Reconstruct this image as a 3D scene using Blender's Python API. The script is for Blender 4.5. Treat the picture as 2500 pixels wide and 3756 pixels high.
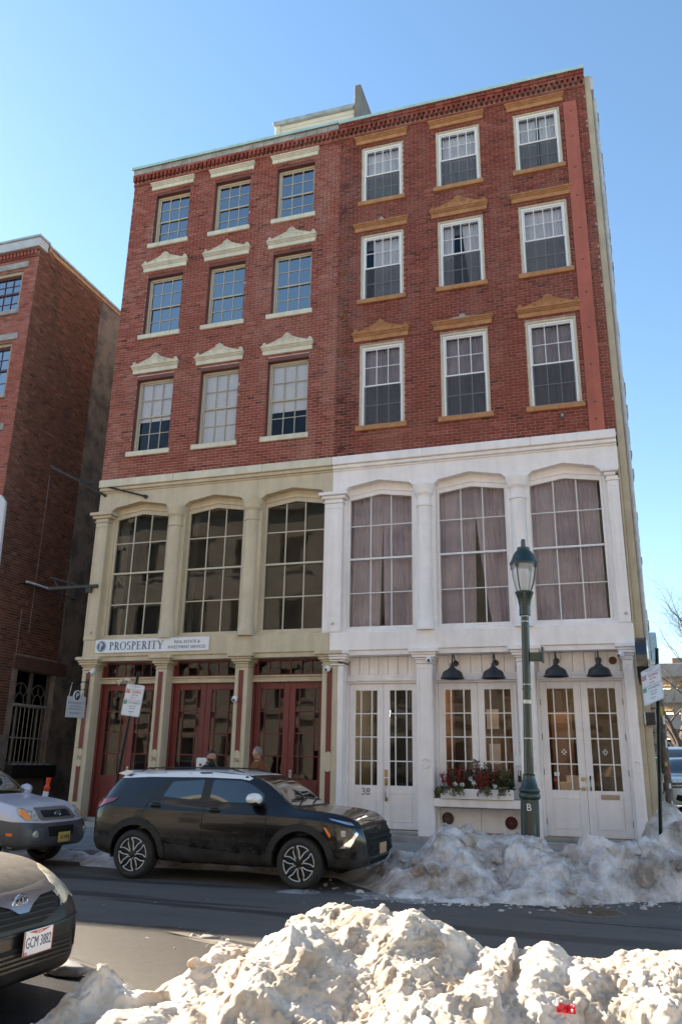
import bpy, math, random
import numpy as np
from mathutils import Vector, Matrix, geometry
from mathutils.bvhtree import BVHTree

random.seed(11)
RNG = np.random.default_rng(11)
for _o in list(bpy.data.objects):
    bpy.data.objects.remove(_o)
S = bpy.context.scene
COL = S.collection
rad = math.radians

# ------------------------------------------------------------------ camera
def make_camera():
    pit, yaw, rol = rad(17.47), rad(-18.10), rad(1.03)
    c, s = math.cos, math.sin
    fw = Vector((s(yaw) * c(pit), c(yaw) * c(pit), s(pit)))
    rt = Vector((c(yaw), -s(yaw), 0))
    up = rt.cross(fw)
    r2 = rt * c(rol) + up * s(rol)
    u2 = up * c(rol) - rt * s(rol)
    cd = bpy.data.cameras.new('camera')
    cd.sensor_fit = 'VERTICAL'
    cd.sensor_height = 36.0
    cd.lens = 36.0 * 2934.9 / 3756.0
    cd.clip_start, cd.clip_end = 0.1, 3000
    o = bpy.data.objects.new('camera', cd)
    COL.objects.link(o)
    o.matrix_world = Matrix(((r2.x, u2.x, -fw.x, 0), (r2.y, u2.y, -fw.y, 0), (r2.z, u2.z, -fw.z, 1.7), (0, 0, 0, 1)))
    S.camera = o
make_camera()

# ------------------------------------------------------------------ sky, sun, exposure
SUN_EL, SUN_AZ = rad(29.0), rad(74)          # azimuth measured from +Y towards -X
wd = bpy.data.worlds.new('World')
S.world = wd
wd.use_nodes = True
nt = wd.node_tree
nt.nodes.clear()
_out = nt.nodes.new('ShaderNodeOutputWorld')
_bg = nt.nodes.new('ShaderNodeBackground')
_sky = nt.nodes.new('ShaderNodeTexSky')
_sky.sky_type = 'NISHITA'
_sky.sun_disc = False
_sky.sun_elevation = SUN_EL
_sky.sun_rotation = -SUN_AZ
_sky.altitude = 0
_sky.air_density = 1.0
_sky.dust_density = 0.15
_sky.ozone_density = 1.0
_bg.inputs['Strength'].default_value = 0.082
_hs = nt.nodes.new('ShaderNodeHueSaturation')
_hs.inputs['Hue'].default_value = 0.494
_hs.inputs['Saturation'].default_value = 1.08
nt.links.new(_sky.outputs[0], _hs.inputs['Color'])
nt.links.new(_hs.outputs[0], _bg.inputs[0])
nt.links.new(_bg.outputs[0], _out.inputs[0])
sd = bpy.data.lights.new('sun', 'SUN')
sd.energy = 5.0
sd.angle = rad(0.5)
sd.color = (1.0, 0.875, 0.70)
so = bpy.data.objects.new('sun', sd)
COL.objects.link(so)
_tos = Vector((-math.sin(SUN_AZ) * math.cos(SUN_EL), math.cos(SUN_AZ) * math.cos(SUN_EL), math.sin(SUN_EL)))
so.rotation_euler = (-_tos).to_track_quat('-Z', 'Y').to_euler()
so.location = (-40, 40, 60)
S.view_settings.view_transform = 'Standard'
S.view_settings.look = 'None'
S.view_settings.gamma = 1.0
S.view_settings.exposure = 1.92
S.view_settings.use_curve_mapping = False
S.render.engine = 'CYCLES'
S.cycles.max_bounces = 8
S.cycles.diffuse_bounces = 4
S.cycles.transparent_max_bounces = 12
S.cycles.caustics_reflective = False
S.cycles.caustics_refractive = False

# ------------------------------------------------------------------ scene-graph helpers
def wmat(o):
    m = o.matrix_basis
    if o.parent:
        m = wmat(o.parent) @ o.matrix_parent_inverse @ m
    return m

def put(o, parent, local=False):
    o.parent = parent
    if not local:
        o.matrix_parent_inverse = wmat(parent).inverted()
    return o

def tag(o, label=None, cat=None, group=None, kind=None):
    if label: o['label'] = label
    if cat: o['category'] = cat
    if group: o['group'] = group
    if kind: o['kind'] = kind
    return o

def thing(name, label, cat, loc=(0, 0, 0), rz=0.0, group=None):
    o = bpy.data.objects.new(name, None)
    o.empty_display_size = 0.3
    o.location = loc
    o.rotation_euler = (0, 0, rz)
    COL.objects.link(o)
    return tag(o, label, cat, group)

def link(name, me, parent=None, loc=None, local=False):
    o = bpy.data.objects.new(name, me)
    COL.objects.link(o)
    if loc is not None: o.location = loc
    if parent is not None: put(o, parent, local)
    return o

def dup(root, loc, rz=None, label=None):
    r = root.copy(); COL.objects.link(r); r.location = loc
    if rz is not None: r.rotation_euler = (0, 0, rz)
    if label: r['label'] = label
    for ch in list(root.children):
        c = ch.copy(); COL.objects.link(c); c.parent = r
        for g in list(ch.children):
            d = g.copy(); COL.objects.link(d); d.parent = c
    return r

class MB:
    """collects faces and links them as one mesh object"""
    def __init__(s):
        s.v, s.f, s.m, s.t = [], [], [], []
    def add(s, vs, fs, m=0, tone=None):
        b = len(s.v)
        s.v += [tuple(p) for p in vs]
        s.f += [tuple(i + b for i in f) for f in fs]
        s.m += [m] * len(fs)
        s.t += [0.5 if tone is None else tone] * len(vs)
        return s
    def box(s, x0, x1, y0, y1, z0, z1, bev=0.0, m=0):
        if x0 > x1: x0, x1 = x1, x0
        if y0 > y1: y0, y1 = y1, y0
        if z0 > z1: z0, z1 = z1, z0
        if bev <= 0:
            v = [(x, y, z) for x in (x0, x1) for y in (y0, y1) for z in (z0, z1)]
            return s.add(v, [(0, 1, 3, 2), (4, 6, 7, 5), (0, 4, 5, 1), (2, 3, 7, 6), (0, 2, 6, 4), (1, 5, 7, 3)], m)
        b = min(bev, (x1 - x0) * .45, (y1 - y0) * .45, (z1 - z0) * .45)
        v = []; idx = {}
        for i, x in enumerate((x0, x1)):
            for j, y in enumerate((y0, y1)):
                for k, z in enumerate((z0, z1)):
                    sx, sy, sz = (1 - 2 * i) * b, (1 - 2 * j) * b, (1 - 2 * k) * b
                    idx[i, j, k, 0] = len(v); v.append((x, y + sy, z + sz))
                    idx[i, j, k, 1] = len(v); v.append((x + sx, y, z + sz))
                    idx[i, j, k, 2] = len(v); v.append((x + sx, y + sy, z))
        f = []
        q = lambda a, ks: f.append(tuple(idx[k + (a,)] for k in ks))
        for i in (0, 1): q(0, [(i, 0, 0), (i, 0, 1), (i, 1, 1), (i, 1, 0)] if i == 0 else [(i, 0, 0), (i, 1, 0), (i, 1, 1), (i, 0, 1)])
        for j in (0, 1): q(1, [(0, j, 0), (1, j, 0), (1, j, 1), (0, j, 1)] if j == 0 else [(0, j, 0), (0, j, 1), (1, j, 1), (1, j, 0)])
        for k in (0, 1): q(2, [(0, 0, k), (0, 1, k), (1, 1, k), (1, 0, k)] if k == 0 else [(0, 0, k), (1, 0, k), (1, 1, k), (0, 1, k)])
        for i in (0, 1):
            for j in (0, 1):
                f.append((idx[i, j, 0, 0], idx[i, j, 1, 0], idx[i, j, 1, 1], idx[i, j, 0, 1]))
        for i in (0, 1):
            for k in (0, 1):
                f.append((idx[i, 0, k, 0], idx[i, 1, k, 0], idx[i, 1, k, 2], idx[i, 0, k, 2]))
        for j in (0, 1):
            for k in (0, 1):
                f.append((idx[0, j, k, 1], idx[1, j, k, 1], idx[1, j, k, 2], idx[0, j, k, 2]))
        for key in [(i, j, k) for i in (0, 1) for j in (0, 1) for k in (0, 1)]:
            f.append(tuple(idx[key + (a,)] for a in (0, 1, 2)))
        return s.add(v, f, m)
    def prism(s, poly, axis, a, b, m=0):
        """polygon (pairs) extruded along axis from a to b; pairs are the two other axes in xyz order"""
        n = len(poly)
        def P(p, t):
            return (t, p[0], p[1]) if axis == 'x' else (p[0], t, p[1]) if axis == 'y' else (p[0], p[1], t)
        v = [P(p, a) for p in poly] + [P(p, b) for p in poly]
        f = [tuple(range(n)), tuple(range(2 * n - 1, n - 1, -1))]
        f += [(i, (i + 1) % n, n + (i + 1) % n, n + i) for i in range(n)]
        return s.add(v, f, m)
    def tube(s, pts, r, n=8, cap=True, m=0):
        pts = [Vector(p) for p in pts]
        rs = r if isinstance(r, (list, tuple)) else [r] * len(pts)
        v, f = [], []
        up = Vector((0, 0, 1))
        for i, p in enumerate(pts):
            d = (pts[min(i + 1, len(pts) - 1)] - pts[max(i - 1, 0)])
            d = d.normalized() if d.length > 1e-9 else Vector((0, 0, 1))
            a = d.cross(up)
            if a.length < 1e-3: a = d.cross(Vector((1, 0, 0)))
            a.normalize(); b = d.cross(a)
            for k in range(n):
                t = 2 * math.pi * k / n
                v.append(p + (a * math.cos(t) + b * math.sin(t)) * rs[i])
        for i in range(len(pts) - 1):
            for k in range(n):
                f.append((i * n + k, i * n + (k + 1) % n, (i + 1) * n + (k + 1) % n, (i + 1) * n + k))
        if cap:
            f.append(tuple(range(n - 1, -1, -1))); f.append(tuple((len(pts) - 1) * n + k for k in range(n)))
        return s.add(v, f, m)
    def lathe(s, prof, o=(0, 0, 0), n=24, axis='z', m=0, arc=None, cap=True):
        v, f = [], []
        full = arc is None
        a0, a1 = (0, 2 * math.pi) if full else arc
        cnt = n if full else n + 1
        for r, h in prof:
            for k in range(cnt):
                t = a0 + (a1 - a0) * k / n
                x, y = r * math.cos(t), r * math.sin(t)
                p = (x, y, h) if axis == 'z' else (x, h, y) if axis == 'y' else (h, x, y)
                v.append((p[0] + o[0], p[1] + o[1], p[2] + o[2]))
        for i in range(len(prof) - 1):
            for k in range(n if full else n):
                k2 = (k + 1) % cnt if full else k + 1
                f.append((i * cnt + k, i * cnt + k2, (i + 1) * cnt + k2, (i + 1) * cnt + k))
        if full and cap and prof[0][0] > 1e-6: f.append(tuple(range(cnt - 1, -1, -1)))
        if full and cap and prof[-1][0] > 1e-6: f.append(tuple((len(prof) - 1) * cnt + k for k in range(cnt)))
        return s.add(v, f, m)
    def mesh(s, name, mats, smooth=False, tones=False):
        me = bpy.data.meshes.new(name)
        me.from_pydata(s.v, [], s.f)
        for mt in (mats if isinstance(mats, (list, tuple)) else [mats]):
            me.materials.append(mt)
        if any(s.m): me.polygons.foreach_set('material_index', s.m)
        if smooth: me.polygons.foreach_set('use_smooth', [True] * len(s.f))
        if tones:
            at = me.attributes.new('tone', 'FLOAT', 'POINT')
            at.data.foreach_set('value', s.t)
        me.update()
        return me
    def obj(s, name, mats, parent=None, smooth=False, tones=False, local=False, fix=False):
        me = s.mesh(name, mats, smooth, tones)
        if fix or smooth: fix_normals(me)
        return link(name, me, parent, None, local)

def fix_normals(me):
    import bmesh
    bm = bmesh.new(); bm.from_mesh(me)
    bmesh.ops.recalc_face_normals(bm, faces=bm.faces)
    bm.to_mesh(me); bm.free()

def autosmooth(o, ang=35):
    """smooth faces with sharp edges marked by angle"""
    import bmesh
    bm = bmesh.new(); bm.from_mesh(o.data)
    for e in bm.edges:
        if len(e.link_faces) == 2 and e.calc_face_angle(0) > rad(ang): e.smooth = False
    for f in bm.faces: f.smooth = True
    bm.to_mesh(o.data); bm.free()
    return o

# ------------------------------------------------------------------ materials
MATS = {}
def mat(name, col, rough=0.6, metal=0.0, var=0.0, scale=3.0, bump=0.0, bscale=40.0, spec=0.5, coat=0.0, col2=None,
        lo=0.35, hi=0.65, detail=6.0, emit=None, estr=0.0, stretch=None):
    if name in MATS: return MATS[name]
    m = bpy.data.materials.new(name); m.use_nodes = True
    n = m.node_tree.nodes; l = m.node_tree.links
    b = n['Principled BSDF']
    b.inputs['Roughness'].default_value = rough
    b.inputs['Metallic'].default_value = metal
    b.inputs['Specular IOR Level'].default_value = spec
    b.inputs['Coat Weight'].default_value = coat
    b.inputs['Coat Roughness'].default_value = 0.03
    c4 = lambda c: (max(c[0], 0), max(c[1], 0), max(c[2], 0), 1)
    if emit:
        b.inputs['Emission Color'].default_value = c4(emit)
        b.inputs['Emission Strength'].default_value = estr
    if var > 0 or col2 or bump > 0:
        g = n.new('ShaderNodeNewGeometry')
        src = g.outputs['Position']
        if stretch:
            vm = n.new('ShaderNodeVectorMath'); vm.operation = 'MULTIPLY'; vm.inputs[1].default_value = stretch
            l.new(src, vm.inputs[0]); src = vm.outputs[0]
    if var > 0 or col2:
        nz = n.new('ShaderNodeTexNoise'); nz.inputs['Scale'].default_value = scale; nz.inputs['Detail'].default_value = detail
        nz.inputs['Roughness'].default_value = 0.62
        l.new(src, nz.inputs['Vector'])
        r = n.new('ShaderNodeValToRGB')
        r.color_ramp.elements[0].position = lo; r.color_ramp.elements[1].position = hi
        if col2:
            r.color_ramp.elements[0].color = c4(col); r.color_ramp.elements[1].color = c4(col2)
        else:
            r.color_ramp.elements[0].color = c4([x * (1 - var) for x in col]); r.color_ramp.elements[1].color = c4([x * (1 + var) for x in col])
        l.new(nz.outputs['Fac'], r.inputs['Fac']); l.new(r.outputs['Color'], b.inputs['Base Color'])
    else:
        b.inputs['Base Color'].default_value = c4(col)
    if bump > 0:
        nb = n.new('ShaderNodeTexNoise'); nb.inputs['Scale'].default_value = bscale; nb.inputs['Detail'].default_value = 5
        l.new(src, nb.inputs['Vector'])
        bp = n.new('ShaderNodeBump'); bp.inputs['Strength'].default_value = bump; bp.inputs['Distance'].default_value = 0.02
        l.new(nb.outputs['Fac'], bp.inputs['Height']); l.new(bp.outputs['Normal'], b.inputs['Normal'])
    MATS[name] = m
    return m

def glass(name, tint=(1, 1, 1), ior=1.6, rough=0.0, wav=0.0):
    m = bpy.data.materials.new(name); m.use_nodes = True
    n = m.node_tree.nodes; l = m.node_tree.links
    n.remove(n['Principled BSDF'])
    out = n['Material Output']
    tr = n.new('ShaderNodeBsdfTransparent'); tr.inputs[0].default_value = (*tint, 1)
    gl = n.new('ShaderNodeBsdfGlossy'); gl.inputs['Roughness'].default_value = rough
    fr = n.new('ShaderNodeFresnel'); fr.inputs['IOR'].default_value = ior
    mx = n.new('ShaderNodeMixShader')
    if wav:
        g = n.new('ShaderNodeNewGeometry')
        nz = n.new('ShaderNodeTexNoise'); nz.inputs['Scale'].default_value = 2.2; nz.inputs['Detail'].default_value = 1
        l.new(g.outputs['Position'], nz.inputs['Vector'])
        bp = n.new('ShaderNodeBump'); bp.inputs['Strength'].default_value = wav; bp.inputs['Distance'].default_value = 0.05
        l.new(nz.outputs['Fac'], bp.inputs['Height'])
        l.new(bp.outputs['Normal'], gl.inputs['Normal'])
    l.new(fr.outputs[0], mx.inputs[0]); l.new(tr.outputs[0], mx.inputs[1]); l.new(gl.outputs[0], mx.inputs[2])
    l.new(mx.outputs[0], out.inputs[0])
    MATS[name] = m
    return m

def brickmat(name, cols, dirt=(0.1, 0.07, 0.06), dfac=0.3, rough=0.85):
    m = bpy.data.materials.new(name); m.use_nodes = True
    n = m.node_tree.nodes; l = m.node_tree.links
    b = n['Principled BSDF']; b.inputs['Roughness'].default_value = rough; b.inputs['Specular IOR Level'].default_value = 0.25
    a = n.new('ShaderNodeAttribute'); a.attribute_name = 'tone'
    r = n.new('ShaderNodeValToRGB')
    el = r.color_ramp.elements
    while len(el) < len(cols): el.new(0.5)
    for i, c in enumerate(cols):
        el[i].position = i / (len(cols) - 1); el[i].color = (*c, 1)
    l.new(a.outputs['Fac'], r.inputs['Fac'])
    g = n.new('ShaderNodeNewGeometry')
    nz = n.new('ShaderNodeTexNoise'); nz.inputs['Scale'].default_value = 0.9; nz.inputs['Detail'].default_value = 8; nz.inputs['Roughness'].default_value = 0.7
    vs = n.new('ShaderNodeVectorMath'); vs.operation = 'MULTIPLY'; vs.inputs[1].default_value = (1.5, 1.5, .5); l.new(g.outputs['Position'], vs.inputs[0]); l.new(vs.outputs[0], nz.inputs['Vector'])
    rr = n.new('ShaderNodeValToRGB'); rr.color_ramp.elements[0].position = 0.48; rr.color_ramp.elements[1].position = 0.75
    l.new(nz.outputs['Fac'], rr.inputs['Fac'])
    mul = n.new('ShaderNodeMath'); mul.operation = 'MULTIPLY'; mul.inputs[1].default_value = dfac
    l.new(rr.outputs['Color'], mul.inputs[0])
    mx = n.new('ShaderNodeMixRGB'); mx.inputs[2].default_value = (*dirt, 1)
    l.new(mul.outputs[0], mx.inputs[0]); l.new(r.outputs['Color'], mx.inputs[1])
    n2 = n.new('ShaderNodeTexNoise'); n2.inputs['Scale'].default_value = 35; n2.inputs['Detail'].default_value = 4
    l.new(g.outputs['Position'], n2.inputs['Vector'])
    hs = n.new('ShaderNodeHueSaturation')
    mr = n.new('ShaderNodeMapRange'); mr.inputs[1].default_value = 0.3; mr.inputs[2].default_value = 0.7; mr.inputs[3].default_value = 0.75; mr.inputs[4].default_value = 1.25
    l.new(n2.outputs['Fac'], mr.inputs[0]); l.new(mr.outputs[0], hs.inputs['Value']); l.new(mx.outputs[0], hs.inputs['Color'])
    l.new(hs.outputs[0], b.inputs['Base Color'])
    bp = n.new('ShaderNodeBump'); bp.inputs['Strength'].default_value = 0.4; bp.inputs['Distance'].default_value = 0.01
    l.new(n2.outputs['Fac'], bp.inputs['Height']); l.new(bp.outputs['Normal'], b.inputs['Normal'])
    MATS[name] = m
    return m

def paint(name, col, rough=.55, grime=.16, chips=.5, chipcol=(.16, .10, .07)):
    """old oil paint: faint vertical streaks, blotches, a few chips down to rust or wood"""
    m = bpy.data.materials.new(name); m.use_nodes = True
    n = m.node_tree.nodes; l = m.node_tree.links; b = n['Principled BSDF']
    g = n.new('ShaderNodeNewGeometry')
    def nz(scale, d, mul=None, r=.6):
        src = g.outputs['Position']
        if mul:
            v = n.new('ShaderNodeVectorMath'); v.operation = 'MULTIPLY'; v.inputs[1].default_value = mul; l.new(src, v.inputs[0]); src = v.outputs[0]
        t = n.new('ShaderNodeTexNoise'); t.inputs['Scale'].default_value = scale; t.inputs['Detail'].default_value = d; t.inputs['Roughness'].default_value = r
        l.new(src, t.inputs['Vector']); return t.outputs['Fac']
    def rng(f, a, c, lo, hi):
        r = n.new('ShaderNodeMapRange'); r.inputs[1].default_value = a; r.inputs[2].default_value = c; r.inputs[3].default_value = lo; r.inputs[4].default_value = hi
        l.new(f, r.inputs[0]); return r.outputs[0]
    def mul(a, c):
        x = n.new('ShaderNodeMath'); x.operation = 'MULTIPLY'; l.new(a, x.inputs[0]); l.new(c, x.inputs[1]); return x.outputs[0]
    v = mul(rng(nz(4.5, 6, (1, 1, .10)), .40, .72, 1.03, 1 - grime), rng(nz(1.6, 8, None, .7), .35, .72, 1.04, 1 - grime))
    hs = n.new('ShaderNodeHueSaturation'); hs.inputs['Color'].default_value = (*col, 1); l.new(v, hs.inputs['Value'])
    mx = n.new('ShaderNodeMixRGB'); mx.inputs[2].default_value = (*chipcol, 1)
    l.new(rng(nz(17, 6, None, .75), .685, .72, 0, chips), mx.inputs[0]); l.new(hs.outputs[0], mx.inputs[1])
    l.new(mx.outputs[0], b.inputs['Base Color'])
    l.new(rng(nz(9, 4), .3, .7, rough - .1, rough + .18), b.inputs['Roughness'])
    bp = n.new('ShaderNodeBump'); bp.inputs['Strength'].default_value = .14; bp.inputs['Distance'].default_value = .015
    l.new(nz(38, 6), bp.inputs['Height']); l.new(bp.outputs['Normal'], b.inputs['Normal'])
    MATS[name] = m
    return m

def carpaint(name, col, rough, metal=0.0, coat=.4, spec=.4, dirt=(.13, .115, .10), top=.75, amount=.75):
    """car paint with dried salt spray on the lower body"""
    m = bpy.data.materials.new(name); m.use_nodes = True
    n = m.node_tree.nodes; l = m.node_tree.links; b = n['Principled BSDF']
    b.inputs['Metallic'].default_value = metal; b.inputs['Coat Weight'].default_value = coat; b.inputs['Coat Roughness'].default_value = .04; b.inputs['Specular IOR Level'].default_value = spec
    tc = n.new('ShaderNodeTexCoord'); sx = n.new('ShaderNodeSeparateXYZ'); l.new(tc.outputs['Object'], sx.inputs[0])
    z = n.new('ShaderNodeMapRange'); z.inputs[1].default_value = .22; z.inputs[2].default_value = top; z.inputs[3].default_value = 1; z.inputs[4].default_value = .06; l.new(sx.outputs[2], z.inputs[0])
    t = n.new('ShaderNodeTexNoise'); t.inputs['Scale'].default_value = 6; t.inputs['Detail'].default_value = 9; t.inputs['Roughness'].default_value = .75; l.new(tc.outputs['Object'], t.inputs['Vector'])
    r = n.new('ShaderNodeMapRange'); r.inputs[1].default_value = .42; r.inputs[2].default_value = .75; r.inputs[3].default_value = 0; r.inputs[4].default_value = amount; l.new(t.outputs['Fac'], r.inputs[0])
    k = n.new('ShaderNodeMath'); k.operation = 'MULTIPLY'; l.new(z.outputs[0], k.inputs[0]); l.new(r.outputs[0], k.inputs[1])
    mx = n.new('ShaderNodeMixRGB'); mx.inputs[1].default_value = (*col, 1); mx.inputs[2].default_value = (*dirt, 1); l.new(k.outputs[0], mx.inputs[0]); l.new(mx.outputs[0], b.inputs['Base Color'])
    rr = n.new('ShaderNodeMapRange'); rr.inputs[3].default_value = rough; rr.inputs[4].default_value = .85; l.new(k.outputs[0], rr.inputs[0]); l.new(rr.outputs[0], b.inputs['Roughness'])
    MATS[name] = m
    return m

# paint and building materials
M_CREAM = paint('cream_paint', (0.60, 0.50, 0.35))
M_CREAMW = paint('cream_trim_paint', (0.70, 0.63, 0.48))
M_WHITE = paint('white_paint', (0.88, 0.815, 0.79), .5, .10)
M_WHITE2 = mat('white_window_paint', (0.82, 0.80, 0.79), 0.45)
M_RED = paint('dark_red_paint', (0.18, 0.028, 0.023), .45, .25, .4, (.05, .02, .015))
M_REDDK = mat('old_red_brown_paint', (0.16, 0.055, 0.042), 0.7, var=0.15, scale=5)
M_RUST = mat('ochre_brown_stone_paint', (0.47, 0.22, 0.088), 0.75, col2=(0.30, 0.13, 0.055), scale=6, lo=0.4, hi=0.75, bump=0.25, bscale=50)
M_STRAP = paint('salmon_red_metal_paint', (0.44, 0.115, 0.068), .55, .2, .5)
M_SASHC = mat('tan_sash_paint', (0.54, 0.48, 0.37), 0.5)
M_MORT1 = mat('pale_mortar', (0.50, 0.40, 0.36), 0.9, var=0.2, scale=8)
M_MORT2 = mat('pinkish_mortar', (0.40, 0.27, 0.24), 0.9, var=0.25, scale=5)
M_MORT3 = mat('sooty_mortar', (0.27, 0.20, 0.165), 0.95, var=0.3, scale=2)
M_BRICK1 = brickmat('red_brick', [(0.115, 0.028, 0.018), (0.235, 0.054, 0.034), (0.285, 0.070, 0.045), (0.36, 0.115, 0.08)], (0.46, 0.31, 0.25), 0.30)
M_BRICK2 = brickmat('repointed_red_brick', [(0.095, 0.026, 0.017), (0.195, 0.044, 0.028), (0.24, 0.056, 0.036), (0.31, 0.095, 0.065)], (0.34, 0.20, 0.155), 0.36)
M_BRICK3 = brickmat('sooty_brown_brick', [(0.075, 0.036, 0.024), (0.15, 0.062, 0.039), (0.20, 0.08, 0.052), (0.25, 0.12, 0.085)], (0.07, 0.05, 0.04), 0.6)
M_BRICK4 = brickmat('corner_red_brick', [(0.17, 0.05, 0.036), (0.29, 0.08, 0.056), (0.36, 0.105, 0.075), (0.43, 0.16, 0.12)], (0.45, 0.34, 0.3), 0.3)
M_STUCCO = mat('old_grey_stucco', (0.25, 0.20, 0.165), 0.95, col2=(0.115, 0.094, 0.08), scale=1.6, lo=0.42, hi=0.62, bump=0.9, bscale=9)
M_TAN = mat('tan_stucco', (0.46, 0.385, 0.27), 0.85, var=0.12, scale=1.5, bump=0.2, bscale=30)
M_RUBBLE = mat('rubble_wall', (0.34, 0.31, 0.28), 0.95, var=0.45, scale=4, bump=1.0, bscale=8)
M_GSTONE = mat('grey_stone', (0.34, 0.32, 0.29), 0.85, var=0.25, scale=3, bump=0.3, bscale=25)
M_COPING = mat('pale_green_metal', (0.42, 0.60, 0.58), 0.4, metal=0.0, var=0.1, scale=3)
M_BLACK = mat('black_iron', (0.015, 0.014, 0.013), 0.5, var=0.3, scale=20)
M_DARK = mat('dark_interior', (0.035, 0.028, 0.024), 0.9)
M_SHOPWALL = mat('warm_shop_wall', (0.24, 0.14, 0.085), 0.8, var=0.1, scale=1)
M_SHOPDARK = mat('dark_wood', (0.10, 0.055, 0.03), 0.6, var=0.2, scale=4)
M_BRASS = mat('brass', (0.45, 0.33, 0.16), 0.35, metal=0.9)
M_STEEL = mat('steel', (0.45, 0.45, 0.44), 0.35, metal=0.8)
M_BRONZE = mat('dark_brown_metal', (0.12, 0.075, 0.06), 0.5, metal=0.3, var=0.3, scale=12)
M_SIGNW = mat('sign_white', (0.75, 0.76, 0.80), 0.4)
M_SIGNBLUE = mat('sign_teal_blue', (0.035, 0.12, 0.19), 0.4)
M_PLASTICW = mat('white_plastic', (0.75, 0.75, 0.76), 0.35)
M_GLASS = glass('window_glass', (0.94, 0.95, 0.96), 1.30, 0.0, 0.05)
M_GLASSOLD = glass('old_wavy_glass', (0.66, 0.66, 0.64), 1.42, 0.0, 0.02)
M_GLASSBLUE = glass('sky_lit_glass', (0.55, 0.6, 0.62), 4.6, 0.0, 0.03)
M_CURTW = mat('white_curtain', (0.80, 0.76, 0.77), 0.9, var=0.06, scale=3)
M_CURTM = mat('mauve_curtain', (0.54, 0.445, 0.48), 0.9, var=0.10, scale=2)
M_BLIND = mat('white_roller_blind', (0.90, 0.88, 0.89), 0.8)
M_CONC = mat('concrete', (0.36, 0.34, 0.31), 0.9, var=0.15, scale=2, bump=0.2, bscale=30)
# ------------------------------------------------------------------ ground, road, pavements
def asphalt():
    m = bpy.data.materials.new('asphalt'); m.use_nodes = True
    n = m.node_tree.nodes; l = m.node_tree.links; b = n['Principled BSDF']
    g = n.new('ShaderNodeNewGeometry')
    def noise(scale, detail, mul=None, w=0.6):
        src = g.outputs['Position']
        if mul:
            vm = n.new('ShaderNodeVectorMath'); vm.operation = 'MULTIPLY'; vm.inputs[1].default_value = mul
            l.new(src, vm.inputs[0]); src = vm.outputs[0]
        t = n.new('ShaderNodeTexNoise'); t.inputs['Scale'].default_value = scale; t.inputs['Detail'].default_value = detail; t.inputs['Roughness'].default_value = w
        l.new(src, t.inputs['Vector']); return t.outputs['Fac']
    def ramp(f, p0, c0, p1, c1):
        r = n.new('ShaderNodeValToRGB'); r.color_ramp.elements[0].position = p0; r.color_ramp.elements[1].position = p1
        r.color_ramp.elements[0].color = (*c0, 1); r.color_ramp.elements[1].color = (*c1, 1)
        l.new(f, r.inputs['Fac']); return r.outputs['Color']
    def mix(fac, a, c):
        x = n.new('ShaderNodeMixRGB'); l.new(fac, x.inputs[0]); l.new(a, x.inputs[1])
        if isinstance(c, tuple): x.inputs[2].default_value = (*c, 1)
        else: l.new(c, x.inputs[2])
        return x.outputs[0]
    base = ramp(noise(60, 6), 0.3, (0.058, 0.051, 0.045), 0.7, (0.120, 0.106, 0.093))
    salt = ramp(noise(1.4, 9, (0.40, 1.0, 1.0), 0.78), 0.42, (0, 0, 0), 0.72, (0.55, 0.55, 0.55))
    c = mix(salt, base, (0.165, 0.14, 0.117))
    wet = ramp(noise(1.3, 5, (0.10, 1.25, 1.0), 0.55), 0.545, (0, 0, 0), 0.585, (.9, .9, .9))
    c = mix(wet, c, (0.028, 0.0255, 0.025))
    spots = ramp(noise(5.5, 3), 0.66, (0, 0, 0), 0.70, (0.8, 0.8, 0.8))
    c = mix(spots, c, (0.035, 0.034, 0.036))
    l.new(c, b.inputs['Base Color'])
    rr = n.new('ShaderNodeMapRange'); rr.inputs[3].default_value = 0.85; rr.inputs[4].default_value = 0.62
    l.new(wet, rr.inputs[0]); l.new(rr.outputs[0], b.inputs['Roughness'])
    bp = n.new('ShaderNodeBump'); bp.inputs['Strength'].default_value = 0.5; bp.inputs['Distance'].default_value = 0.012
    l.new(noise(110, 4), bp.inputs['Height']); l.new(bp.outputs['Normal'], b.inputs['Normal'])
    MATS['asphalt'] = m
    return m
M_ASPH = asphalt()
M_EARTH = mat('dark_earth', (0.10, 0.09, 0.08), 0.95, var=0.3, scale=1)
M_KERB = mat('granite_kerb', (0.26, 0.25, 0.24), 0.8, var=0.25, scale=4, bump=0.2)
M_WALK = mat('pavement_concrete', (0.25, 0.24, 0.225), 0.85, var=0.22, scale=1.5, bump=0.15, bscale=40)

FY = 16.6        # the facade plane of the two houses
def sheet(name, pts, m, z=None, kind='structure'):
    b = MB(); b.add(pts, [tuple(range(len(pts)))])
    o = b.obj(name, m)
    return tag(o, kind=kind)

sheet('ground', [(-600, -300, -0.12), (600, -300, -0.12), (600, 900, -0.12), (-600, 900, -0.12)], M_EARTH)
sheet('road', [(-140, 3.75, 0), (140, 3.75, 0), (140, 13.4, 0), (-140, 13.4, 0)], M_ASPH)
# side street climbing away on the right
sheet('side_street', [(2.2, 13.405, 0.0), (10.5, 13.405, 0.0), (10.5, 60, 1.55), (2.2, 60, 1.55)], M_ASPH)
sheet('side_street_verge', [(1.05, 13.56, 0.14), (2.2, 13.56, 0.1), (2.2, 60, 1.6), (1.05, 60, 1.65)], M_WALK)
sheet('far_terrain', [(-10, 60, 1.55), (60, 60, 1.55), (160, 400, 3.0), (-40, 400, 3.0)], M_EARTH)

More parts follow.
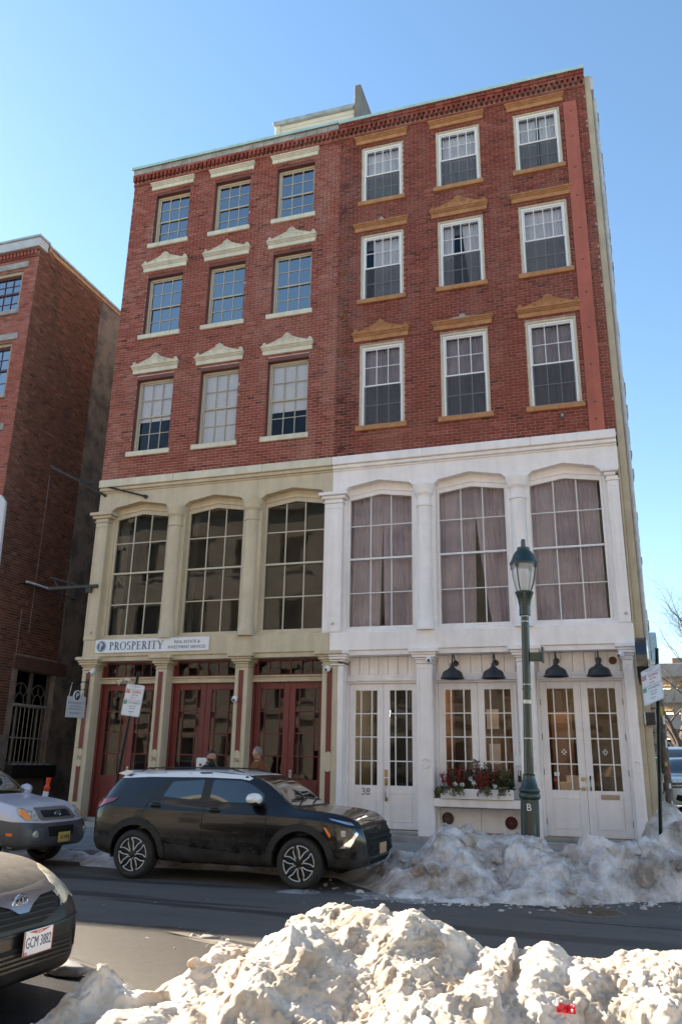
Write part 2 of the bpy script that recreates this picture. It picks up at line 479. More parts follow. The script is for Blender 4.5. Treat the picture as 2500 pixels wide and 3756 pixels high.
def kerb_line(name, y0, y1, x0, x1):
    k = MB()
    x = x0
    while x < x1:
        k.box(x + 0.004, min(x + 1.8, x1) - 0.004, y0, y1, -0.1, 0.15 + random.uniform(-.004, .004), 0.012)
        x += 1.8
    return tag(k.obj(name, M_KERB), kind='structure')
kerb_line('kerb', 13.4, 13.55, -40, 1.05)
kerb_line('near_kerb', 3.6, 3.75, -30, 30)

pav = thing('pavement', None, None, (0, 13.55, 0)); pav['kind'] = 'structure'
pb = MB(); pb.add([(-40, 13.55, 0.13), (1.05, 13.55, 0.13), (1.05, 16.9, 0.25), (-40, 16.9, 0.25)], [(0, 1, 2, 3)])
pb.obj('pavement_bed', M_EARTH, pav)
def slope(y): return 0.148 + (y - 13.55) * 0.04
xx = -16.0
while xx < 1.0:
    x1 = min(xx + 1.42, 1.04)
    for y0, y1 in ((13.56, 15.02), (15.035, 16.6)):
        s = MB(); d = random.uniform(-.004, .004)
        v = []
        for (x, y) in ((xx + .007, y0), (x1 - .007, y0), (x1 - .007, y1), (xx + .007, y1)):
            v.append((x, y, slope(y) + d))
        v += [(p[0], p[1], p[2] - .05) for p in v]
        s.add(v, [(0, 1, 2, 3), (0, 4, 5, 1), (1, 5, 6, 2), (2, 6, 7, 3), (3, 7, 4, 0)])
        s.obj('slab', M_WALK, pav)
    xx += 1.42
npv = MB(); npv.box(-60, 60, -9.0, 3.6, -0.1, 0.15)
tag(npv.obj('near_pavement', M_WALK), kind='structure')

# manhole cover and a worn painted line
mh = MB(); mh.lathe([(0.40, -0.02), (0.40, 0.006), (0.345, 0.010), (0.34, 0.004), (0.33, 0.012), (0.0, 0.012)], (-0.35, 11.35, 0.0), 40)
for k in range(-4, 5):
    w = math.sqrt(max(0, 0.3 ** 2 - (k * 0.065) ** 2))
    mh.box(-0.35 - w, -0.35 + w, 11.35 + k * 0.065 - .012, 11.35 + k * 0.065 + .012, 0.011, 0.018)
tag(mh.obj('manhole_cover', mat('rusty_iron', (0.11, 0.085, 0.065), 0.7, var=0.3, scale=15)), 'round iron manhole cover set in the street before the far snow bank', 'manhole')
ln = MB()
pts = []
for k in range(14):
    x = -.55 + k * .30
    pts.append((x, 10.62 + random.uniform(-.012, .012), 10.68 + random.uniform(-.012, .012)))
for p, q_ in zip(pts[:-1], pts[1:]):
    ln.add([(p[0], p[1], .004), (q_[0], q_[1], .004), (q_[0], q_[2], .004), (p[0], p[2], .004)], [(0, 1, 2, 3)])
tag(ln.obj('painted_line', mat('worn_road_paint', (0.13, 0.12, 0.11), 0.8, var=0.5, scale=20)), kind='structure')
# shade round the sedan, painted as a black patch on the near roadway
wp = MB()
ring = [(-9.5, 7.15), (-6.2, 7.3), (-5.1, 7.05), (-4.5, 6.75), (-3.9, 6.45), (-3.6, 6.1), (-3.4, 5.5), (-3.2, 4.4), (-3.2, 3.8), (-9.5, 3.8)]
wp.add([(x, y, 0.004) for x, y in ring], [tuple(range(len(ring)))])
tag(wp.obj('shade_patch', mat('painted_shade_asphalt', (0.016, 0.0155, 0.017), 0.5, var=0.4, scale=6, bump=0.4, bscale=80, spec=0.35)), kind='structure')

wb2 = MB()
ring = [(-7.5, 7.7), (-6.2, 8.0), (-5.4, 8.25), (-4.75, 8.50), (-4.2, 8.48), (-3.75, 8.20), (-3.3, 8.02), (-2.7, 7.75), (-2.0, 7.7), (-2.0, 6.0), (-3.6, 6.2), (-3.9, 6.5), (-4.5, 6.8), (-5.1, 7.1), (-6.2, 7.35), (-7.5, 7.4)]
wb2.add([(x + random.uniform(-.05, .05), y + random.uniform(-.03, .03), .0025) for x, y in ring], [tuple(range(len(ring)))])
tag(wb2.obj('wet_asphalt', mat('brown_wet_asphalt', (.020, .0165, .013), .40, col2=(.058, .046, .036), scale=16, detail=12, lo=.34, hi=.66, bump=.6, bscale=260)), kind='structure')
st2 = MB()  # narrow pale strip across the far side of the brown patch
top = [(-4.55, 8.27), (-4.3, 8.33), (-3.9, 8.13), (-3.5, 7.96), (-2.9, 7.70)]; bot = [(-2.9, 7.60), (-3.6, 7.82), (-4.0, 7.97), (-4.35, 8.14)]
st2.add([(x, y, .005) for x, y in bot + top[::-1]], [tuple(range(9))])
tag(st2.obj('pale_streak', mat('pale_road_streak', (.22, .19, .15), .9, col2=(.12, .105, .088), scale=9, bump=.4, bscale=80)), kind='structure')
# ------------------------------------------------------------------ brickwork
def sub_intervals(a, b, cuts):
    segs = [(a, b)]
    for c0, c1 in cuts:
        ns = []
        for s0, s1 in segs:
            if c1 <= s0 or c0 >= s1: ns.append((s0, s1)); continue
            if c0 > s0: ns.append((s0, c0))
            if c1 < s1: ns.append((c1, s1))
        segs = ns
    return segs

def brick_layout(u0, u1, z0, z1, holes, tone, pl=0.215, ph=0.0735, j=0.010, headers=0):
    """list of (a, b, zlo, zhi, tone)"""
    out = []
    n = max(1, round((z1 - z0) / ph)); ph = (z1 - z0) / n
    for i in range(n):
        za, zb = z0 + i * ph + j / 2, z0 + (i + 1) * ph - j / 2
        zm = (za + zb) / 2
        cuts = [(h[0], h[1]) for h in holes if h[2] - .004 < zm < h[3] + .004]
        L = pl / 2 if headers and i % headers == headers - 1 else pl
        off = (L / 2 if i % 2 else 0) + random.uniform(-.008, .008)
        for s0, s1 in sub_intervals(u0, u1, cuts):
            k = math.floor((s0 - u0 - off) / L)
            a = u0 + off + k * L
            while a < s1:
                p, q = max(a, s0), min(a + L, s1)
                if q - p > 0.035:
                    pp = p + (j / 2 if p > s0 + .001 else 0); qq = q - (j / 2 if q < s1 - .001 else 0)
                    out.append((pp, qq, za, zb, tone((p + q) / 2, zm)))
                a += L
    return out

def emit_bricks(house, lay, place, m, near, keep=300, proud=0.009, joined_name='brick'):
    """place(u, d, z): a point of the wall plane, d proud of the mortar. The nearest `keep` full bricks are parts, the rest one part"""
    full = sorted([b for b in lay if b[1] - b[0] > 0.19], key=near)[:keep]
    fs = set(id(b) for b in full)
    rest = MB()
    F5 = [(0, 1, 2, 3), (0, 4, 5, 1), (1, 5, 6, 2), (2, 6, 7, 3), (3, 7, 4, 0)]
    def pts(b, d, c=None):
        e = 0.0025
        f = [(b[0] + e, d, b[2] + e), (b[1] - e, d, b[2] + e), (b[1] - e, d, b[3] - e), (b[0] + e, d, b[3] - e),
             (b[0], 0, b[2]), (b[1], 0, b[2]), (b[1], 0, b[3]), (b[0], 0, b[3])]
        v = [Vector(place(*p)) for p in f]
        return v if c is None else [p - c for p in v]
    for b in lay:
        if id(b) in fs: continue
        rest.add(pts(b, proud + random.uniform(-.003, .003)), F5, 0, b[4])
    o = rest.obj(joined_name, m, house, tones=True); o['kind'] = 'stuff'
    cache = {}
    for b in full:
        key = (round(b[1] - b[0], 2), round(b[4] * 7), b[4] > 1)
        c = Vector(place((b[0] + b[1]) / 2, 0, (b[2] + b[3]) / 2))
        if key not in cache:
            t = MB(); t.add(pts(b, proud + random.uniform(-.003, .003), c), F5, 0, b[4])
            cache[key] = t.mesh('brick', m, tones=True)
        link('brick', cache[key], house, c)

def wall_grid(mb, u0, u1, z0, z1, holes, y0, y1, axis='y'):
    """slab with rectangular openings"""
    zs = sorted({z0, z1, *[h[2] for h in holes if z0 < h[2] < z1], *[h[3] for h in holes if z0 < h[3] < z1]})
    for a, b in zip(zs[:-1], zs[1:]):
        zm = (a + b) / 2
        for s0, s1 in sub_intervals(u0, u1, [(h[0], h[1]) for h in holes if h[2] < zm < h[3]]):
            if axis == 'y': mb.box(s0, s1, y0, y1, a, b)
            else: mb.box(y0, y1, s0, s1, a, b)

PANES = {}
def pane(parent, x0, x1, y, z0, z1, m, name='pane', jit=0.006, t=0.004):
    w, h = round(x1 - x0, 3), round(z1 - z0, 3)
    key = (w, h, m.name, name, t)
    if key not in PANES:
        b = MB(); b.box(-w / 2, w / 2, -t / 2, t / 2, -h / 2, h / 2); PANES[key] = b.mesh(name, m)
    o = bpy.data.objects.new(name, PANES[key]); COL.objects.link(o)
    o.location = ((x0 + x1) / 2, y, (z0 + z1) / 2)
    o.rotation_euler = (random.uniform(-jit, jit), 0, random.uniform(-jit, jit))
    return put(o, parent)

def pane_grid(parent, x0, x1, y, z0, z1, xs, zs, bar, m, mbar, jit=0.006, barname='glazing_bar', ydep=0.022):
    """xs, zs: relative positions of bars (0..1); panes between them, one object of bars"""
    X = [x0] + [x0 + (x1 - x0) * t for t in xs] + [x1]
    Z = [z0] + [z0 + (z1 - z0) * t for t in zs] + [z1]
    b = MB()
    for x in X[1:-1]: b.box(x - bar / 2, x + bar / 2, y - ydep, y + .012, z0 - .002, z1 + .002, .004)
    for z in Z[1:-1]: b.box(x0 - .002, x1 + .002, y - ydep + .003, y + .010, z - bar / 2, z + bar / 2, .004)
    if b.v and zs: b.obj(barname, mbar, parent)
    elif b.v:
        for x in X[1:-1]:
            q = MB(); q.box(x - bar / 2, x + bar / 2, y - ydep, y + .012, z0 - .002, z1 + .002, .004); q.obj(barname, mbar, parent)
    for i in range(len(X) - 1):
        for k in range(len(Z) - 1):
            a = X[i] + (bar / 2 - .004 if i else 0); c = X[i + 1] - (bar / 2 - .004 if i < len(X) - 2 else 0)
            e = Z[k] + (bar / 2 - .004 if k else 0); f = Z[k + 1] - (bar / 2 - .004 if k < len(Z) - 2 else 0)
            pane(parent, a, c, y, e, f, m, jit=jit)

def curtain(parent, x0, x1, y, z0, z1, m, folds=9, amp=0.02, gather=None, name='curtain', skew=0.0):
    b = MB(); n = max(24, folds * 8)
    ph = random.uniform(0, 6)
    rows = 7
    v, f = [], []
    for r in range(rows):
        t = r / (rows - 1)
        for i in range(n + 1):
            u = i / n
            w = 1.0
            xa, xb = x0, x1
            if gather: 
                if gather > 0: xb = x1 - (x1 - x0) * gather * (1 - t) ** 1.5
                else: xa = x0 + (x1 - x0) * (-gather) * (1 - t) ** 1.5
            x = xa + (xb - xa) * u
            a = amp * (0.6 + 0.4 * math.sin(u * 7 + ph))
            v.append((x, y + a * math.sin(u * folds * 2 * math.pi + ph + 0.5 * math.sin(3 * t + u * 5)), z0 + (z1 - z0) * t))
    for r in range(rows - 1):
        for i in range(n):
            a = r * (n + 1) + i
            f.append((a, a + 1, a + n + 2, a + n + 1))
    b.add(v, f)
    return b.obj(name, m, parent, smooth=False)

def crest_outline(x0, x1, zb, H, worn=0.0):
    """carved pediment crest: sweeping sides, palmette in the middle, small horns at the ends"""
    c = (x0 + x1) / 2; w = (x1 - x0) / 2
    prof = [(0.0, 1.0), (0.045, 0.97), (0.075, 0.86), (0.10, 0.92), (0.14, 0.80), (0.165, 0.66), (0.20, 0.68), (0.26, 0.58), (0.30, 0.50), (0.36, 0.47), (0.42, 0.40), (0.48, 0.31),
            (0.55, 0.27), (0.62, 0.20), (0.70, 0.17), (0.76, 0.14), (0.82, 0.17), (0.86, 0.27), (0.90, 0.36), (0.95, 0.33), (0.985, 0.20), (1.0, 0.05)]
    pts = []
    for u, h in reversed(prof): pts.append((c - u * w, zb + h * H))
    for u, h in prof[1:]: pts.append((c + u * w, zb + h * H))
    return [(x0, zb), ] + [p for p in pts[::1]] + [(x1, zb)]

def crest(parent, x0, x1, y, zb, H, m, d=0.05):
    b = MB()
    ol = crest_outline(x0, x1, zb, H)
    b.prism([(p[0], p[1]) for p in ol], 'y', y - d, y)
    c = (x0 + x1) / 2; w = (x1 - x0) / 2
    # scrolls and leaves in relief
    def spiral(cx, cz, r, sgn, turns=1.4):
        pts = []
        for i in range(22):
            t = i / 21; a = t * turns * 2 * math.pi; rr = r * (1 - 0.75 * t)
            pts.append((cx + sgn * rr * math.cos(a), y - d - .004, cz + rr * math.sin(a)))
        b.tube(pts, [0.012 * (1 - .4 * i / 21) for i in range(22)], 5)
    for sg in (-1, 1):
        spiral(c + sg * w * .20, zb + H * .30, H * .22, sg)
        spiral(c + sg * w * .44, zb + H * .17, H * .13, -sg)
        spiral(c + sg * w * .90, zb + H * .17, H * .12, -sg, 1.1)
        b.tube([(c + sg * w * (.1 + .8 * t), y - d - .003, zb + H * (.62 * (1 - t) ** 1.3 + .08)) for t in [i / 9 for i in range(10)]], 0.010, 5)
    for k in range(-3, 4):
        a = k * 0.34
        b.tube([(c, y - d - .002, zb + H * .35), (c + math.sin(a) * H * .45, y - d - .012, zb + H * .35 + math.cos(a) * H * .55)], [0.008, 0.016], 5)
    return b.obj('crest', m, parent)

def lintel(parent, x0, x1, z0, z1, m, big=True):
    b = MB(); h = z1 - z0
    b.box(x0 + .03, x1 - .03, FY - .055, FY + .05, z0, z0 + h * .52, .008)
    b.box(x0 + .015, x1 - .015, FY - .075, FY + .04, z0 + h * .52, z0 + h * .66, .008)
    b.box(x0 + .006, x1 - .006, FY - .095, FY + .04, z0 + h * .66, z0 + h * .82, .010)
    b.box(x0 - .012, x1 + .012, FY - .115, FY + .04, z0 + h * .82, z1, .008)
    return b.obj('lintel', m, parent)

def sill(parent, x0, x1, z0, z1, m, wear=False):
    b = MB(); b.box(x0, x1, FY - .07, FY + .12, z0, z1, .012)
    return b.obj('sill', m, parent)

COLS_L = [(-11.17, -10.07), (-9.30, -8.21), (-7.43, -6.33)]
COLS_R = [(-5.03, -3.92), (-3.06, -1.94), (-1.10, 0.02)]
ROWS = [(9.26, 11.41), (12.65, 14.55), (15.54, 17.28)]
SEAM, XL, XR = -5.62, -11.93, 0.655
LEDGE = 8.47

def house_shell(h, x0, x1, holes, mmort, zt, yb=29.0):
    w = MB()
    wall_grid(w, x0, x1, LEDGE - .05, zt, holes, FY, FY + .30)
    o = w.obj('wall', mmort, h)
    return o

house36 = thing('brick_house', 'red brick house with cream storefront, dark red doors and cream carved window heads', 'house', ((XL + SEAM) / 2, FY, 0.25))
house38 = thing('brick_house', 'red brick house with white storefront, white doors and ochre brown window heads', 'house', ((XR + SEAM) / 2, FY, 0.25))

def holes_for(cols): return [(a, b, r0, r1) for a, b in cols for r0, r1 in ROWS]

def tone36(u, z):
    t = random.gauss(.5, .16)
    edge = max(0, 1 - (u + 11.93) / 1.3)
    if random.random() < .35 * edge: t += .4
    if random.random() < .03: t += .3
    if random.random() < .04: t -= .35
    return min(max(t, 0), 1)
def tone38(u, z):
    t = random.gauss(.45, .15)
    if u < -5.18: t -= .22
    if random.random() < .04: t += .35
    if random.random() < .06: t -= .3
    if z < 9.0 and random.random() < .4: t += .2
    return min(max(t, 0), 1)

house_shell(house36, XL, SEAM, holes_for(COLS_L), M_MORT1, 18.10)
house_shell(house38, SEAM + .001, XR, holes_for(COLS_R), M_MORT2, 18.10)
ZC = 17.62
cam_d = lambda b: ((b[0] + b[1]) / 2) ** 2 + (b[2] - 1.7) ** 2
emit_bricks(house36, brick_layout(XL, SEAM, LEDGE + .02, ZC, holes_for(COLS_L), tone36), lambda u, d, z: (u, FY - d, z), M_BRICK1, cam_d)
emit_bricks(house38, brick_layout(SEAM, XR, LEDGE + .02, ZC, holes_for(COLS_R), tone38), lambda u, d, z: (u, FY - d, z), M_BRICK2, cam_d)

def cornice(h, x0, x1, m, grey):
    rest = MB()
    F = [(0, 1, 2, 3), (0, 4, 5, 1), (1, 5, 6, 2), (2, 6, 7, 3), (3, 7, 4, 0)]
    def course(z0, z1, pr, L, name, mt, jit=.004):
        n = round((x1 - x0) / L); L2 = (x1 - x0) / n
        b = MB()
        for i in range(n):
            a, c = x0 + i * L2 + .005, x0 + (i + 1) * L2 - .005
            p = FY - pr + random.uniform(-jit, jit)
            v = [(a, p, z0), (c, p, z0), (c, p, z1), (a, p, z1), (a, FY + .02, z0), (c, FY + .02, z0), (c, FY + .02, z1), (a, FY + .02, z1)]
            b.add(v, F, 0, min(max(random.gauss(.6, .2), 0), 1))
        o = b.obj(name, mt, h, tones=True); o['kind'] = 'stuff'
    bk = MB(); bk.box(x0, x1, FY - .05, FY + .1, ZC + .085, 18.0); bk.box(x0, x1, FY - .02, FY + .1, ZC, ZC + .09); bk.obj('cornice_bed', M_MORT2, h)
    course(ZC + .008, ZC + .078, .055, .215, 'brick_course', m)
    # dentils, one part each
    n = round((x1 - x0) / .127); L = (x1 - x0) / n
    cache = []
    for k in range(6):
        t = MB(); w, hh = .068, .15
        t.add([(-w / 2, -.105, -hh / 2 + .012), (w / 2, -.105, -hh / 2 + .012), (w / 2, -.105, hh / 2), (-w / 2, -.105, hh / 2), (-w / 2, 0, -hh / 2), (w / 2, 0, -hh / 2), (w / 2, 0, hh / 2), (-w / 2, 0, hh / 2)], F, 0, .15 + .12 * k)
        cache.append(t.mesh('dentil', m, tones=True))
    for i in range(n):
        link('dentil', random.choice(cache), h, (x0 + (i + .5) * L + random.uniform(-.004, .004), FY - .048 + random.uniform(-.004, .004), ZC + .175))
    course(ZC + .262, ZC + .335, .135, .215, 'brick_course', m)
    top = ZC + .34
    if grey:
        course(ZC + .345, ZC + .53, .12, .32, 'stone_course', M_GSTONE); top = ZC + .535
    else:
        course(ZC + .345, ZC + .415, .15, .215, 'brick_course', m); course(ZC + .425, ZC + .485, .155, .215, 'brick_course', m); top = ZC + .49
    c = MB(); c.box(x0 - (.06 if grey else 0), x1 + (0 if grey else .02), FY - .19, FY + .45, top, top + .055, .01)
    c.box(x0 - (.055 if grey else 0), x1 + (0 if grey else .015), FY - .18, FY - .165, top - .03, top + .002)
    c.obj('coping', M_COPING, h)
    e = MB(); e.box(x0, x1, FY + .02, FY + .42, 18.0, top + .001); e.obj('parapet', M_GSTONE, h)
cornice(house36, XL, SEAM - .02, M_BRICK1, True)
cornice(house38, SEAM, XR, M_BRICK2, False)

# body of the houses: side walls, back, roof, floors that keep the rooms dark
def body(h, x0, x1, mside):
    b = MB()
    b.box(x0, x0 + .25, FY + .305, 29, 0, 17.9); b.box(x1 - .25, x1, FY + .305, 29, 0, 17.9); b.box(x0 + .251, x1 - .251, 28.7, 29, 0, 17.9)
    b.obj('side_wall', mside, h)
    r = MB(); r.box(x0 + .252, x1 - .252, FY + .31, 28.69, 17.6, 17.85); r.obj('roof', M_GSTONE, h)
    f = MB()
    for z in (4.1, 8.5, 12.0, 15.0): f.box(x0 + .26, x1 - .26, FY + .55, 28, z - .12, z)
    f.box(x0 + .26, x1 - .26, 19.8, 19.9, .2, 17.5)
    f.box(x0 + .26, x1 - .26, FY + .9, 28, .1, .3)
    f.obj('floor', M_DARK, h)
    iw = MB(); iw.box(x0 + .3, x1 - .3, 18.6, 18.65, 4.2, 8.3); iw.obj('inner_wall', mat('pale_inner_wall', (.42, .36, .29), .9, var=.35, scale=.6), h)
body(house36, XL + .01, SEAM - .005, M_STUCCO)
body(house38, SEAM + .005, XR + .005, M_TAN)

# ------------------------------------------------------------------ upper windows of the cream house: six over six
blind_rows = {0: [1.0, 1.0, 1.0]}
for ci, (a, b_) in enumerate(COLS_L):
    for ri, (z0, z1) in enumerate(ROWS):
        w = MB()
        y = FY + .13
        # brick reveals painted brown, then the tan frame
        w.box(a - .0, a + .012, FY + .004, FY + .298, z0, z1, m=1); w.box(b_ - .012, b_, FY + .004, FY + .298, z0, z1, m=1)
        w.box(a + .012, b_ - .012, FY + .004, FY + .298, z1 - .10, z1, m=1)
        w.box(a + .013, a + .065, y, y + .10, z0, z1 - .101, .006); w.box(b_ - .065, b_ - .013, y, y + .10, z0, z1 - .101, .006)
        w.box(a + .0655, b_ - .0655, y, y + .10, z1 - .155, z1 - .1015, .006); w.box(a + .0655, b_ - .0655, y - .01, y + .10, z0, z0 + .05, .006)
        win = w.obj('window', [M_SASHC, M_REDDK], house36)
        gx0, gx1, gz0, gz1 = a + .066, b_ - .066, z0 + .05, z1 - .155
        zm = (gz0 + gz1) / 2
        s = MB()
        for (s0, s1, yy) in ((zm - .02, gz1, y + .035), (gz0, zm + .02, y + .062)):
            s.box(gx0, gx0 + .03, yy, yy + .026, s0, s1, .004); s.box(gx1 - .03, gx1, yy, yy + .026, s0, s1, .004)
            s.box(gx0 + .031, gx1 - .031, yy, yy + .026, s0, s0 + .038, .004); s.box(gx0 + .031, gx1 - .031, yy, yy + .026, s1 - .032, s1, .004)
        s.obj('sash', M_SASHC, win)
        gm = M_GLASSBLUE if ri > 0 else M_GLASS
        pane_grid(win, gx0 + .031, gx1 - .031, y + .05, zm + .02, gz1 - .033, [1 / 3, 2 / 3], [.5], .02, gm, M_SASHC)
        pane_grid(win, gx0 + .031, gx1 - .031, y + .077, gz0 + .039, zm - .013, [1 / 3, 2 / 3], [.5], .02, gm, M_SASHC)
        if ri == 0:
            low = [zm - .10, gz0 + .02, zm - .28][ci]
            bb = MB(); bb.box(gx0, gx1, y + .092, y + .096, low, gz1 + .02); bb.box(gx0, gx1, y + .09, y + .10, low - .02, low)
            bb.obj('roller_blind', M_BLIND, win)
        else:
            cw = [.36, .30, .28][ci]
            if not (ri == 2 and ci == 2): curtain(win, gx0, gx0 + (gx1 - gx0) * cw, y + .16, gz0, gz1, M_CURTW, 4, .018, name='curtain')
        lintel(house36, a - .17, b_ + .115, z1 + .075, z1 + .305, M_CREAMW)
        sill(house36, a - .10, b_ + .055, z0 - .135, z0, M_CREAMW)
        if ri < 2: crest(house36, a - .15, b_ + .095, FY - .03, z1 + .307, .31, M_CREAMW)

# ------------------------------------------------------------------ upper windows of the white-fronted house
M_SCREEN = bpy.data.materials.new('insect_screen'); M_SCREEN.use_nodes = True
_n = M_SCREEN.node_tree.nodes; _l = M_SCREEN.node_tree.links
_t = _n.new('ShaderNodeBsdfTransparent'); _m = _n.new('ShaderNodeMixShader'); _m.inputs[0].default_value = .34
_n['Principled BSDF'].inputs['Base Color'].default_value = (.075, .08, .092, 1); _n['Principled BSDF'].inputs['Roughness'].default_value = .9
_l.new(_t.outputs[0], _m.inputs[1]); _l.new(_n['Principled BSDF'].outputs[0], _m.inputs[2]); _l.new(_m.outputs[0], _n['Material Output'].inputs[0])
for ci, (a, b_) in enumerate(COLS_R):
    for ri, (z0, z1) in enumerate(ROWS):
        y = FY + .015
        w = MB()
        w.box(a, a + .055, y + .005, y + .16, z0, z1 - .001, .008, 1); w.box(b_ - .055, b_, y + .005, y + .16, z0, z1 - .001, .008, 1)
        w.box(a + .056, b_ - .056, y + .005, y + .16, z1 - .055, z1, .008, 1)
        w.box(a + .056, a + .105, y + .035, y + .17, z0 + .001, z1 - .056, .006); w.box(b_ - .105, b_ - .056, y + .035, y + .17, z0 + .001, z1 - .056, .006)
        w.box(a + .1055, b_ - .1055, y + .035, y + .17, z1 - .11, z1 - .0565, .006); w.box(a + .1055, b_ - .1055, y + .03, y + .17, z0 + .002, z0 + .05, .006)
        win = w.obj('window', [M_WHITE2, mat('cream_brickmould', (.60, .52, .38), .55, var=.1, scale=5)], house38)
        gx0, gx1, gz0, gz1 = a + .106, b_ - .106, z0 + .05, z1 - .11
        zm = (gz0 + gz1) / 2 + .02
        s = MB()
        for (s0, s1, yy) in ((zm - .018, gz1, y + .06), (gz0, zm + .018, y + .10)):
            s.box(gx0, gx0 + .026, yy, yy + .03, s0, s1, .004); s.box(gx1 - .026, gx1, yy, yy + .03, s0, s1, .004)
            s.box(gx0 + .027, gx1 - .027, yy, yy + .03, s0, s0 + .036, .004); s.box(gx0 + .027, gx1 - .027, yy, yy + .03, s1 - .03, s1, .004)
        s.obj('sash', M_WHITE2, win)
        xs = [.25, .5, .75] if ri > 0 else [1 / 3, 2 / 3]
        pane_grid(win, gx0 + .027, gx1 - .027, y + .078, zm + .019, gz1 - .031, xs, [.5], .018, M_GLASS, M_WHITE2)
        pane_grid(win, gx0 + .027, gx1 - .027, y + .118, gz0 + .037, zm - .013, xs, [.5], .016, M_GLASS, M_WHITE2)
        sc = MB(); sc.box(gx0 + .004, gx1 - .004, y + .070, y + .073, gz0 + .004, zm - .022); sc.obj('insect_screen', M_SCREEN, win)
        cm = M_CURTW if ri > 0 else mat('greyish_pink_curtain', (.40, .33, .33), .9, var=.1, scale=3)
        if ri == 1 and ci == 1:
            curtain(win, gx0, gx0 + (gx1 - gx0) * .30, y + .21, gz0, gz1, cm, 4, .02, .3); curtain(win, gx0 + (gx1 - gx0) * .52, gx1, y + .21, gz0, gz1, cm, 6, .02, -.35)
        elif ri == 1 and ci == 0:
            curtain(win, gx0 + (gx1 - gx0) * .24, gx1, y + .21, gz0, gz1, cm, 8, .02)
        elif ri == 2 and ci == 2:
            curtain(win, gx0, gx0 + (gx1 - gx0) * .46, y + .21, gz0, gz1, cm, 6, .02); curtain(win, gx0 + (gx1 - gx0) * .55, gx1, y + .21, gz0, gz1, cm, 6, .02)
        else:
            curtain(win, gx0, gx1, y + .21, gz0, gz1, cm, 11, .022)
        # heavier valance near the top of the room side
        if ri > 0:
            vb = MB(); vb.box(gx0, gx1, y + .25, y + .26, gz1 - .20, gz1 + .05); vb.obj('valance', mat('dim_valance', (.16, .14, .15), .9), win)
        lintel(house38, a - .17, b_ + .135, z1 + .075, z1 + .295, M_RUST)
        sill(house38, a - .07, b_ + .06, z0 - .125, z0, M_RUST)
        full = (ri == 1 and ci == 1) or (ri == 0 and ci in (0, 2))
        if full: crest(house38, a - .14, b_ + .105, FY - .03, z1 + .297, .30, M_RUST)
        elif ri < 2:
            # what is left of a broken crest
            g = MB(); c = (a + b_) / 2
            base = M_GSTONE if (ri == 1 and ci == 0) or (ri == 0) else M_BRONZE
            if ri == 1:
                ol = [(c - .10, z1 + .297), (c - .07, z1 + .38), (c - .02, z1 + .44), (c + .03, z1 + .42), (c + .06, z1 + .36), (c + .11, z1 + .297)]
            else:
                ol = [(c - .42, z1 + .297), (c - .25, z1 + .36), (c - .10, z1 + .37), (c - .05, z1 + .44), (c + .04, z1 + .43), (c + .08, z1 + .36), (c + .3, z1 + .34), (c + .4, z1 + .297)]
            g.prism(ol, 'y', FY - .035, FY - .005)
            g.obj('crest_remnant', base, house38)

# rust star anchors down the joint between the houses
star_z = [17.33, 16.17, 15.42, 14.54, 13.55, 12.30, 11.30, 10.02, 8.78]
st = MB(); v = [(0, -.05, 0)]
for k in range(10):
    r = .15 if k % 2 == 0 else .055
    v.append((r * math.sin(k * math.pi / 5), -.012, r * math.cos(k * math.pi / 5)))
v += [(p[0], 0.0, p[2]) for p in v[1:]]
st.add(v, [(0, 1 + (k + 1) % 10, 1 + k) for k in range(10)] + [(1 + k, 1 + (k + 1) % 10, 11 + (k + 1) % 10, 11 + k) for k in range(10)])
st.lathe([(.03, -.06), (.03, -.045)], (0, 0, 0), 6, 'y')
stm = st.mesh('star_anchor', mat('rusty_star', (.23, .085, .04), .75, var=.35, scale=14))
stm2 = stm.copy(); stm2.materials.clear(); stm2.materials.append(mat('dark_red_star', (.12, .035, .028), .7, var=.2, scale=10))
for i, z in enumerate(star_z):
    o = link('star_anchor', stm2 if i in (1, 2, 7, 8) else stm, house38, (-5.47, FY - .006, z)); o.rotation_euler = (0, random.uniform(-.15, .15), 0)

# red metal strap up the right side with bolts
sp = MB(); sp.box(.115, .43, FY - .085, FY - .004, LEDGE + .01, 17.26, .012)
strap = sp.obj('metal_strap', M_STRAP, house38)
bo = MB()
for i, z in enumerate([16.95, 16.2, 15.3, 14.5, 13.6, 12.75, 11.9, 11.0, 10.1, 9.2, 8.8]):
    bo.lathe([(.028, -.098), (.024, -.104), (.0, -.107)], (.275 + random.uniform(-.02, .02), FY + .012, z), 8, 'y')
b_ = bo.obj('bolt', M_BRONZE, house38); b_['kind'] = 'stuff'
vt = MB(); vt.lathe([(.055, -.06), (.055, 0)], (-.42, FY, 8.98), 14, 'y'); vt.lathe([(.0, -.045), (.04, -.05), (.04, -.061), (.056, -.061)], (-.42, FY, 8.98), 14, 'y')
vt.obj('vent_pipe', M_GSTONE, house38)

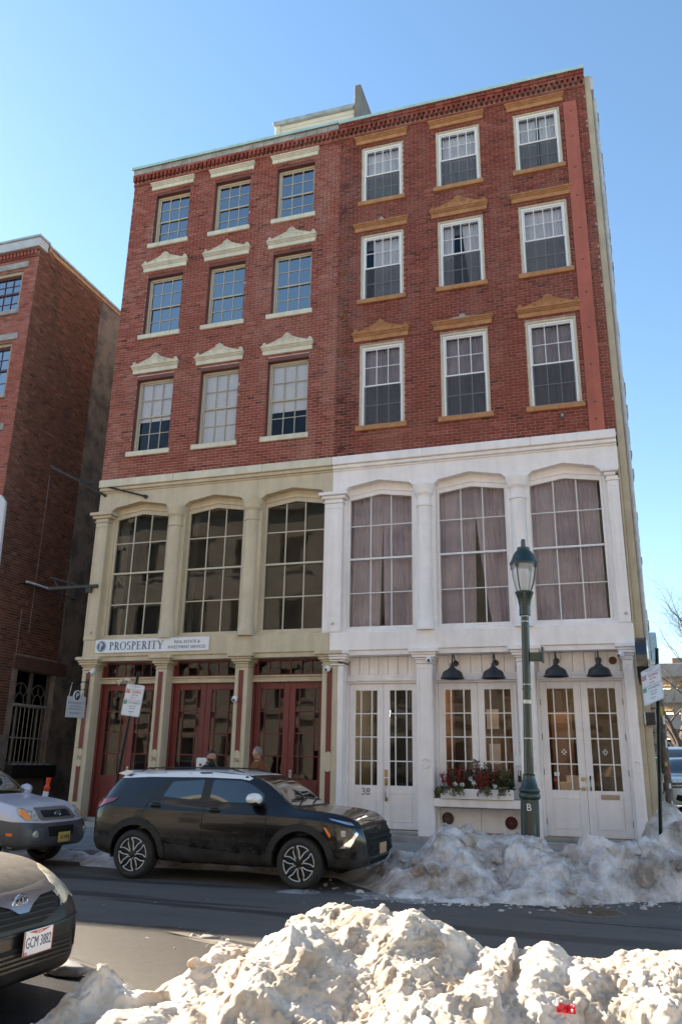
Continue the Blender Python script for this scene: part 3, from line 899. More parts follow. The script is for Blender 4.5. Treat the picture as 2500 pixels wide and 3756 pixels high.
# right edge: tan corner, rubble strip and white downpipe
SY_ = 16.55
cn = MB(); cn.box(XR + .001, .80, FY + .02, FY + .6, 0.2, 18.0, .01); cn.box(.567, XR, SY_ + .03, FY + .3, .2, 4.02); cn.box(.612, XR, SY_ + .03, FY + .3, 4.025, 8.15); cn.obj('corner_pier', M_TAN, house38)
rb = MB()
zz = .2
while zz < 17.7:
    hh = random.uniform(.12, .3); rb.box(.801, 1.0 - .07 + random.uniform(-.02, .025), FY + .55, FY + .95, zz, zz + hh - .01, .02); zz += hh
o = rb.obj('rubble_edge', M_RUBBLE, house38); o['kind'] = 'stuff'
dp = MB(); dp.tube([(.865, FY + .40, 3.4), (.865, FY + .40, 17.35)], .05, 10); dp.tube([(.865, FY + .40, 17.35), (.865, FY + .42, 17.6)], .055, 8)
for z in (4.5, 6.5, 8.8, 11.2, 13.7, 16.2): dp.lathe([(.058, -.03), (.058, .03)], (.865, FY + .40, z), 10)
dp.box(.79, .86, FY + .02, FY + .35, 17.55, 17.95)
dp.obj('downpipe', mat('grey_white_pipe', (.52, .52, .54), .5, var=.15, scale=5), house38)

# roof-top structures
ph = thing('roof_house', 'cream clapboard roof penthouse showing above the parapet', 'penthouse', (-7.1, 18.4, 17.85))
PY_ = 18.4
yb = MB(); yb.box(-8.36, -5.82, PY_ + .05, 22.5, 17.86, 20.50); yb.obj('wall', mat('cream_clapboard', (.68, .60, .48), .6, var=.05, scale=3), ph)
for k in range(16):
    z = 17.9 + k * .162
    t = MB(); t.add([(-8.20, PY_, z), (-5.82, PY_, z), (-5.82, PY_ + .025, z + .16), (-8.20, PY_ + .025, z + .16), (-8.20, PY_ + .05, z), (-5.82, PY_ + .05, z), (-5.82, PY_ + .05, z + .16), (-8.20, PY_ + .05, z + .16)],
                  [(0, 1, 2, 3), (0, 4, 5, 1), (1, 5, 6, 2), (2, 6, 7, 3), (3, 7, 4, 0)])
    t.obj('clapboard', MATS['cream_clapboard'], ph)
tr = MB(); tr.box(-8.37, -8.205, PY_ - .02, PY_ + .05, 17.86, 20.50, .01); tr.obj('corner_board', M_CREAMW, ph)
cp = MB(); cp.box(-8.43, -5.83, PY_ - .08, 22.6, 20.505, 20.63, .01); cp.obj('roof_edge', mat('grey_roof_metal', (.33, .36, .37), .5, var=.2, scale=4), ph)
fw_ = MB(); fw_.box(-5.80, -5.60, 18.3, 22.2, 17.86, 21.27, .02)
tag(fw_.obj('fire_wall', mat('weathered_cement', (.22, .20, .175), .95, col2=(.13, .12, .11), scale=2.2, bump=.5, bscale=14)), 'tall grey cement fire wall rising behind the parapet beside the penthouse', 'wall')
# ------------------------------------------------------------------ cast-iron storefronts (two lower storeys)
SY = 16.55                      # front of the iron work
def PX(x, d=0.0): return x      # positions are already metric
PIERS = [(-11.82, -11.47), (-9.84, -9.56), (-7.83, -7.52), (-5.77, -5.30), (-3.70, -3.36), (-1.65, -1.30), (.37, .565)]
BAYS_L = [(-11.47, -9.84), (-9.56, -7.83), (-7.52, -5.77)]
BAYS_R = [(-5.30, -3.70), (-3.36, -1.65), (-1.30, .37)]
CEN = [-11.72, -9.655, -7.625, -5.57, -3.49, -1.455, .475]

def arch_poly(x0, x1, centres, caphalf, ztop):
    """frieze plate with shallow pointed arches over every bay"""
    pts = [(x0, ztop), (x0, 7.66)]
    for c0, c1, hw0, hw1 in centres:
        a, b = c0 + hw0, c1 - hw1
        m = (a + b) / 2
        pts += [(a - .03, 7.66), (a + .03, 7.71), (a + .09, 7.765), (m - .02, 7.885), (m + .02, 7.885), (b - .09, 7.765), (b - .03, 7.71), (b + .03, 7.66)]
    pts += [(x1, 7.66), (x1, ztop)]
    return pts

def front(h, x0, x1, bays, cen, mt, mtrim, first):
    # frieze with arches
    b = MB()
    pts = arch_poly(x0, x1, [(cen[i], cen[i + 1], .24 if i or True else .2, .24) for i in range(3)], .24, 8.17)
    b.prism(pts, 'y', SY, SY + .34)
    b.obj('arched_frieze', mt, h)
    # ledge mouldings
    for k, (z0, z1, pr, mm, nm) in enumerate([(8.17, 8.215, .03, mt, 'moulding'), (8.216, 8.30, .075, mt, 'moulding'), (8.301, LEDGE + .03, .13, mtrim, 'ledge')]):
        b = MB()
        if nm == 'ledge':
            cuts = [x0] + sorted([x0 + (x1 - x0) * t for t in (.34, .72)]) + [x1]
            for p, q in zip(cuts[:-1], cuts[1:]): b.box(p + .002, q - .002, SY - pr, FY + .05, z0, z1, .012)
        else: b.box(x0, x1, SY - pr, SY + .05, z0, z1, .01)
        b.obj(nm, mm, h)
    # band under the big windows
    b = MB(); b.box(x0, x1, SY - .02, SY + .33, 4.03, 4.425, .012); b.obj('beam', mt, h)
    b = MB(); b.box(x0 + .01, x1 - .01, SY + .10, SY + .32, 4.4255, 4.50, .008); b.obj('window_ledge', mt, h)
    # soffit under the beam
    for i, (a, c) in enumerate(bays):
        # big window: frame, sashes, panes, mid rail
        gx0, gx1 = (cen[i] + cen[i + 1]) / 2 - .715, (cen[i] + cen[i + 1]) / 2 + .715
        m = (gx0 + gx1) / 2
        yg = SY + .24
        zb, zs, zp = 4.575, 7.50, 7.61
        f = MB()
        f.box(gx0 - .16, gx0 - .055, yg - .07, yg + .09, 4.502, 7.9, .01); f.box(gx1 + .055, gx1 + .16, yg - .07, yg + .09, 4.502, 7.9, .01)
        f.box(gx0 - .0545, gx0, yg - .035, yg + .08, zb - .07, 7.9, .008); f.box(gx1, gx1 + .0545, yg - .035, yg + .08, zb - .07, 7.9, .008)
        f.box(gx0 - .054, gx1 + .054, yg - .05, yg + .08, zb - .072, zb - .0005, .008)
        f.prism([(gx0, 7.93), (gx0, zs), (m - .01, zp), (m + .01, zp), (gx1, zs), (gx1, 7.93)], 'y', yg - .03, yg + .08)
        f.prism([(gx0 - .05, zs + .17), (gx0 - .05, zs + .10), (m - .01, zp + .10), (m + .01, zp + .10), (gx1 + .05, zs + .10), (gx1 + .05, zs + .17), (m, zp + .17)], 'y', yg - .06, yg - .031)
        win = f.obj('display_window', mt, h)
        zmid = 6.10
        xs = [1 / 3, 2 / 3] if first else [1 / 3, 2 / 3]
        gm = M_GLASSOLD if first else M_GLASS
        bm_ = mat('tan_glazing_bar', (.60, .545, .42), .5) if first else M_WHITE2
        r = MB(); r.box(gx0 + .001, gx1 - .001, yg - .03, yg + .03, zmid - .022, zmid + .022, .006); r.obj('meeting_rail', bm_, win)
        pane_grid(win, gx0 + .002, gx1 - .002, yg + .03, zb + .001, zmid - .023, xs, [.5], .026 if first else .022, gm, bm_, jit=.005)
        # top sash follows the pointed head: panes run up behind the frame
        pane_grid(win, gx0 + .002, gx1 - .002, yg + .02, zmid + .023, zp + .02, xs, [.5], .026 if first else .022, gm, bm_, jit=.005)
        if not first:
            yc = yg + .14
            if i == 0:
                curtain(win, gx0 - .05, m + .02, yc, zb, zp + .1, M_CURTM, 7, .03, .10); curtain(win, m, gx1 + .05, yc + .03, zb, zp + .1, M_CURTM, 7, .03, -.06)
            elif i == 1:
                curtain(win, gx0 - .05, m + .05, yc, zb, zp + .1, M_CURTM, 7, .03, .06); curtain(win, m + .02, gx1 + .05, yc + .03, zb, zp + .1, M_CURTM, 6, .03, -.42)
            else:
                curtain(win, gx0 - .05, gx1 - .05, yc, zb, zp + .1, M_CURTM, 13, .03)
        else:
            # pale drapes tied at the left side only, the room stays dark
            if i == 0: curtain(win, gx0 - .03, gx0 + .22, yg + .2, zb, zp, mat('grey_white_drape', (.50, .49, .47), .9), 3, .03)
            if i == 1: curtain(win, gx0 - .03, gx0 + .13, yg + .2, zb, zp, MATS['grey_white_drape'], 2, .03)
    # ceiling and back of the upper room
    # ground-floor soffit
    b = MB(); b.box(x0, x1, SY + .02, SY + .40, 3.93, 4.028); b.obj('soffit', mt, h)

def column(h, cx, m):
    """engaged clustered column of the upper storey"""
    b = MB(); y = SY + .05
    prof = [(.205, 4.426), (.205, 4.60), (.19, 4.62), (.178, 4.66), (.172, 4.70), (.165, 7.12), (.168, 7.14), (.19, 7.155), (.19, 7.185), (.168, 7.20), (.168, 7.36), (.18, 7.40), (.215, 7.43), (.23, 7.48), (.225, 7.52), (.25, 7.56), (.255, 7.655)]
    b.lathe(prof, (cx, y, 0), 12)
    # slim colonnettes on the two sides
    for s in (-1, 1):
        b.lathe([(.045, 4.63), (.042, 7.12), (.05, 7.14)], (cx + s * .165, y + .04, 0), 8)
    b.box(cx - .24, cx + .24, y + .02, y + .3, 4.427, 7.654)
    o = b.obj('column', m, h)
    return autosmooth(o, 40)

def pilaster(h, x0, x1, m, capx0, capx1):
    b = MB()
    b.box(x0, x1, SY - .01, SY + .30, 4.426, 7.40, .01)
    # sunk panel drawn by raised rails
    e = .055
    b.box(x0 + .012, x0 + e, SY - .022, SY - .0095, 4.75, 7.28, .004); b.box(x1 - e, x1 - .012, SY - .022, SY - .0095, 4.75, 7.28, .004)
    b.box(x0 + .012, x1 - .012, SY - .022, SY - .0095, 7.281, 7.39, .004); b.box(x0 + .012, x1 - .012, SY - .022, SY - .0095, 4.45, 4.749, .004)
    b.box(x0 - .02, x1 + .02, SY - .035, SY + .31, 7.401, 7.435, .006)
    b.box(x0 + .0, x1 - .0, SY - .02, SY + .30, 7.436, 7.50, .006)
    b.box(capx0 + .06, capx1 - .06, SY - .07, SY + .33, 7.501, 7.575, .015)
    b.box(capx0, capx1, SY - .12, SY + .35, 7.576, 7.658, .012)
    o = b.obj('pilaster', m, h)
    kb = MB(); kb.lathe([(.02, -.06), (.028, -.045), (.028, -.02)], ((x0 + x1) / 2 + .03, SY, 4.62), 8, 'y'); kb.obj('iron_stud', M_STEEL, h)
    return o

def pier(h, x0, x1, m, strip, number=None, wide_cap=.15, split=None):
    """ground-floor pier with moulded cap; strip: dark red inset panels round a plaque"""
    b = MB()
    b.box(x0, x1, SY, SY + .42, .37, 3.72, .008)
    for z0, z1, e in ((3.721, 3.75, .015), (3.751, 3.80, .0), (3.801, 3.845, .03), (3.846, 3.90, .075), (3.901, 3.95, .10), (3.951, 4.028, .145)):
        b.box(x0 - e * wide_cap / .15, x1 + e * wide_cap / .15, SY - e - .004, SY + .425, z0, z1, .008)
    o = b.obj('pier', m, h)
    cx = (x0 + x1) / 2 if not split else split
    if strip:
        w = .058
        for z0, z1 in ((1.90, 3.66), (.78, 1.56)):
            s = MB(); s.box(cx - w, cx + w, SY - .004, SY - .0002, z0, z1); s.obj('inset_strip', M_RED, h)
            for q in (-1, 1):
                r = MB(); r.box(cx + q * (w + .004), cx + q * (w + .018), SY - .010, SY - .0002, z0 - .01, z1 + .01, .003); r.obj('moulding', m, h)
        p = MB()
        ol = [(cx - .062, 1.60), (cx - .062, 1.88)] + [(cx + .062 * math.cos(t), 1.88 + .062 * math.sin(t)) for t in [math.pi - k * math.pi / 10 for k in range(1, 10)]] + [(cx + .062, 1.88), (cx + .062, 1.60)] + [(cx + .062 * math.cos(t), 1.60 - .062 * math.sin(t)) for t in [k * math.pi / 10 for k in range(1, 10)]]
        p.prism(ol, 'y', SY - .016, SY - .0001); p.obj('plaque', m, h)
        if number: text(number, 'house_number', cx, SY - .0185, 1.735, .135, M_BRONZE, h, .004, bold=False)
    else:
        e = .06
        for q0, q1 in ((x0 + .02, x0 + e), (x1 - e, x1 - .02)):
            r = MB(); r.box(q0, q1, SY - .010, SY - .0002, .85, 3.62, .004); r.obj('moulding', m, h)
        rr = MB(); rr.box(x0 + .02, x1 - .02, SY - .010, SY - .0002, 3.621, 3.66, .004); rr.obj('moulding', m, h)
        c2 = MB()
        for zc, up in ((1.86, 1), (1.62, -1)):
            c2.tube([(cx + .075 * math.cos(t), SY - .012, zc - .10 * up + up * .075 * abs(math.sin(t))) for t in [k * math.pi / 10 for k in range(11)]], .010, 5)
        c2.obj('raised_ring', m, h)
    return o

# ------------------------------------------------------------------ lettering
TEXTM = {}
def text_mesh(s, size, depth, align='CENTER', squeeze=1.0):
    k = (s, size, depth, align, squeeze)
    if k in TEXTM: return TEXTM[k]
    cu = bpy.data.curves.new('lettering', 'FONT')
    cu.body = s; cu.size = size; cu.extrude = depth / 2; cu.align_x = align; cu.align_y = 'CENTER'; cu.resolution_u = 3
    o = bpy.data.objects.new('lettering', cu)
    COL.objects.link(o)
    dg = bpy.context.evaluated_depsgraph_get()
    me = bpy.data.meshes.new_from_object(o.evaluated_get(dg))
    bpy.data.objects.remove(o); bpy.data.curves.remove(cu)
    if squeeze != 1.0: me.transform(Matrix.Diagonal((squeeze, 1, 1, 1)))
    TEXTM[k] = me
    return me
def text(s, name, x, y, z, size, m, parent=None, depth=.003, bold=False, rot=None, squeeze=1.0, align='CENTER', local=False, mw=None):
    """upright lettering facing the street (-Y) unless mw (a world or local matrix) is given"""
    me = text_mesh(s, size, depth, align, squeeze).copy()
    me.materials.clear(); me.materials.append(m)
    M4 = mw if mw is not None else Matrix.Translation((x, y, z)) @ Matrix.Rotation(math.pi / 2, 4, 'X')
    me.transform(M4)
    me.name = name
    return link(name, me, parent, None, local)

front(house36, XL + .06, SEAM - .002, BAYS_L, CEN[0:4], M_CREAM, M_CREAMW, True)
front(house38, SEAM + .002, .625, BAYS_R, CEN[3:7], M_WHITE, M_WHITE, False)
for c in (CEN[1], CEN[2]): column(house36, c, M_CREAM)
for c in (CEN[4], CEN[5]): column(house38, c, M_WHITE)
pilaster(house36, -11.90, -11.55, M_CREAM, -12.05, -11.40)
pilaster(house38, -5.80, -5.37, M_WHITE, -5.93, -5.24)
pilaster(house38, .365, .60, M_WHITE, .26, .61)

pier(house36, *PIERS[0], M_CREAM, True, '36')
pier(house36, *PIERS[1], M_CREAM, True, '36')
pier(house36, *PIERS[2], M_CREAM, True, '36')
pier(house36, -5.77, -5.425, M_CREAM, True, None)
b = MB(); b.box(-5.423, -5.30, SY + .005, SY + .42, .37, 3.72, .008)
for z0, z1, e in ((3.721, 3.75, .015), (3.801, 3.845, .03), (3.846, 3.90, .075), (3.901, 3.95, .10), (3.951, 4.027, .135)):
    b.box(-5.60 + .001, -5.30 + e, SY - e - .010, SY + .42, z0, z1, .006)
b.obj('pier', M_WHITE, house38)
pier(house38, *PIERS[4], M_WHITE, False)
pier(house38, *PIERS[5], M_WHITE, False)
pier(house38, *PIERS[6], M_WHITE, False, wide_cap=.12)

# base stones and door sills
bs = MB(); bs.box(-11.9, SEAM - .003, SY - .06, FY + .9, .20, .368, .01); bs.box(-11.47, -5.79, SY + .14, FY + .9, .3685, .45, .01); bs.obj('step', M_GSTONE, house36)
bs = MB(); bs.box(SEAM + .003, .62, SY - .06, FY + .9, .20, .368, .01); bs.box(-5.29, .36, SY + .14, FY + .9, .3685, .44, .01); bs.obj('step', M_GSTONE, house38)

# ------------------------------------------------------------------ doors
DY = SY + .36
def leaf(h, x0, x1, z0, z1, m, gz0, gz1, gm, xs, side, bars, name='door', handle=None, panel=True):
    st = .135
    d = MB()
    yy0, yy1 = DY, DY + .055
    gx0, gx1 = x0 + st, x1 - st
    d.box(x0, gx0, yy0, yy1, z0, z1, .006); d.box(gx1, x1, yy0, yy1, z0, z1, .006)
    d.box(gx0 + .0005, gx1 - .0005, yy0, yy1, gz1, z1, .006); d.box(gx0 + .0005, gx1 - .0005, yy0 + .004, yy1, z0, gz0, .006)
    if panel:
        for q in ((gx0 + .02, gx1 - .02, z0 + .14, z0 + .155), (gx0 + .02, gx1 - .02, gz0 - .155, gz0 - .14)): d.box(q[0], q[1], yy0 - .006, yy0 + .004, q[2], q[3], .003)
        for q in (gx0 + .02, gx1 - .034): d.box(q, q + .014, yy0 - .006, yy0 + .004, z0 + .1555, gz0 - .1555, .003)
    o = d.obj(name, m, h)
    pane_grid(o, gx0 + .001, gx1 - .001, yy0 + .03, gz0 + .001, gz1 - .001, xs, [.25, .5, .75], .024, gm, bars, jit=.008)
    return o

def bay_frame(h, x0, x1, m, ztop, zlow):
    b = MB()
    b.box(x0 - .005, x0 + .045, DY - .06, DY + .12, zlow, ztop, .008); b.box(x1 - .045, x1 + .005, DY - .06, DY + .12, zlow, ztop, .008)
    b.box(x0 + .03, x1 - .03, DY + .062, DY + .11, ztop - .065, ztop - .005, .004)
    return b

DOORS36 = []
for i, (a, c) in enumerate(BAYS_L):
    b = bay_frame(house36, a, c, M_RED, 3.93, .452); b.obj('door_frame', M_RED, house36)
    l = MB()
    l.box(a, c, DY - .10, DY + .10, 3.42, 3.475, .01); l.box(a, c, DY - .075, DY + .10, 3.4755, 3.53, .008); l.box(a, c, DY - .12, DY + .10, 3.5305, 3.565, .008)
    l.obj('transom_rail', M_CREAM, house36)
    x0, x1 = a + .046, c - .046
    t = MB()
    t.box(x0, x0 + .06, DY, DY + .05, 3.5655, 3.93); t.box(x1 - .06, x1, DY, DY + .05, 3.5655, 3.93)
    t.box(x0 + .061, x1 - .061, DY, DY + .05, 3.5655, 3.60); t.box(x0 + .061, x1 - .061, DY, DY + .05, 3.885, 3.93)
    tw = t.obj('transom_window', M_RED, house36)
    pane_grid(tw, x0 + .062, x1 - .062, DY + .028, 3.601, 3.884, [1 / 6, 2 / 6, 3 / 6, 4 / 6, 5 / 6], [], .022, M_GLASSOLD, M_RED, jit=.01)
    m = (x0 + x1) / 2
    for side, (p, q) in ((-1, (x0 + .001, m - .003)), (1, (m + .003, x1 - .001))):
        g = M_GLASSOLD
        o = leaf(house36, p, q, .455, 3.418, M_RED, 1.36, 3.27, g, [.2, .82] if side < 0 else [.18, .8], side, M_RED)
        DOORS36.append(o)
        if side > 0:
            hd = MB(); hd.box(p + .04, p + .10, DY - .012, DY - .0003, 1.32, 1.56, .006); hd.tube([(p + .07, DY - .012, 1.52), (p + .07, DY - .05, 1.50), (p + .07, DY - .05, 1.40), (p + .07, DY - .012, 1.37)], .010, 6)
            hd.obj('handle', M_STEEL, o)
        if i == 0 and side < 0:
            q_ = MB(); q_.box(p + .20, p + .43, DY + .045, DY + .048, 1.62, 1.80); q_.obj('notice', mat('red_notice', (.35, .02, .03), .6), o)
# dim rooms behind, with pale inner shutters half seen
ir = MB(); ir.box(-11.5, -5.7, DY + 1.5, DY + 1.56, .45, 3.9)
ir.obj('inner_wall', mat('dim_beige_room', (.20, .165, .125), .9, var=.3, scale=.7), house36)

DOORS38 = []
def upper_boards(h, a, c, m, holes=()):
    # vertical boards over the doors
    n = 7 if c - a > 1.5 else 6
    w = (c - a - .10) / n
    for k in range(n):
        b = MB(); b.box(a + .05 + k * w + .004, a + .05 + (k + 1) * w - .004, DY - .02 , DY + .04, 3.545, 3.925, .006); b.obj('board', m, h)
    b = MB(); b.box(a, c, DY + .0405, DY + .09, 3.36, 3.93); b.box(a, c, DY - .045, DY + .0402, 3.50, 3.544, .008); b.box(a, c, DY - .07, DY + .0402, 3.452, 3.4995, .010); b.box(a, c, DY - .10, DY + .0402, 3.40, 3.4515, .012); b.box(a, c, DY - .06, DY + .0402, 3.36, 3.3995, .008)
    b.obj('door_head', m, h)
for i in (0, 2):
    a, c = BAYS_R[i]
    b = bay_frame(house38, a, c, M_WHITE, 3.36, .442); b.obj('door_frame', M_WHITE, house38)
    upper_boards(house38, a, c, M_WHITE)
    x0, x1 = a + .046, c - .046; m = (x0 + x1) / 2
    for side, (p, q) in ((-1, (x0 + .001, m - .003)), (1, (m + .003, x1 - .001))):
        o = leaf(house38, p, q, .455, 3.358, M_WHITE, 1.29, 3.215, M_GLASS, [.25, .75], side, M_WHITE2)
        DOORS38.append(o)
        if i == 0 and side > 0:
            hd = MB(); hd.box(p + .02, p + .095, DY - .014, DY - .0003, 1.46, 1.60, .006); hd.box(p + .02, p + .095, DY - .014, DY - .0003, 1.29, 1.43, .006); hd.box(p + .03, p + .09, DY - .014, DY - .0003, .98, 1.06, .006)
            hd.tube([(p + .058, DY - .014, 1.34), (p + .058, DY - .055, 1.32), (p + .058, DY - .06, 1.16), (p + .058, DY - .05, 1.05), (p + .058, DY - .014, 1.02)], .012, 8)
            hd.obj('handle', M_BRASS, o)
        if i == 0 and side < 0: text('38', 'house_number', (p + q) / 2, DY + .0015, 1.155, .20, mat('grey_brown_number', (.22, .18, .17), .6), o, .012)
        if i == 2 and side < 0:
            hd = MB()
            for z in (1.50, 1.33): hd.lathe([(.0, -.05), (.034, -.045), (.036, -.012), (.04, 0)], (q - .055, DY, z), 12, 'y')
            hd.tube([(q - .055, DY - .04, 1.33), (q - .15, DY - .045, 1.325)], .008, 6); hd.obj('handle', M_BRASS, o)
        if i == 2 and side > 0:
            hd = MB(); hd.tube([(p + .07, DY - .005, 1.55), (p + .07, DY - .045, 1.53), (p + .07, DY - .045, 1.32), (p + .07, DY - .005, 1.30)], .016, 8); hd.obj('handle', M_BLACK, o)
            sl = MB(); sl.box(p + .24, p + .58, DY - .010, DY + .0035, 1.135, 1.225, .006); sl.box(p + .265, p + .555, DY - .016, DY - .0102, 1.155, 1.205, .004); sl.obj('letter_slot', mat('tan_brass_flap', (.42, .31, .22), .5), o)
        if i == 2:
            hg = MB()
            hx = x0 if side < 0 else x1
            for z in (2.95, 2.28, 1.62, .72): hg.tube([(hx, DY - .012, z - .06), (hx, DY - .012, z + .06)], .013, 6)
            t_ = hg.obj('hinge', M_BRONZE, o); t_['kind'] = 'stuff'
# small door stickers
for (lf, x, z, w, h_, cc) in ((DOORS38[2], -1.06, 1.55, .10, .07, (.55, .62, .70)), (DOORS38[2], -1.07, 1.45, .09, .05, (.35, .05, .05))):
    s_ = MB(); s_.box(x, x + w, DY + .022, DY + .0255, z, z + h_); s_.obj('sticker', mat('sticker_%d' % int(z * 100), cc, .5), lf)
for lf, x in ((DOORS38[2], -.85), (DOORS38[3], -.08)):
    e = MB(); z = 2.00
    for sx, sz in ((1, 0), (-1, 0), (0, 1), (0, -1)):
        if sx: e.box(x + sx * .02 - .002, x + sx * .055, DY + .022, DY + .0255, z - .022, z - .008) if False else e.box(min(x + sx * .015, x + sx * .05), max(x + sx * .015, x + sx * .05), DY + .022, DY + .0255, z - .018, z - .006); e.box(min(x + sx * .015, x + sx * .05), max(x + sx * .015, x + sx * .05), DY + .022, DY + .0255, z + .006, z + .018)
        if sz: e.box(x - .018, x - .006, DY + .022, DY + .0255, min(z + sz * .02, z + sz * .055), max(z + sz * .02, z + sz * .055)); e.box(x + .006, x + .018, DY + .022, DY + .0255, min(z + sz * .02, z + sz * .055), max(z + sz * .02, z + sz * .055))
    e.obj('emblem', M_SIGNW, lf)

# middle bay of the white front: paired casements, bench ledge, panels below
a, c = BAYS_R[1]
b = bay_frame(house38, a, c, M_WHITE, 3.36, .442); b.obj('window_frame', M_WHITE, house38)
upper_boards(house38, a, c, M_WHITE)
x0, x1 = a + .046, c - .046; m = (x0 + x1) / 2
for side, (p, q) in ((-1, (x0 + .001, m - .003)), (1, (m + .003, x1 - .001))):
    st = .135; d = MB(); gz0, gz1 = 1.32, 3.215
    d.box(p, p + st, DY, DY + .055, 1.09, 3.358, .006); d.box(q - st, q, DY, DY + .055, 1.09, 3.358, .006)
    d.box(p + st + .0005, q - st - .0005, DY, DY + .055, gz1, 3.358, .006); d.box(p + st + .0005, q - st - .0005, DY, DY + .055, 1.09, gz0, .006)
    o = d.obj('shop_window', M_WHITE, house38)
    pane_grid(o, p + st + .001, q - st - .001, DY + .03, gz0 + .001, gz1 - .001, [.23, .73], [.25, .5, .75], .024, M_GLASS, M_WHITE2, jit=.008)
    pnl = MB(); pnl.box(p, q, DY - .02, DY + .05, .455, .90, .006)
    for q0, q1, q2, q3 in ((p + .06, q - .06, .80, .812), (p + .06, q - .06, .52, .532)): pnl.box(q0, q1, DY - .026, DY - .0195, q2, q3)
    pnl.obj('panel', M_WHITE, house38)
bl = MB(); bl.box(a - .0, c + .0, SY - .06, DY + .06, .93, 1.085, .012); bl.obj('bench_ledge', M_WHITE, house38)

# ------------------------------------------------------------------ the lit shop behind the white front
shop = MB(); shop.box(-3.5, .45, DY + 3.0, DY + 3.05, .4, 3.9); shop.box(-3.55, -3.5, DY + .3, DY + 3.0, .4, 3.9); shop.box(.42, .47, DY + .3, DY + 3.0, .4, 3.9)
shop.box(-3.5, .42, DY + .3, DY + 2.99, 3.70, 3.75)
shop.obj('shop_wall', M_SHOPWALL, house38)
sf = MB(); sf.box(-3.0, -2.2, DY + 1.9, DY + 2.4, .45, 2.4); sf.box(-2.0, -1.75, DY + .9, DY + 1.2, .45, 3.4); sf.box(-1.2, -.75, DY + 2.2, DY + 2.6, .45, 2.9); sf.box(-.3, .0, DY + 2.5, DY + 2.8, .45, 1.6)
sf.obj('shelf_unit', M_SHOPDARK, house38)
ch = MB(); ch.lathe([(.02, .45), (.30, .5), (.33, 1.1), (.25, 1.55), (.05, 1.75), (.0, 1.76)], (.02, DY + .9, 0), 14); ch.obj('armchair', M_BLACK, house38)
pp = MB(); pp.box(-2.35, -2.12, DY + .35, DY + .36, 1.75, 2.15); pp.box(-2.4, -2.15, DY + .5, DY + .51, 2.45, 2.85); pp.box(-2.85, -2.7, DY + 1.88, DY + 1.89, 1.6, 1.9); pp.box(-1.02, -.8, DY + 1.0, DY + 1.4, .5, 1.42); pp.box(-.9, -.6, DY + 1.3, DY + 1.7, .5, 1.55)
pp.obj('paper_and_boxes', mat('paper_white', (.6, .56, .5), .8), house38)['kind'] = 'stuff'
M_LAMPON = mat('warm_lamp_glow', (1, .8, .5), .5, emit=(1.0, .66, .32), estr=14)
for k, (x, y, w) in enumerate(((-.85, DY + 1.3, .16), (-.8, DY + 1.8, .18), (-.75, DY + 2.3, .18), (-.22, DY + .8, .16), (-.2, DY + 1.2, .2), (-1.9, DY + 1.5, .12), (-2.9, DY + 1.6, .05))):
    cl = MB(); cl.box(x - w / 2, x + w / 2, y - .05, y + .05, 3.66, 3.695, .004); cl.obj('ceiling_lamp', M_LAMPON, house38)
bulb = MB(); bulb.lathe([(.0, 2.74), (.05, 2.76), (.06, 2.82), (.03, 2.88), (.0, 2.89)], (-4.08, DY + 1.2, 0), 10); bulb.obj('lamp_bulb', mat('bulb_glow', (1, .9, .7), .5, emit=(1, .85, .6), estr=20), house38)
hb = MB(); hb.box(-5.6, -3.6, DY + 2.4, DY + 2.45, .45, 3.9); hb.obj('hall_wall', mat('dark_hall', (.045, .05, .05), .9, var=.4, scale=.8), house38)
for (x, y, z, e) in ((-.8, DY + 1.6, 3.4, 7), (-2.6, DY + 1.4, 3.3, 6)):
    ld = bpy.data.lights.new('shop_lamp_light', 'POINT'); ld.energy = e; ld.color = (1, .72, .42); ld.shadow_soft_size = .12
    lo = bpy.data.objects.new('shop_lamp_light', ld); COL.objects.link(lo); lo.location = (x, y, z); put(lo, house38)
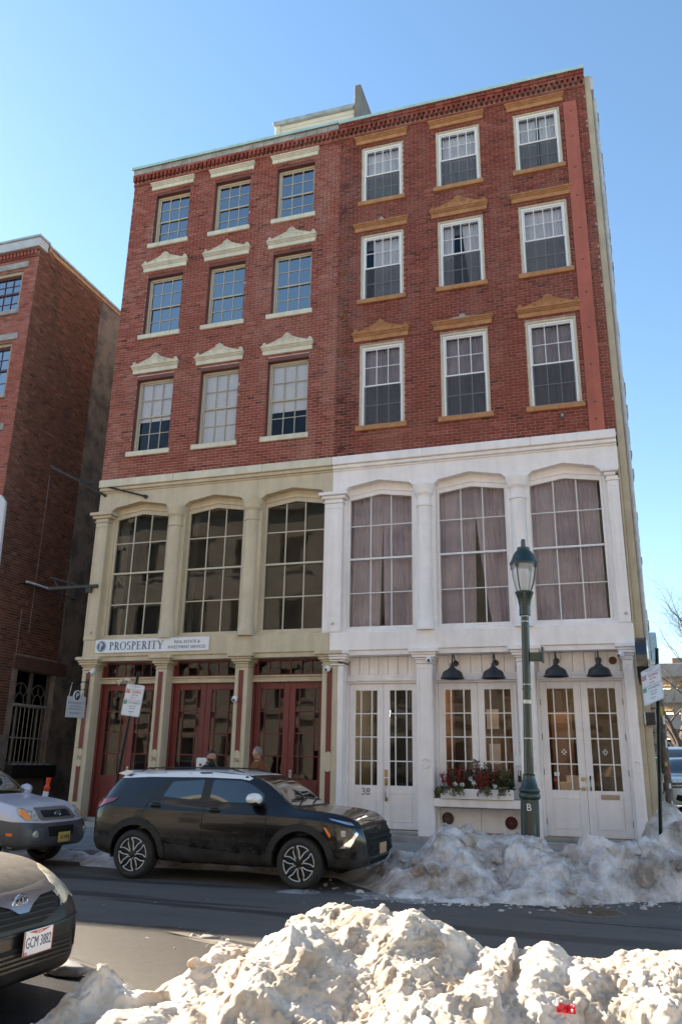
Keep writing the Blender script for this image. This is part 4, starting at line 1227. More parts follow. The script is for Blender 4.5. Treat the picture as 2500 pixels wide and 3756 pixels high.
# ------------------------------------------------------------------ serif letters for the shop board
def serif(word, h, x, y, z, m, parent, name='lettering', depth=.004):
    """roman capitals: (x, z) from the lower left; thick stems, thin hairlines, slab serifs"""
    T, t, sf = .155 * h, .055 * h, .05 * h
    cur = x
    b = MB()
    def stem(cx, w=T, z0=0, z1=h, s=True):
        b.box(cx - w / 2, cx + w / 2, y - depth, y, z + z0, z + z1)
        if s:
            for zz, on in ((z0, 1), (z1 - sf, 1)): b.box(cx - w / 2 - .11 * h, cx + w / 2 + .11 * h, y - depth - .0004, y, z + zz, z + zz + sf)
    def bar(x0, x1, z0, z1, k=1): b.box(x0, x1, y - depth - .0002 * k, y, z + z0, z + z1)
    def bowl(cx, cz, rx, rz, a0, a1, thick=True, n=18):
        v, f = [], []
        for i in range(n + 1):
            a = a0 + (a1 - a0) * i / n
            w = t + (T - t) * abs(math.cos(a)) ** 1.2
            for rr in (0, 1):
                k = 1 if rr == 0 else 0
                px = cx + (rx - (0 if k else w)) * math.cos(a); pz = cz + (rz - (0 if k else t * 1.1 + (w - t) * .25)) * math.sin(a)
                v.append((px, y - depth, z + pz)); v.append((px, y, z + pz))
        for i in range(n):
            o = i * 4
            f += [(o, o + 4, o + 6, o + 2), (o, o + 1, o + 5, o + 4), (o + 2, o + 6, o + 7, o + 3)]
        b.add(v, f)
    for chh in word:
        if chh in 'PR':
            w = .62 * h; stem(cur + .20 * h)
            bowl(cur + .22 * h, h * .735, .38 * h, h * .265, -math.pi / 2, math.pi / 2)
            bar(cur + .2 * h, cur + .30 * h, h - t, h); bar(cur + .2 * h, cur + .30 * h, h * .47, h * .47 + t)
            if chh == 'R':
                b.add([(cur + .30 * h, y - depth, z + h * .49), (cur + .46 * h, y - depth, z + h * .49), (cur + .74 * h, y - depth, z), (cur + .55 * h, y - depth, z), (cur + .30 * h, y, z + h * .49), (cur + .46 * h, y, z + h * .49), (cur + .74 * h, y, z), (cur + .55 * h, y, z)], [(3, 2, 1, 0), (0, 1, 5, 4), (1, 2, 6, 5), (2, 3, 7, 6), (3, 0, 4, 7)])
                bar(cur + .50 * h, cur + .80 * h, 0, sf, 2); w = .78 * h
        elif chh == 'O':
            w = .84 * h; bowl(cur + .40 * h, h / 2, .42 * h, h * .52, 0, 2 * math.pi, n=30)
        elif chh == 'S':
            w = .56 * h
            bowl(cur + .28 * h, h * .745, .235 * h, h * .27, rad(25), rad(270), n=16); bowl(cur + .28 * h, h * .265, .26 * h, h * .28, rad(-155), rad(90), n=16)
        elif chh == 'E':
            w = .68 * h; stem(cur + .20 * h); bar(cur + .2 * h, cur + .60 * h, h - t, h); bar(cur + .2 * h, cur + .62 * h, 0, t); bar(cur + .2 * h, cur + .50 * h, h * .49, h * .49 + t)
            bar(cur + .57 * h, cur + .60 * h, h * .78, h, 2); bar(cur + .59 * h, cur + .62 * h, 0, h * .24, 2); bar(cur + .47 * h, cur + .50 * h, h * .40, h * .64, 2)
        elif chh == 'I':
            w = .40 * h; stem(cur + .19 * h)
        elif chh == 'T':
            w = .74 * h; stem(cur + .36 * h); bar(cur + .03 * h, cur + .69 * h, h - t, h, 2); bar(cur + .03 * h, cur + .06 * h, h * .76, h, 3); bar(cur + .66 * h, cur + .69 * h, h * .76, h, 3)
        elif chh == 'Y':
            w = .80 * h; stem(cur + .40 * h, T, 0, h * .45, False); bar(cur + .25 * h, cur + .55 * h, 0, sf, 2)
            for sg, ww in ((-1, T), (1, t * 1.4)):
                xa, xb = cur + .40 * h, cur + (.40 + sg * .30) * h
                b.add([(xa - ww / 2, y - depth, z + h * .42), (xa + ww / 2, y - depth, z + h * .42), (xb + ww / 2, y - depth, z + h), (xb - ww / 2, y - depth, z + h), (xa - ww / 2, y, z + h * .42), (xa + ww / 2, y, z + h * .42), (xb + ww / 2, y, z + h), (xb - ww / 2, y, z + h)], [(0, 1, 2, 3), (0, 4, 5, 1), (1, 5, 6, 2), (2, 6, 7, 3), (3, 7, 4, 0)])
                bar(xb - .14 * h, xb + .14 * h, h - sf, h, 2)
        cur += w + .045 * h
    return b.obj(name, m, parent), cur

# shop board
sb = thing('shop_sign', 'long white PROSPERITY board with teal lettering under the left big windows', 'sign', (-10.0, SY - .03, 4.12))
by = SY - .055
b = MB(); b.box(-11.50, -8.50, by, by + .03, 4.115, 4.43, .004); b.obj('board', M_SIGNW, sb)
fz = MB(); fz.lathe([(0, -.0015), (.132, -.0015), (.132, 0)], (-11.335, by - .0003, 4.272), 36, 'y'); fz.obj('emblem_disc', M_SIGNBLUE, sb)
rg = MB(); rg.lathe([(.118, -.0025), (.118, -.0040), (.109, -.0040), (.109, -.0025), (.118, -.0025)], (-11.335, by, 4.272), 36, 'y', cap=False); rg.obj('emblem_ring', M_SIGNW, sb)
serif('P', .155, -11.395, by - .0022, 4.195, M_SIGNW, sb, 'letter', .003)
_, xe = serif('PROSPERITY', .19, -11.12, by - .0003, 4.18, M_SIGNBLUE, sb)
k = (-9.66 - (-11.12)) / (xe + 11.12)
_.data.transform(Matrix.Translation((-11.12, 0, 0)) @ Matrix.Diagonal((k, 1, 1, 1)) @ Matrix.Translation((11.12, 0, 0)))
M_SIGNGREY = mat('sign_dark_grey', (.06, .075, .095), .5)
text('REAL ESTATE &', 'lettering', -9.06, by - .002, 4.325, .098, M_SIGNGREY, sb, .003)
text('INVESTMENT SERVICES', 'lettering', -9.06, by - .002, 4.205, .098, M_SIGNGREY, sb, .003, squeeze=.97)
sc_ = MB()
for x in (-11.45, -10.95, -10.4, -9.85, -9.3, -8.55):
    for z in (4.418, 4.127): sc_.lathe([(.012, -.006), (.008, -.010), (0, -.011)], (x, by + .006, z), 8, 'y')
o = sc_.obj('screw', M_STEEL, sb); o['kind'] = 'stuff'

# hanging grey sign on its scrolled bracket, first pier
hs = thing('hanging_sign', 'grey square sign with black oval P hanging from a scrolled iron bracket', 'sign', (-11.66, SY - .02, 3.0))
bx = -11.655
b = MB(); b.box(bx - .035, bx + .035, SY - .03, SY - .012, 2.92, 3.52, .006)
b.tube([(bx, SY - .03, 3.44), (bx + .02, SY - .40, 3.42), (bx + .05, SY - .74, 3.38)], .012, 6)
b.tube([(bx, SY - .03, 3.27), (bx + .02, SY - .4, 3.25), (bx + .05, SY - .74, 3.36)], .009, 6)
b.tube([(bx, SY - .03, 3.00), (bx + .01, SY - .20, 3.06), (bx + .03, SY - .42, 3.28), (bx + .04, SY - .6, 3.37)], .010, 6)
sp_ = [(bx, SY - .09 + .075 * math.cos(t) * (1 - t / 9), 3.10 + .075 * math.sin(t) * (1 - t / 9)) for t in [i * .45 for i in range(15)]]
b.tube(sp_, .009, 5)
b.obj('bracket', M_BLACK, hs)
ax = MB(); ax.tube([(bx + .02, SY - .28, 3.38), (bx + .165, SY - .28, 3.06)], .006, 5); ax.tube([(bx + .05, SY - .63, 3.38), (bx - .01, SY - .62, 3.06)], .006, 5); ax.obj('chain', M_STEEL, hs)
M_SGREY = mat('sign_grey_paint', (.36, .365, .40), .5, var=.06, scale=6)
# the sign plate hangs across the pavement, turned a little to the street
plate = MB(); plate.box(-.225, .225, -.012, .012, -.235, .235, .004)
pm = Matrix.Translation((bx + .08, SY - .45, 2.84)) @ Matrix.Rotation(rad(62), 4, 'Z')
pme = plate.mesh('plate', M_SGREY); pme.transform(pm); link('plate', pme, hs)
def on_plate(dx, dz, off=-.0135): return pm @ Matrix.Translation((dx, off, dz)) @ Matrix.Rotation(math.pi / 2, 4, 'X')
for s_, dz, sz in (('PROSPERITY', .085, .070), ('REAL ESTATE &', .01, .046), ('INVESTMENT SERVICES', -.05, .036), ('PROSPERITY', -.14, .054)):
    text(s_, 'lettering', 0, 0, 0, sz, M_SIGNGREY, hs, .002, mw=on_plate(0, dz))
ov = MB(); ov.lathe([(0, -.028), (.10, -.026), (.10, .026), (0, .028)], (0, 0, 0), 28, 'y'); om = ov.mesh('oval_badge', M_BLACK)
om.transform(pm @ Matrix.Translation((.0, 0, .25)) @ Matrix.Diagonal((.72, 1, 1.06, 1))); link('oval_badge', om, hs)
orr = MB(); orr.lathe([(.10, -.020), (.118, -.020), (.118, .020), (.10, .020), (.10, -.020)], (0, 0, 0), 28, 'y', cap=False); om = orr.mesh('badge_rim', mat('badge_silver', (.55, .56, .58), .4), False)
om.transform(pm @ Matrix.Translation((.0, 0, .25)) @ Matrix.Diagonal((.72, 1, 1.06, 1))); link('badge_rim', om, hs)
text('P', 'letter', 0, 0, 0, .145, MATS['badge_silver'], hs, .002, mw=on_plate(0, .253, -.0295))

# old iron fixings at the left end: two rods at the ledge, a beam end on the pier, loose wires
br = thing('iron_rod', 'long thin black iron rods fixed at the cream ledge and running into the alley', 'rod', (-11.9, SY, 8.2))
b = MB(); b.tube([(-11.70, SY - .03, 8.10), (-12.6, SY - .03, 8.62), (-13.6, SY + .1, 9.15)], .035, 6); b.obj('rod', M_BLACK, br)
b = MB(); b.tube([(-10.55, SY - .06, 7.99), (-12.55, SY - .12, 8.60)], .025, 6); b.lathe([(.05, -.08), (.05, -.02)], (-10.53, SY + .02, 7.98), 8, 'y'); b.obj('rod', M_BLACK, br)
b = MB(); b.tube([(-12.0, SY + .02, 8.25), (-12.5, SY + .3, 7.35), (-12.9, SY + .4, 6.9), (-12.85, SY + .3, 6.1), (-12.95, SY + .3, 5.3)], .008, 4); b.obj('wire', M_BLACK, br)
bm = thing('iron_beam', 'short rusty black iron beam jutting from the upper left pier', 'beam', (-11.8, SY, 5.75))
b = MB(); b.box(-13.05, -11.63, SY - .08, SY - .02, 5.72, 5.80, .006); b.box(-11.95, -11.78, SY - .07, SY - .03, 5.60, 5.72); b.tube([(-13.05, SY - .03, 6.05), (-12.2, SY - .05, 5.80)], .03, 6); b.tube([(-12.9, SY - .03, 5.94), (-12.75, SY - .03, 5.74)], .022, 6)
b.obj('beam', M_BLACK, bm)

# four black gooseneck wall lamps
M_SHADE = mat('black_enamel', (.020, .017, .015), .42, var=.4, scale=9)
def barn_lamp(x, label):
    t = thing('wall_lamp', label, 'lamp', (x, DY - .03, 3.75), 0, 'black gooseneck wall lamps over the white storefront')
    q = MB(); q.lathe([(.0, -.045), (.055, -.04), (.062, -.02), (.062, 0.0)], (.0, .008, .0), 18, 'y'); o = q.obj('wall_plate', M_SHADE, t, smooth=True, local=True); autosmooth(o)
    q = MB(); pts = [(0, -.03, .0), (0, -.12, .05), (0, -.22, .13), (0, -.32, .145), (0, -.40, .09), (0, -.425, .0), (0, -.43, -.08)]
    q.tube(pts, .014, 8); q.obj('arm', M_SHADE, t, local=True, smooth=True)
    q = MB(); cy = -.43
    q.lathe([(.0, -.05), (.036, -.052), (.042, -.10), (.048, -.13), (.075, -.145), (.085, -.165), (.15, -.195), (.195, -.235), (.215, -.30), (.228, -.335), (.246, -.352), (.246, -.358), (.222, -.342), (.205, -.30), (.18, -.245), (.13, -.21), (.04, -.19), (0, -.188)], (0, cy, 0), 36)
    o = q.obj('lamp_shade', [M_SHADE], t, smooth=True, local=True); autosmooth(o, 50)
    q = MB(); q.lathe([(.0, -.19), (.03, -.2), (.038, -.24), (.028, -.275), (0, -.285)], (0, cy, 0), 12); q.obj('bulb', mat('frosted_bulb', (.7, .68, .62), .3), t, smooth=True, local=True)
    return t
l1 = barn_lamp(-2.93, 'black gooseneck wall lamp over the left pane of the planter window')
dup(l1, (-2.10, DY - .03, 3.745), label='black gooseneck wall lamp over the right pane of the planter window')
dup(l1, (-.885, DY - .03, 3.76), label='black gooseneck wall lamp over the left leaf of the right white doors')
dup(l1, (-.075, DY - .03, 3.76), label='black gooseneck wall lamp over the right leaf of the right white doors')

# cameras and other fittings
def dome_cam(x, y, z, label, rz=0):
    t = thing('security_camera', label, 'camera', (x, y, z), rz, 'white security cameras on the shop fronts')
    q = MB(); q.lathe([(.0, -.005), (.055, 0.0), (.06, .03), (.05, .05), (.0, .052)], (0, 0, .02), 16); q.obj('mount', M_PLASTICW, t, smooth=True, local=True)
    q = MB(); q.lathe([(.0, -.075), (.03, -.07), (.062, -.035), (.07, .0), (.06, .02), (0, .024)], (0, -.03, 0), 18); q.obj('housing', M_PLASTICW, t, smooth=True, local=True)
    q = MB(); q.lathe([(.0, -.112), (.024, -.108), (.03, -.08), (.03, -.05)], (-.01, 0, -.02), 14, 'y'); q.obj('lens', M_BLACK, t, local=True)
    return t
c0 = dome_cam(-11.50, SY - .045, 3.67, 'white dome camera on the first cream pier above the hanging sign', rad(-15))
dup(c0, (-7.78, SY - .03, 3.02), rad(10), 'small white camera halfway up the third cream pier')
dup(c0, (-5.63, SY - .05, 3.64), rad(0), 'white dome camera on the pier where cream and white paint meet')
dup(c0, (-3.42, SY - .06, 3.79), rad(15), 'white camera on the pier cap left of the planter window')
dup(c0, (.36, SY - .10, 3.80), rad(-30), 'white camera at the cap of the rightmost white pier')
fl = thing('flood_light', 'pair of cream flood lamps on the rail over the first red doors', 'lamp', (-10.72, DY - .12, 3.50))
for s_ in (-1, 1):
    q = MB(); q.lathe([(.02, .0), (.035, -.05), (.07, -.14), (.072, -.15), (.0, -.145)], (0, 0, 0), 14)
    me = q.mesh('lamp_head', M_CREAMW); me.transform(Matrix.Translation((-10.72 + s_ * .10, DY - .17, 3.52)) @ Matrix.Rotation(rad(38 * -s_), 4, 'Y') @ Matrix.Rotation(rad(-35), 4, 'X')); link('lamp_head', me, fl)
q = MB(); q.box(-10.79, -10.65, DY - .16, DY - .121, 3.48, 3.56, .01); q.obj('base', M_CREAMW, fl)

def vent(x, z, r, label, m):
    t = thing('round_vent', label, 'vent', (x, DY - .03, z), 0, 'round metal vents on the white storefront')
    q = MB(); q.lathe([(r, 0.0), (r, -.03), (r * .86, -.045), (r * .78, -.02), (r * .74, -.015)], (0, 0, 0), 28, 'y'); q.obj('rim', m, t, local=True)
    q = MB(); q.lathe([(r * .76, -.012), (r * .2, -.012), (.0, -.02)], (0, 0, 0), 20, 'y'); q.obj('cap', mat('grey_vent_metal', (.19, .16, .15), .5, var=.4, scale=20), t, local=True)
    q = MB()
    for k in range(-3, 4):
        w = math.sqrt(max(.0001, (r * .74) ** 2 - (k * r * .2) ** 2)); q.box(-w, w, -.03, -.013, k * r * .2 - .004, k * r * .2 + .004)
    q.obj('grille', m, t, local=True)
    return t
vent(-3.16, .70, .118, 'grey brown round vent under the bench at the left of the planter', M_BRONZE)
vent(-1.92, .66, .118, 'dark red round vent under the bench close to the street lamp', mat('maroon_metal', (.10, .018, .022), .5, var=.2, scale=15))
v3 = vent(.195, 3.745, .075, 'small brown round vent on the boards right of the wall lamps', mat('rust_brown_metal', (.16, .07, .045), .6, var=.3, scale=20))
bx_ = thing('meter_box', 'small grey white utility box with padlock beside the planter window', 'box', (-1.70, DY - .09, 1.95))
q = MB(); q.box(-1.79, -1.66, DY - .14, DY - .062, 1.72, 1.92, .008); q.box(-1.76, -1.70, DY - .10, DY - .062, 1.921, 3.30, .006); q.obj('housing', M_WHITE2, bx_)
q = MB(); q.box(-1.745, -1.68, DY - .16, DY - .115, 1.42, 1.54, .01); q.tube([(-1.735, DY - .14, 1.54), (-1.735, DY - .14, 1.63), (-1.69, DY - .14, 1.63), (-1.69, DY - .14, 1.54)], .010, 6); q.obj('padlock', M_BLACK, bx_)

# round sign and little box on the tan corner, seen edge on
rs = thing('projecting_sign', 'black drum sign with white face seen edge on at the right corner', 'sign', (.70, FY - .02, 3.7))
q = MB(); q.lathe([(.44, -.10), (.44, .10)], (0, 0, 0), 40, 'x'); me = q.mesh('drum', mat('glossy_black', (.02, .02, .024), .12, coat=.6)); me.transform(Matrix.Translation((.72, FY - .55, 3.62)) @ Matrix.Rotation(rad(-5), 4, 'Z')); link('drum', me, rs)
q = MB(); q.lathe([(.0, -.104), (.425, -.104), (.43, -.1005)], (0, 0, 0), 40, 'x'); me = q.mesh('face', M_SIGNW); me.transform(Matrix.Translation((.72, FY - .55, 3.62)) @ Matrix.Rotation(rad(-5), 4, 'Z')); link('face', me, rs)
q = MB(); q.box(.70, .74, FY - .12, FY + .02, 3.55, 3.69); q.obj('bracket', M_BLACK, rs)
jb = thing('junction_box', 'small black box with white left side under the round drum sign', 'box', (.75, FY - .02, 2.6))
q = MB(); q.box(.69, .86, FY - .16, FY + .019, 2.50, 2.72, .008); q.obj('housing', M_BLACK, jb)
q = MB(); q.box(.672, .689, FY - .15, FY + .01, 2.50, 2.72, .003); q.obj('side_plate', M_SIGNW, jb)

# ------------------------------------------------------------------ planter box with winter plants
pl = thing('planter', 'white wooden flower box standing on the bench ledge of the shop window', 'planter', (-2.52, SY, 1.086))
q = MB(); X0, X1, Y0, Y1, Z0, Z1 = -3.22, -1.82, SY - .10, SY + .14, 1.088, 1.275
q.box(X0, X1, Y0, Y0 + .02, Z0, Z1, .004); q.box(X0, X1, Y1 - .02, Y1, Z0, Z1, .004); q.box(X0, X0 + .02, Y0 + .0205, Y1 - .0205, Z0, Z1, .004); q.box(X1 - .02, X1, Y0 + .0205, Y1 - .0205, Z0, Z1, .004); q.obj('box', M_WHITE, pl)
q = MB(); q.box(X0 + .021, X1 - .021, Y0 + .021, Y1 - .021, Z0 + .01, Z1 - .025); q.obj('soil', M_EARTH, pl)
def leafmat(name, c): return mat(name, c, .7, var=.35, scale=30)
def spray(x, y, z, n, length, spread, leaf, m, name, label, cat, grp, droop=0.0, stemm=None, lean=(0, 0)):
    t = thing(name, label, cat, (x, y, z), 0, grp)
    lv, sm = MB(), MB()
    for i in range(int(n * 2.3)):
        a = random.uniform(0, 6.28); s_ = random.uniform(.2, 1) * spread
        L = length * random.uniform(.55, 1.05)
        p0 = Vector((x + random.uniform(-.10, .10), y + random.uniform(-.05, .05), z))
        d = Vector((math.cos(a) * s_ + lean[0], math.sin(a) * s_ * .6 + lean[1], 1)).normalized()
        pts = []
        for k in range(6):
            tt = k / 5
            pts.append(p0 + d * L * tt + Vector((0, -.3 * droop * tt, -droop * tt * tt)) * L)
        sm.tube(pts, [.004 * (1 - .6 * k / 5) for k in range(6)], 3, cap=False)
        leaf_ = leaf * 1.25
        for k in range(int(12 + L * 48)):
            tt = random.uniform(.05, 1.0); i0 = min(int(tt * 5), 4); p = pts[i0].lerp(pts[i0 + 1], tt * 5 - i0)
            dd = Vector((random.uniform(-1, 1), random.uniform(-1, 1), random.uniform(-.3, .8))).normalized()
            w = dd.cross(Vector((random.uniform(-1, 1), random.uniform(-1, 1), random.uniform(-1, 1)))).normalized() * leaf * .35
            q_ = dd * leaf_ * random.uniform(.6, 1.2)
            lv.add([p, p + q_ * .5 + w, p + q_, p + q_ * .5 - w], [(0, 1, 2, 3)])
    sm.obj('stem', stemm or mat('plant_stem', (.09, .06, .035), .8), t)
    lv.obj('foliage', m, t)
    return t
MG1, MG2, MG3 = leafmat('dark_evergreen', (.045, .060, .028)), leafmat('olive_leaf', (.12, .11, .050)), leafmat('brown_seedhead', (.12, .075, .045))
MR1 = leafmat('red_berry', (.28, .02, .025)); MW1 = leafmat('white_bloom', (.62, .66, .60))
zt = 1.25; yy = SY + .02
G1, G2, G3, G4 = 'evergreen sprays in the planter', 'red berry twigs in the planter', 'white flower heads in the planter', 'trailing greens over the planter edge'
for i, (x, L, mm, lb) in enumerate([(-2.95, .46, MG3, 'tall brown seed heads rising at the left of the planter'), (-2.72, .42, MG1, 'dark evergreen spray left of the planter middle'), (-2.47, .62, MG3, 'tallest brown plume at the planter middle'), (-2.20, .46, MG1, 'bright green topped conifer spray right of the planter middle'), (-2.02, .48, MG2, 'olive brown twigs near the right end of the planter'), (-1.90, .40, MG1, 'drooping evergreen frond at the right end of the planter')]):
    spray(x, yy, zt, 9, L, .30, .05, mm, 'evergreen_spray', lb, 'plant', G1, droop=.12 if i < 5 else .55)
for i, (x, L, ln_, lb) in enumerate([(-3.08, .36, (-.35, -.2), 'red berry twigs leaning out of the planter left end'), (-2.82, .44, (.05, -.1), 'red berry twigs upright behind the white flowers'), (-2.45, .42, (.1, -.1), 'dark red leafy twigs in the planter middle'), (-2.28, .38, (.1, -.15), 'wine red twigs right of the planter middle')]):
    spray(x, yy - .03, zt, 8, L, .30, .032, MR1, 'berry_twig', lb, 'plant', G2, lean=ln_)
for i, (x, z, lb) in enumerate([(-3.21, 1.33, 'white bloom spilling at the far left of the planter'), (-2.93, 1.36, 'round white bloom at the left third of the planter'), (-2.79, 1.35, 'low white bloom just left of the middle of the planter'), (-2.62, 1.46, 'upper white bloom pair by the planter middle'), (-2.56, 1.38, 'lower white bloom pair by the planter middle'), (-2.16, 1.33, 'white bloom right of the planter middle')]):
    t = thing('flower', lb, 'flower', (x, yy - .10, z), 0, G3); q = MB()
    for k in range(40):
        d = Vector((random.gauss(0, 1), random.gauss(0, 1), random.gauss(0, 1))).normalized(); p = Vector((x, yy - .10, z)) + d * random.uniform(.03, .055)
        w = d.cross(Vector((0, .3, 1))).normalized() * .016; u = d.cross(w).normalized() * .016
        q.add([p - w, p - u, p + w, p + u], [(0, 1, 2, 3)])
    q.obj('petals', MW1, t)
    q = MB(); q.tube([(x, yy - .10, z), (x, yy - .03, zt - .02)], .005, 4); q.obj('stem', MATS['plant_stem'], t)
for i, (x, lb) in enumerate([(-3.12, 'trailing leaves over the left end of the box'), (-2.86, 'trailing leaves at the left third of the box'), (-2.36, 'long trailing sprig hanging at the box middle'), (-2.03, 'pale trailing leaves at the right of the box')]):
    spray(x, SY - .07, 1.26, 6, .30, .5, .04, MG2, 'trailing_plant', lb, 'plant', G4, droop=1.25, lean=(0, -.55))
# small leftover shrub clump beside the box
spray(-3.30, SY + .05, 1.09, 8, .20, .5, .045, MG2, 'evergreen_spray', 'small olive clump on the ledge left of the box', 'plant', G1)
# ------------------------------------------------------------------ brick house beyond the alley
LX = -15.0
leftb = thing('brick_house', 'dark brick house beyond the alley with its long side wall and stucco strip', 'house', (LX, FY, 0.2))
LW = [(-17.2, -16.2)]          # window column on the street front (right-most); another further left
lh = [(-16.62, -15.46, 14.2, 15.55), (-16.62, -15.46, 11.5, 13.15), (-16.62, -15.46, 8.2, 10.3), (-18.9, -17.75, 14.2, 15.55), (-18.9, -17.75, 11.5, 13.15)]
b = MB(); wall_grid(b, -26, LX - .001, 2.3, 16.0, lh, FY + .01, FY + .35); b.obj('wall', M_MORT2, leftb)
sh = [(18.15, 19.72, 1.55, 3.98)]
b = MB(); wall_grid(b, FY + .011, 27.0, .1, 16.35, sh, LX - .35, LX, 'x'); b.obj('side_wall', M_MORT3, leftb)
tone_l = lambda u, z: min(max(random.gauss(.5, .2), 0), 1)
dist_l = lambda b_: (abs((b_[0] + b_[1]) / 2 - LX)) + abs(b_[2] - 12) * .3
lay = brick_layout(-19.5, LX + .006, 2.31, 16.0, lh, tone_l)
emit_bricks(leftb, lay, lambda u, d, z: (u, FY + .01 - d, z), M_BRICK4, dist_l, keep=120)
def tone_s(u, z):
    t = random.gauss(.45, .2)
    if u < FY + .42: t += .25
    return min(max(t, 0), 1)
lay = brick_layout(FY + .02, 19.76, 2.27, 16.3, [(17.9, 20.0, 1.4, 4.36)], tone_s, headers=6)
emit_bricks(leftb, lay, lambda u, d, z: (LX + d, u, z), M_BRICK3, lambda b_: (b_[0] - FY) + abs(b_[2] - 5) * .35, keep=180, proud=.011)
# stucco strip over the rest of the side wall, uneven edge
q = MB(); zz = 4.36
ed = []
z = .1
while z < 16.3:
    ed.append((19.77 + random.uniform(-.05, .04), z)); z += .35
ol = ed + [(19.8, 16.3), (27, 16.3), (27, .1)]
q.prism([(p[0], p[1]) for p in ol], 'x', LX + .001, LX + .022)
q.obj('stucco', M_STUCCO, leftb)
# stone base, window with iron bars, lintel
q = MB(); q.box(LX - .01, LX + .03, FY + .0, 18.10, .1, 2.255, .01); q.box(LX - .01, LX + .028, 18.105, 19.765, .1, 1.20, .01); q.obj('stone_base', mat('base_stone', (.22, .195, .17), .9, var=.25, scale=2, bump=.4, bscale=18), leftb)
q = MB(); q.box(LX - .2, LX + .045, 17.92, 20.2, 3.99, 4.34, .015); q.obj('lintel', mat('brown_stone', (.13, .062, .043), .85, var=.2, scale=4, bump=.2), leftb)
q = MB(); q.box(LX - .3, LX + .018, 19.725, 19.95, 1.5, 3.985, .01); q.obj('jamb', mat('tan_jamb', (.26, .19, .14), .85, var=.3, scale=3), leftb)
gw = MB()
gw.box(LX - .20, LX - .14, 18.16, 18.24, 1.56, 3.97); gw.box(LX - .20, LX - .14, 19.63, 19.71, 1.56, 3.97); gw.box(LX - .20, LX - .14, 18.241, 19.629, 3.02, 3.12); gw.box(LX - .20, LX - .14, 18.241, 19.629, 1.56, 1.62)
gw.box(LX - .21, LX - .13, 18.88, 18.98, 3.121, 3.97); gw.box(LX - .195, LX - .145, 18.46, 18.54, 1.621, 3.019); gw.box(LX - .195, LX - .145, 19.33, 19.41, 1.621, 3.019)
for cy in (18.56, 19.30):
    for R_ in (.18, .36):
        gw.tube([(LX - .17, cy + R_ * math.cos(t), 3.13 + R_ * 1.5 * math.sin(t)) for t in [k * math.pi / 12 for k in range(13)]], .018, 5)
    for t in (rad(40), rad(90), rad(140)): gw.tube([(LX - .17, cy + .18 * math.cos(t), 3.13 + .27 * math.sin(t)), (LX - .17, cy + .36 * math.cos(t), 3.13 + .54 * math.sin(t))], .014, 5)
gwo = gw.obj('window', mat('grey_brown_sash', (.15, .125, .105), .7, var=.2, scale=5), leftb)
q = MB(); q.box(LX - .19, LX - .186, 18.2, 19.7, 1.57, 3.96); q.obj('pane', M_GLASS, gwo)
q = MB(); q.box(LX - .62, LX - .60, 18.0, 19.9, 1.4, 4.1); q.obj('dark_room', M_DARK, leftb)
M_BAR = mat('pale_iron_bars', (.36, .31, .26), .6, var=.2, scale=20)
for k in range(9):
    y = 18.22 + k * .175
    q = MB(); q.tube([(LX + .05, y, 1.56), (LX + .05, y, 3.04)], .010, 6); q.obj('bar', M_BAR, gwo)
q = MB(); q.box(LX + .035, LX + .065, 18.12, 19.70, 2.20, 2.235, .004); q.box(LX + .03, LX + .07, 18.10, 19.74, 3.03, 3.10, .006); q.obj('bar_rail', M_BAR, gwo)
wb = thing('window_box', 'long black window box under the barred alley window', 'planter', (LX + .12, 18.9, 1.3))
q = MB(); q.box(LX + .035, LX + .26, 18.10, 19.95, 1.22, 1.53, .012); q.obj('box', mat('black_box', (.012, .011, .010), .7, var=.3, scale=6), wb)
for k in range(6):
    q = MB(); y = 18.25 + k * .27; q.prism([(y, 1.531), (y + .2, 1.531), (y + .17, 1.57), (y + .05, 1.56)], 'x', LX + .06, LX + .22); q.obj('snow_remnant', mat('dirty_snow_bits', (.30, .29, .28), .9, var=.4, scale=20), wb)
# front windows
for k, (a, c, z0, z1) in enumerate(lh):
    w = MB(); y = FY + .12
    w.box(a, a + .10, y - .06, y + .1, z0, z1, .01, 1); w.box(c - .10, c, y - .06, y + .1, z0, z1, .01, 1); w.box(a + .101, c - .101, y - .06, y + .1, z1 - .10, z1, .01, 1)
    w.box(a + .101, a + .15, y, y + .09, z0, z1 - .101); w.box(c - .15, c - .101, y, y + .09, z0, z1 - .101); w.box(a + .1505, c - .1505, y, y + .09, z1 - .16, z1 - .1015); w.box(a + .1505, c - .1505, y, y + .09, z0, z0 + .05)
    zm = (z0 + z1) / 2
    w.box(a + .1505, c - .1505, y + .01, y + .085, zm - .03, zm + .03)
    wo = w.obj('window', [mat('maroon_sash', (.075, .022, .03), .5), mat('tan_frame', (.42, .33, .22), .6, var=.15, scale=4)], leftb)
    for p, r in ((zm + .031, z1 - .161), (z0 + .051, zm - .031)):
        pane_grid(wo, a + .151, c - .151, y + .05, p, r, [1 / 3, 2 / 3], [.5], .022, M_GLASSBLUE, MATS['maroon_sash'])
    q = MB(); q.box(a + .15, c - .15, y + .16, y + .17, z0 + (0 if k else .35), z1); q.obj('roller_blind', mat('grey_blind', (.55, .56, .60), .8), wo)
    q = MB(); q.box(a - .16, c + .16, FY - .05, FY + .1, z1 + .06, z1 + .26, .012); q.obj('lintel', M_GSTONE, leftb)
    q = MB(); q.box(a - .10, c + .06, FY - .07, FY + .1, z0 - .14, z0, .012); q.obj('sill', M_GSTONE, leftb)
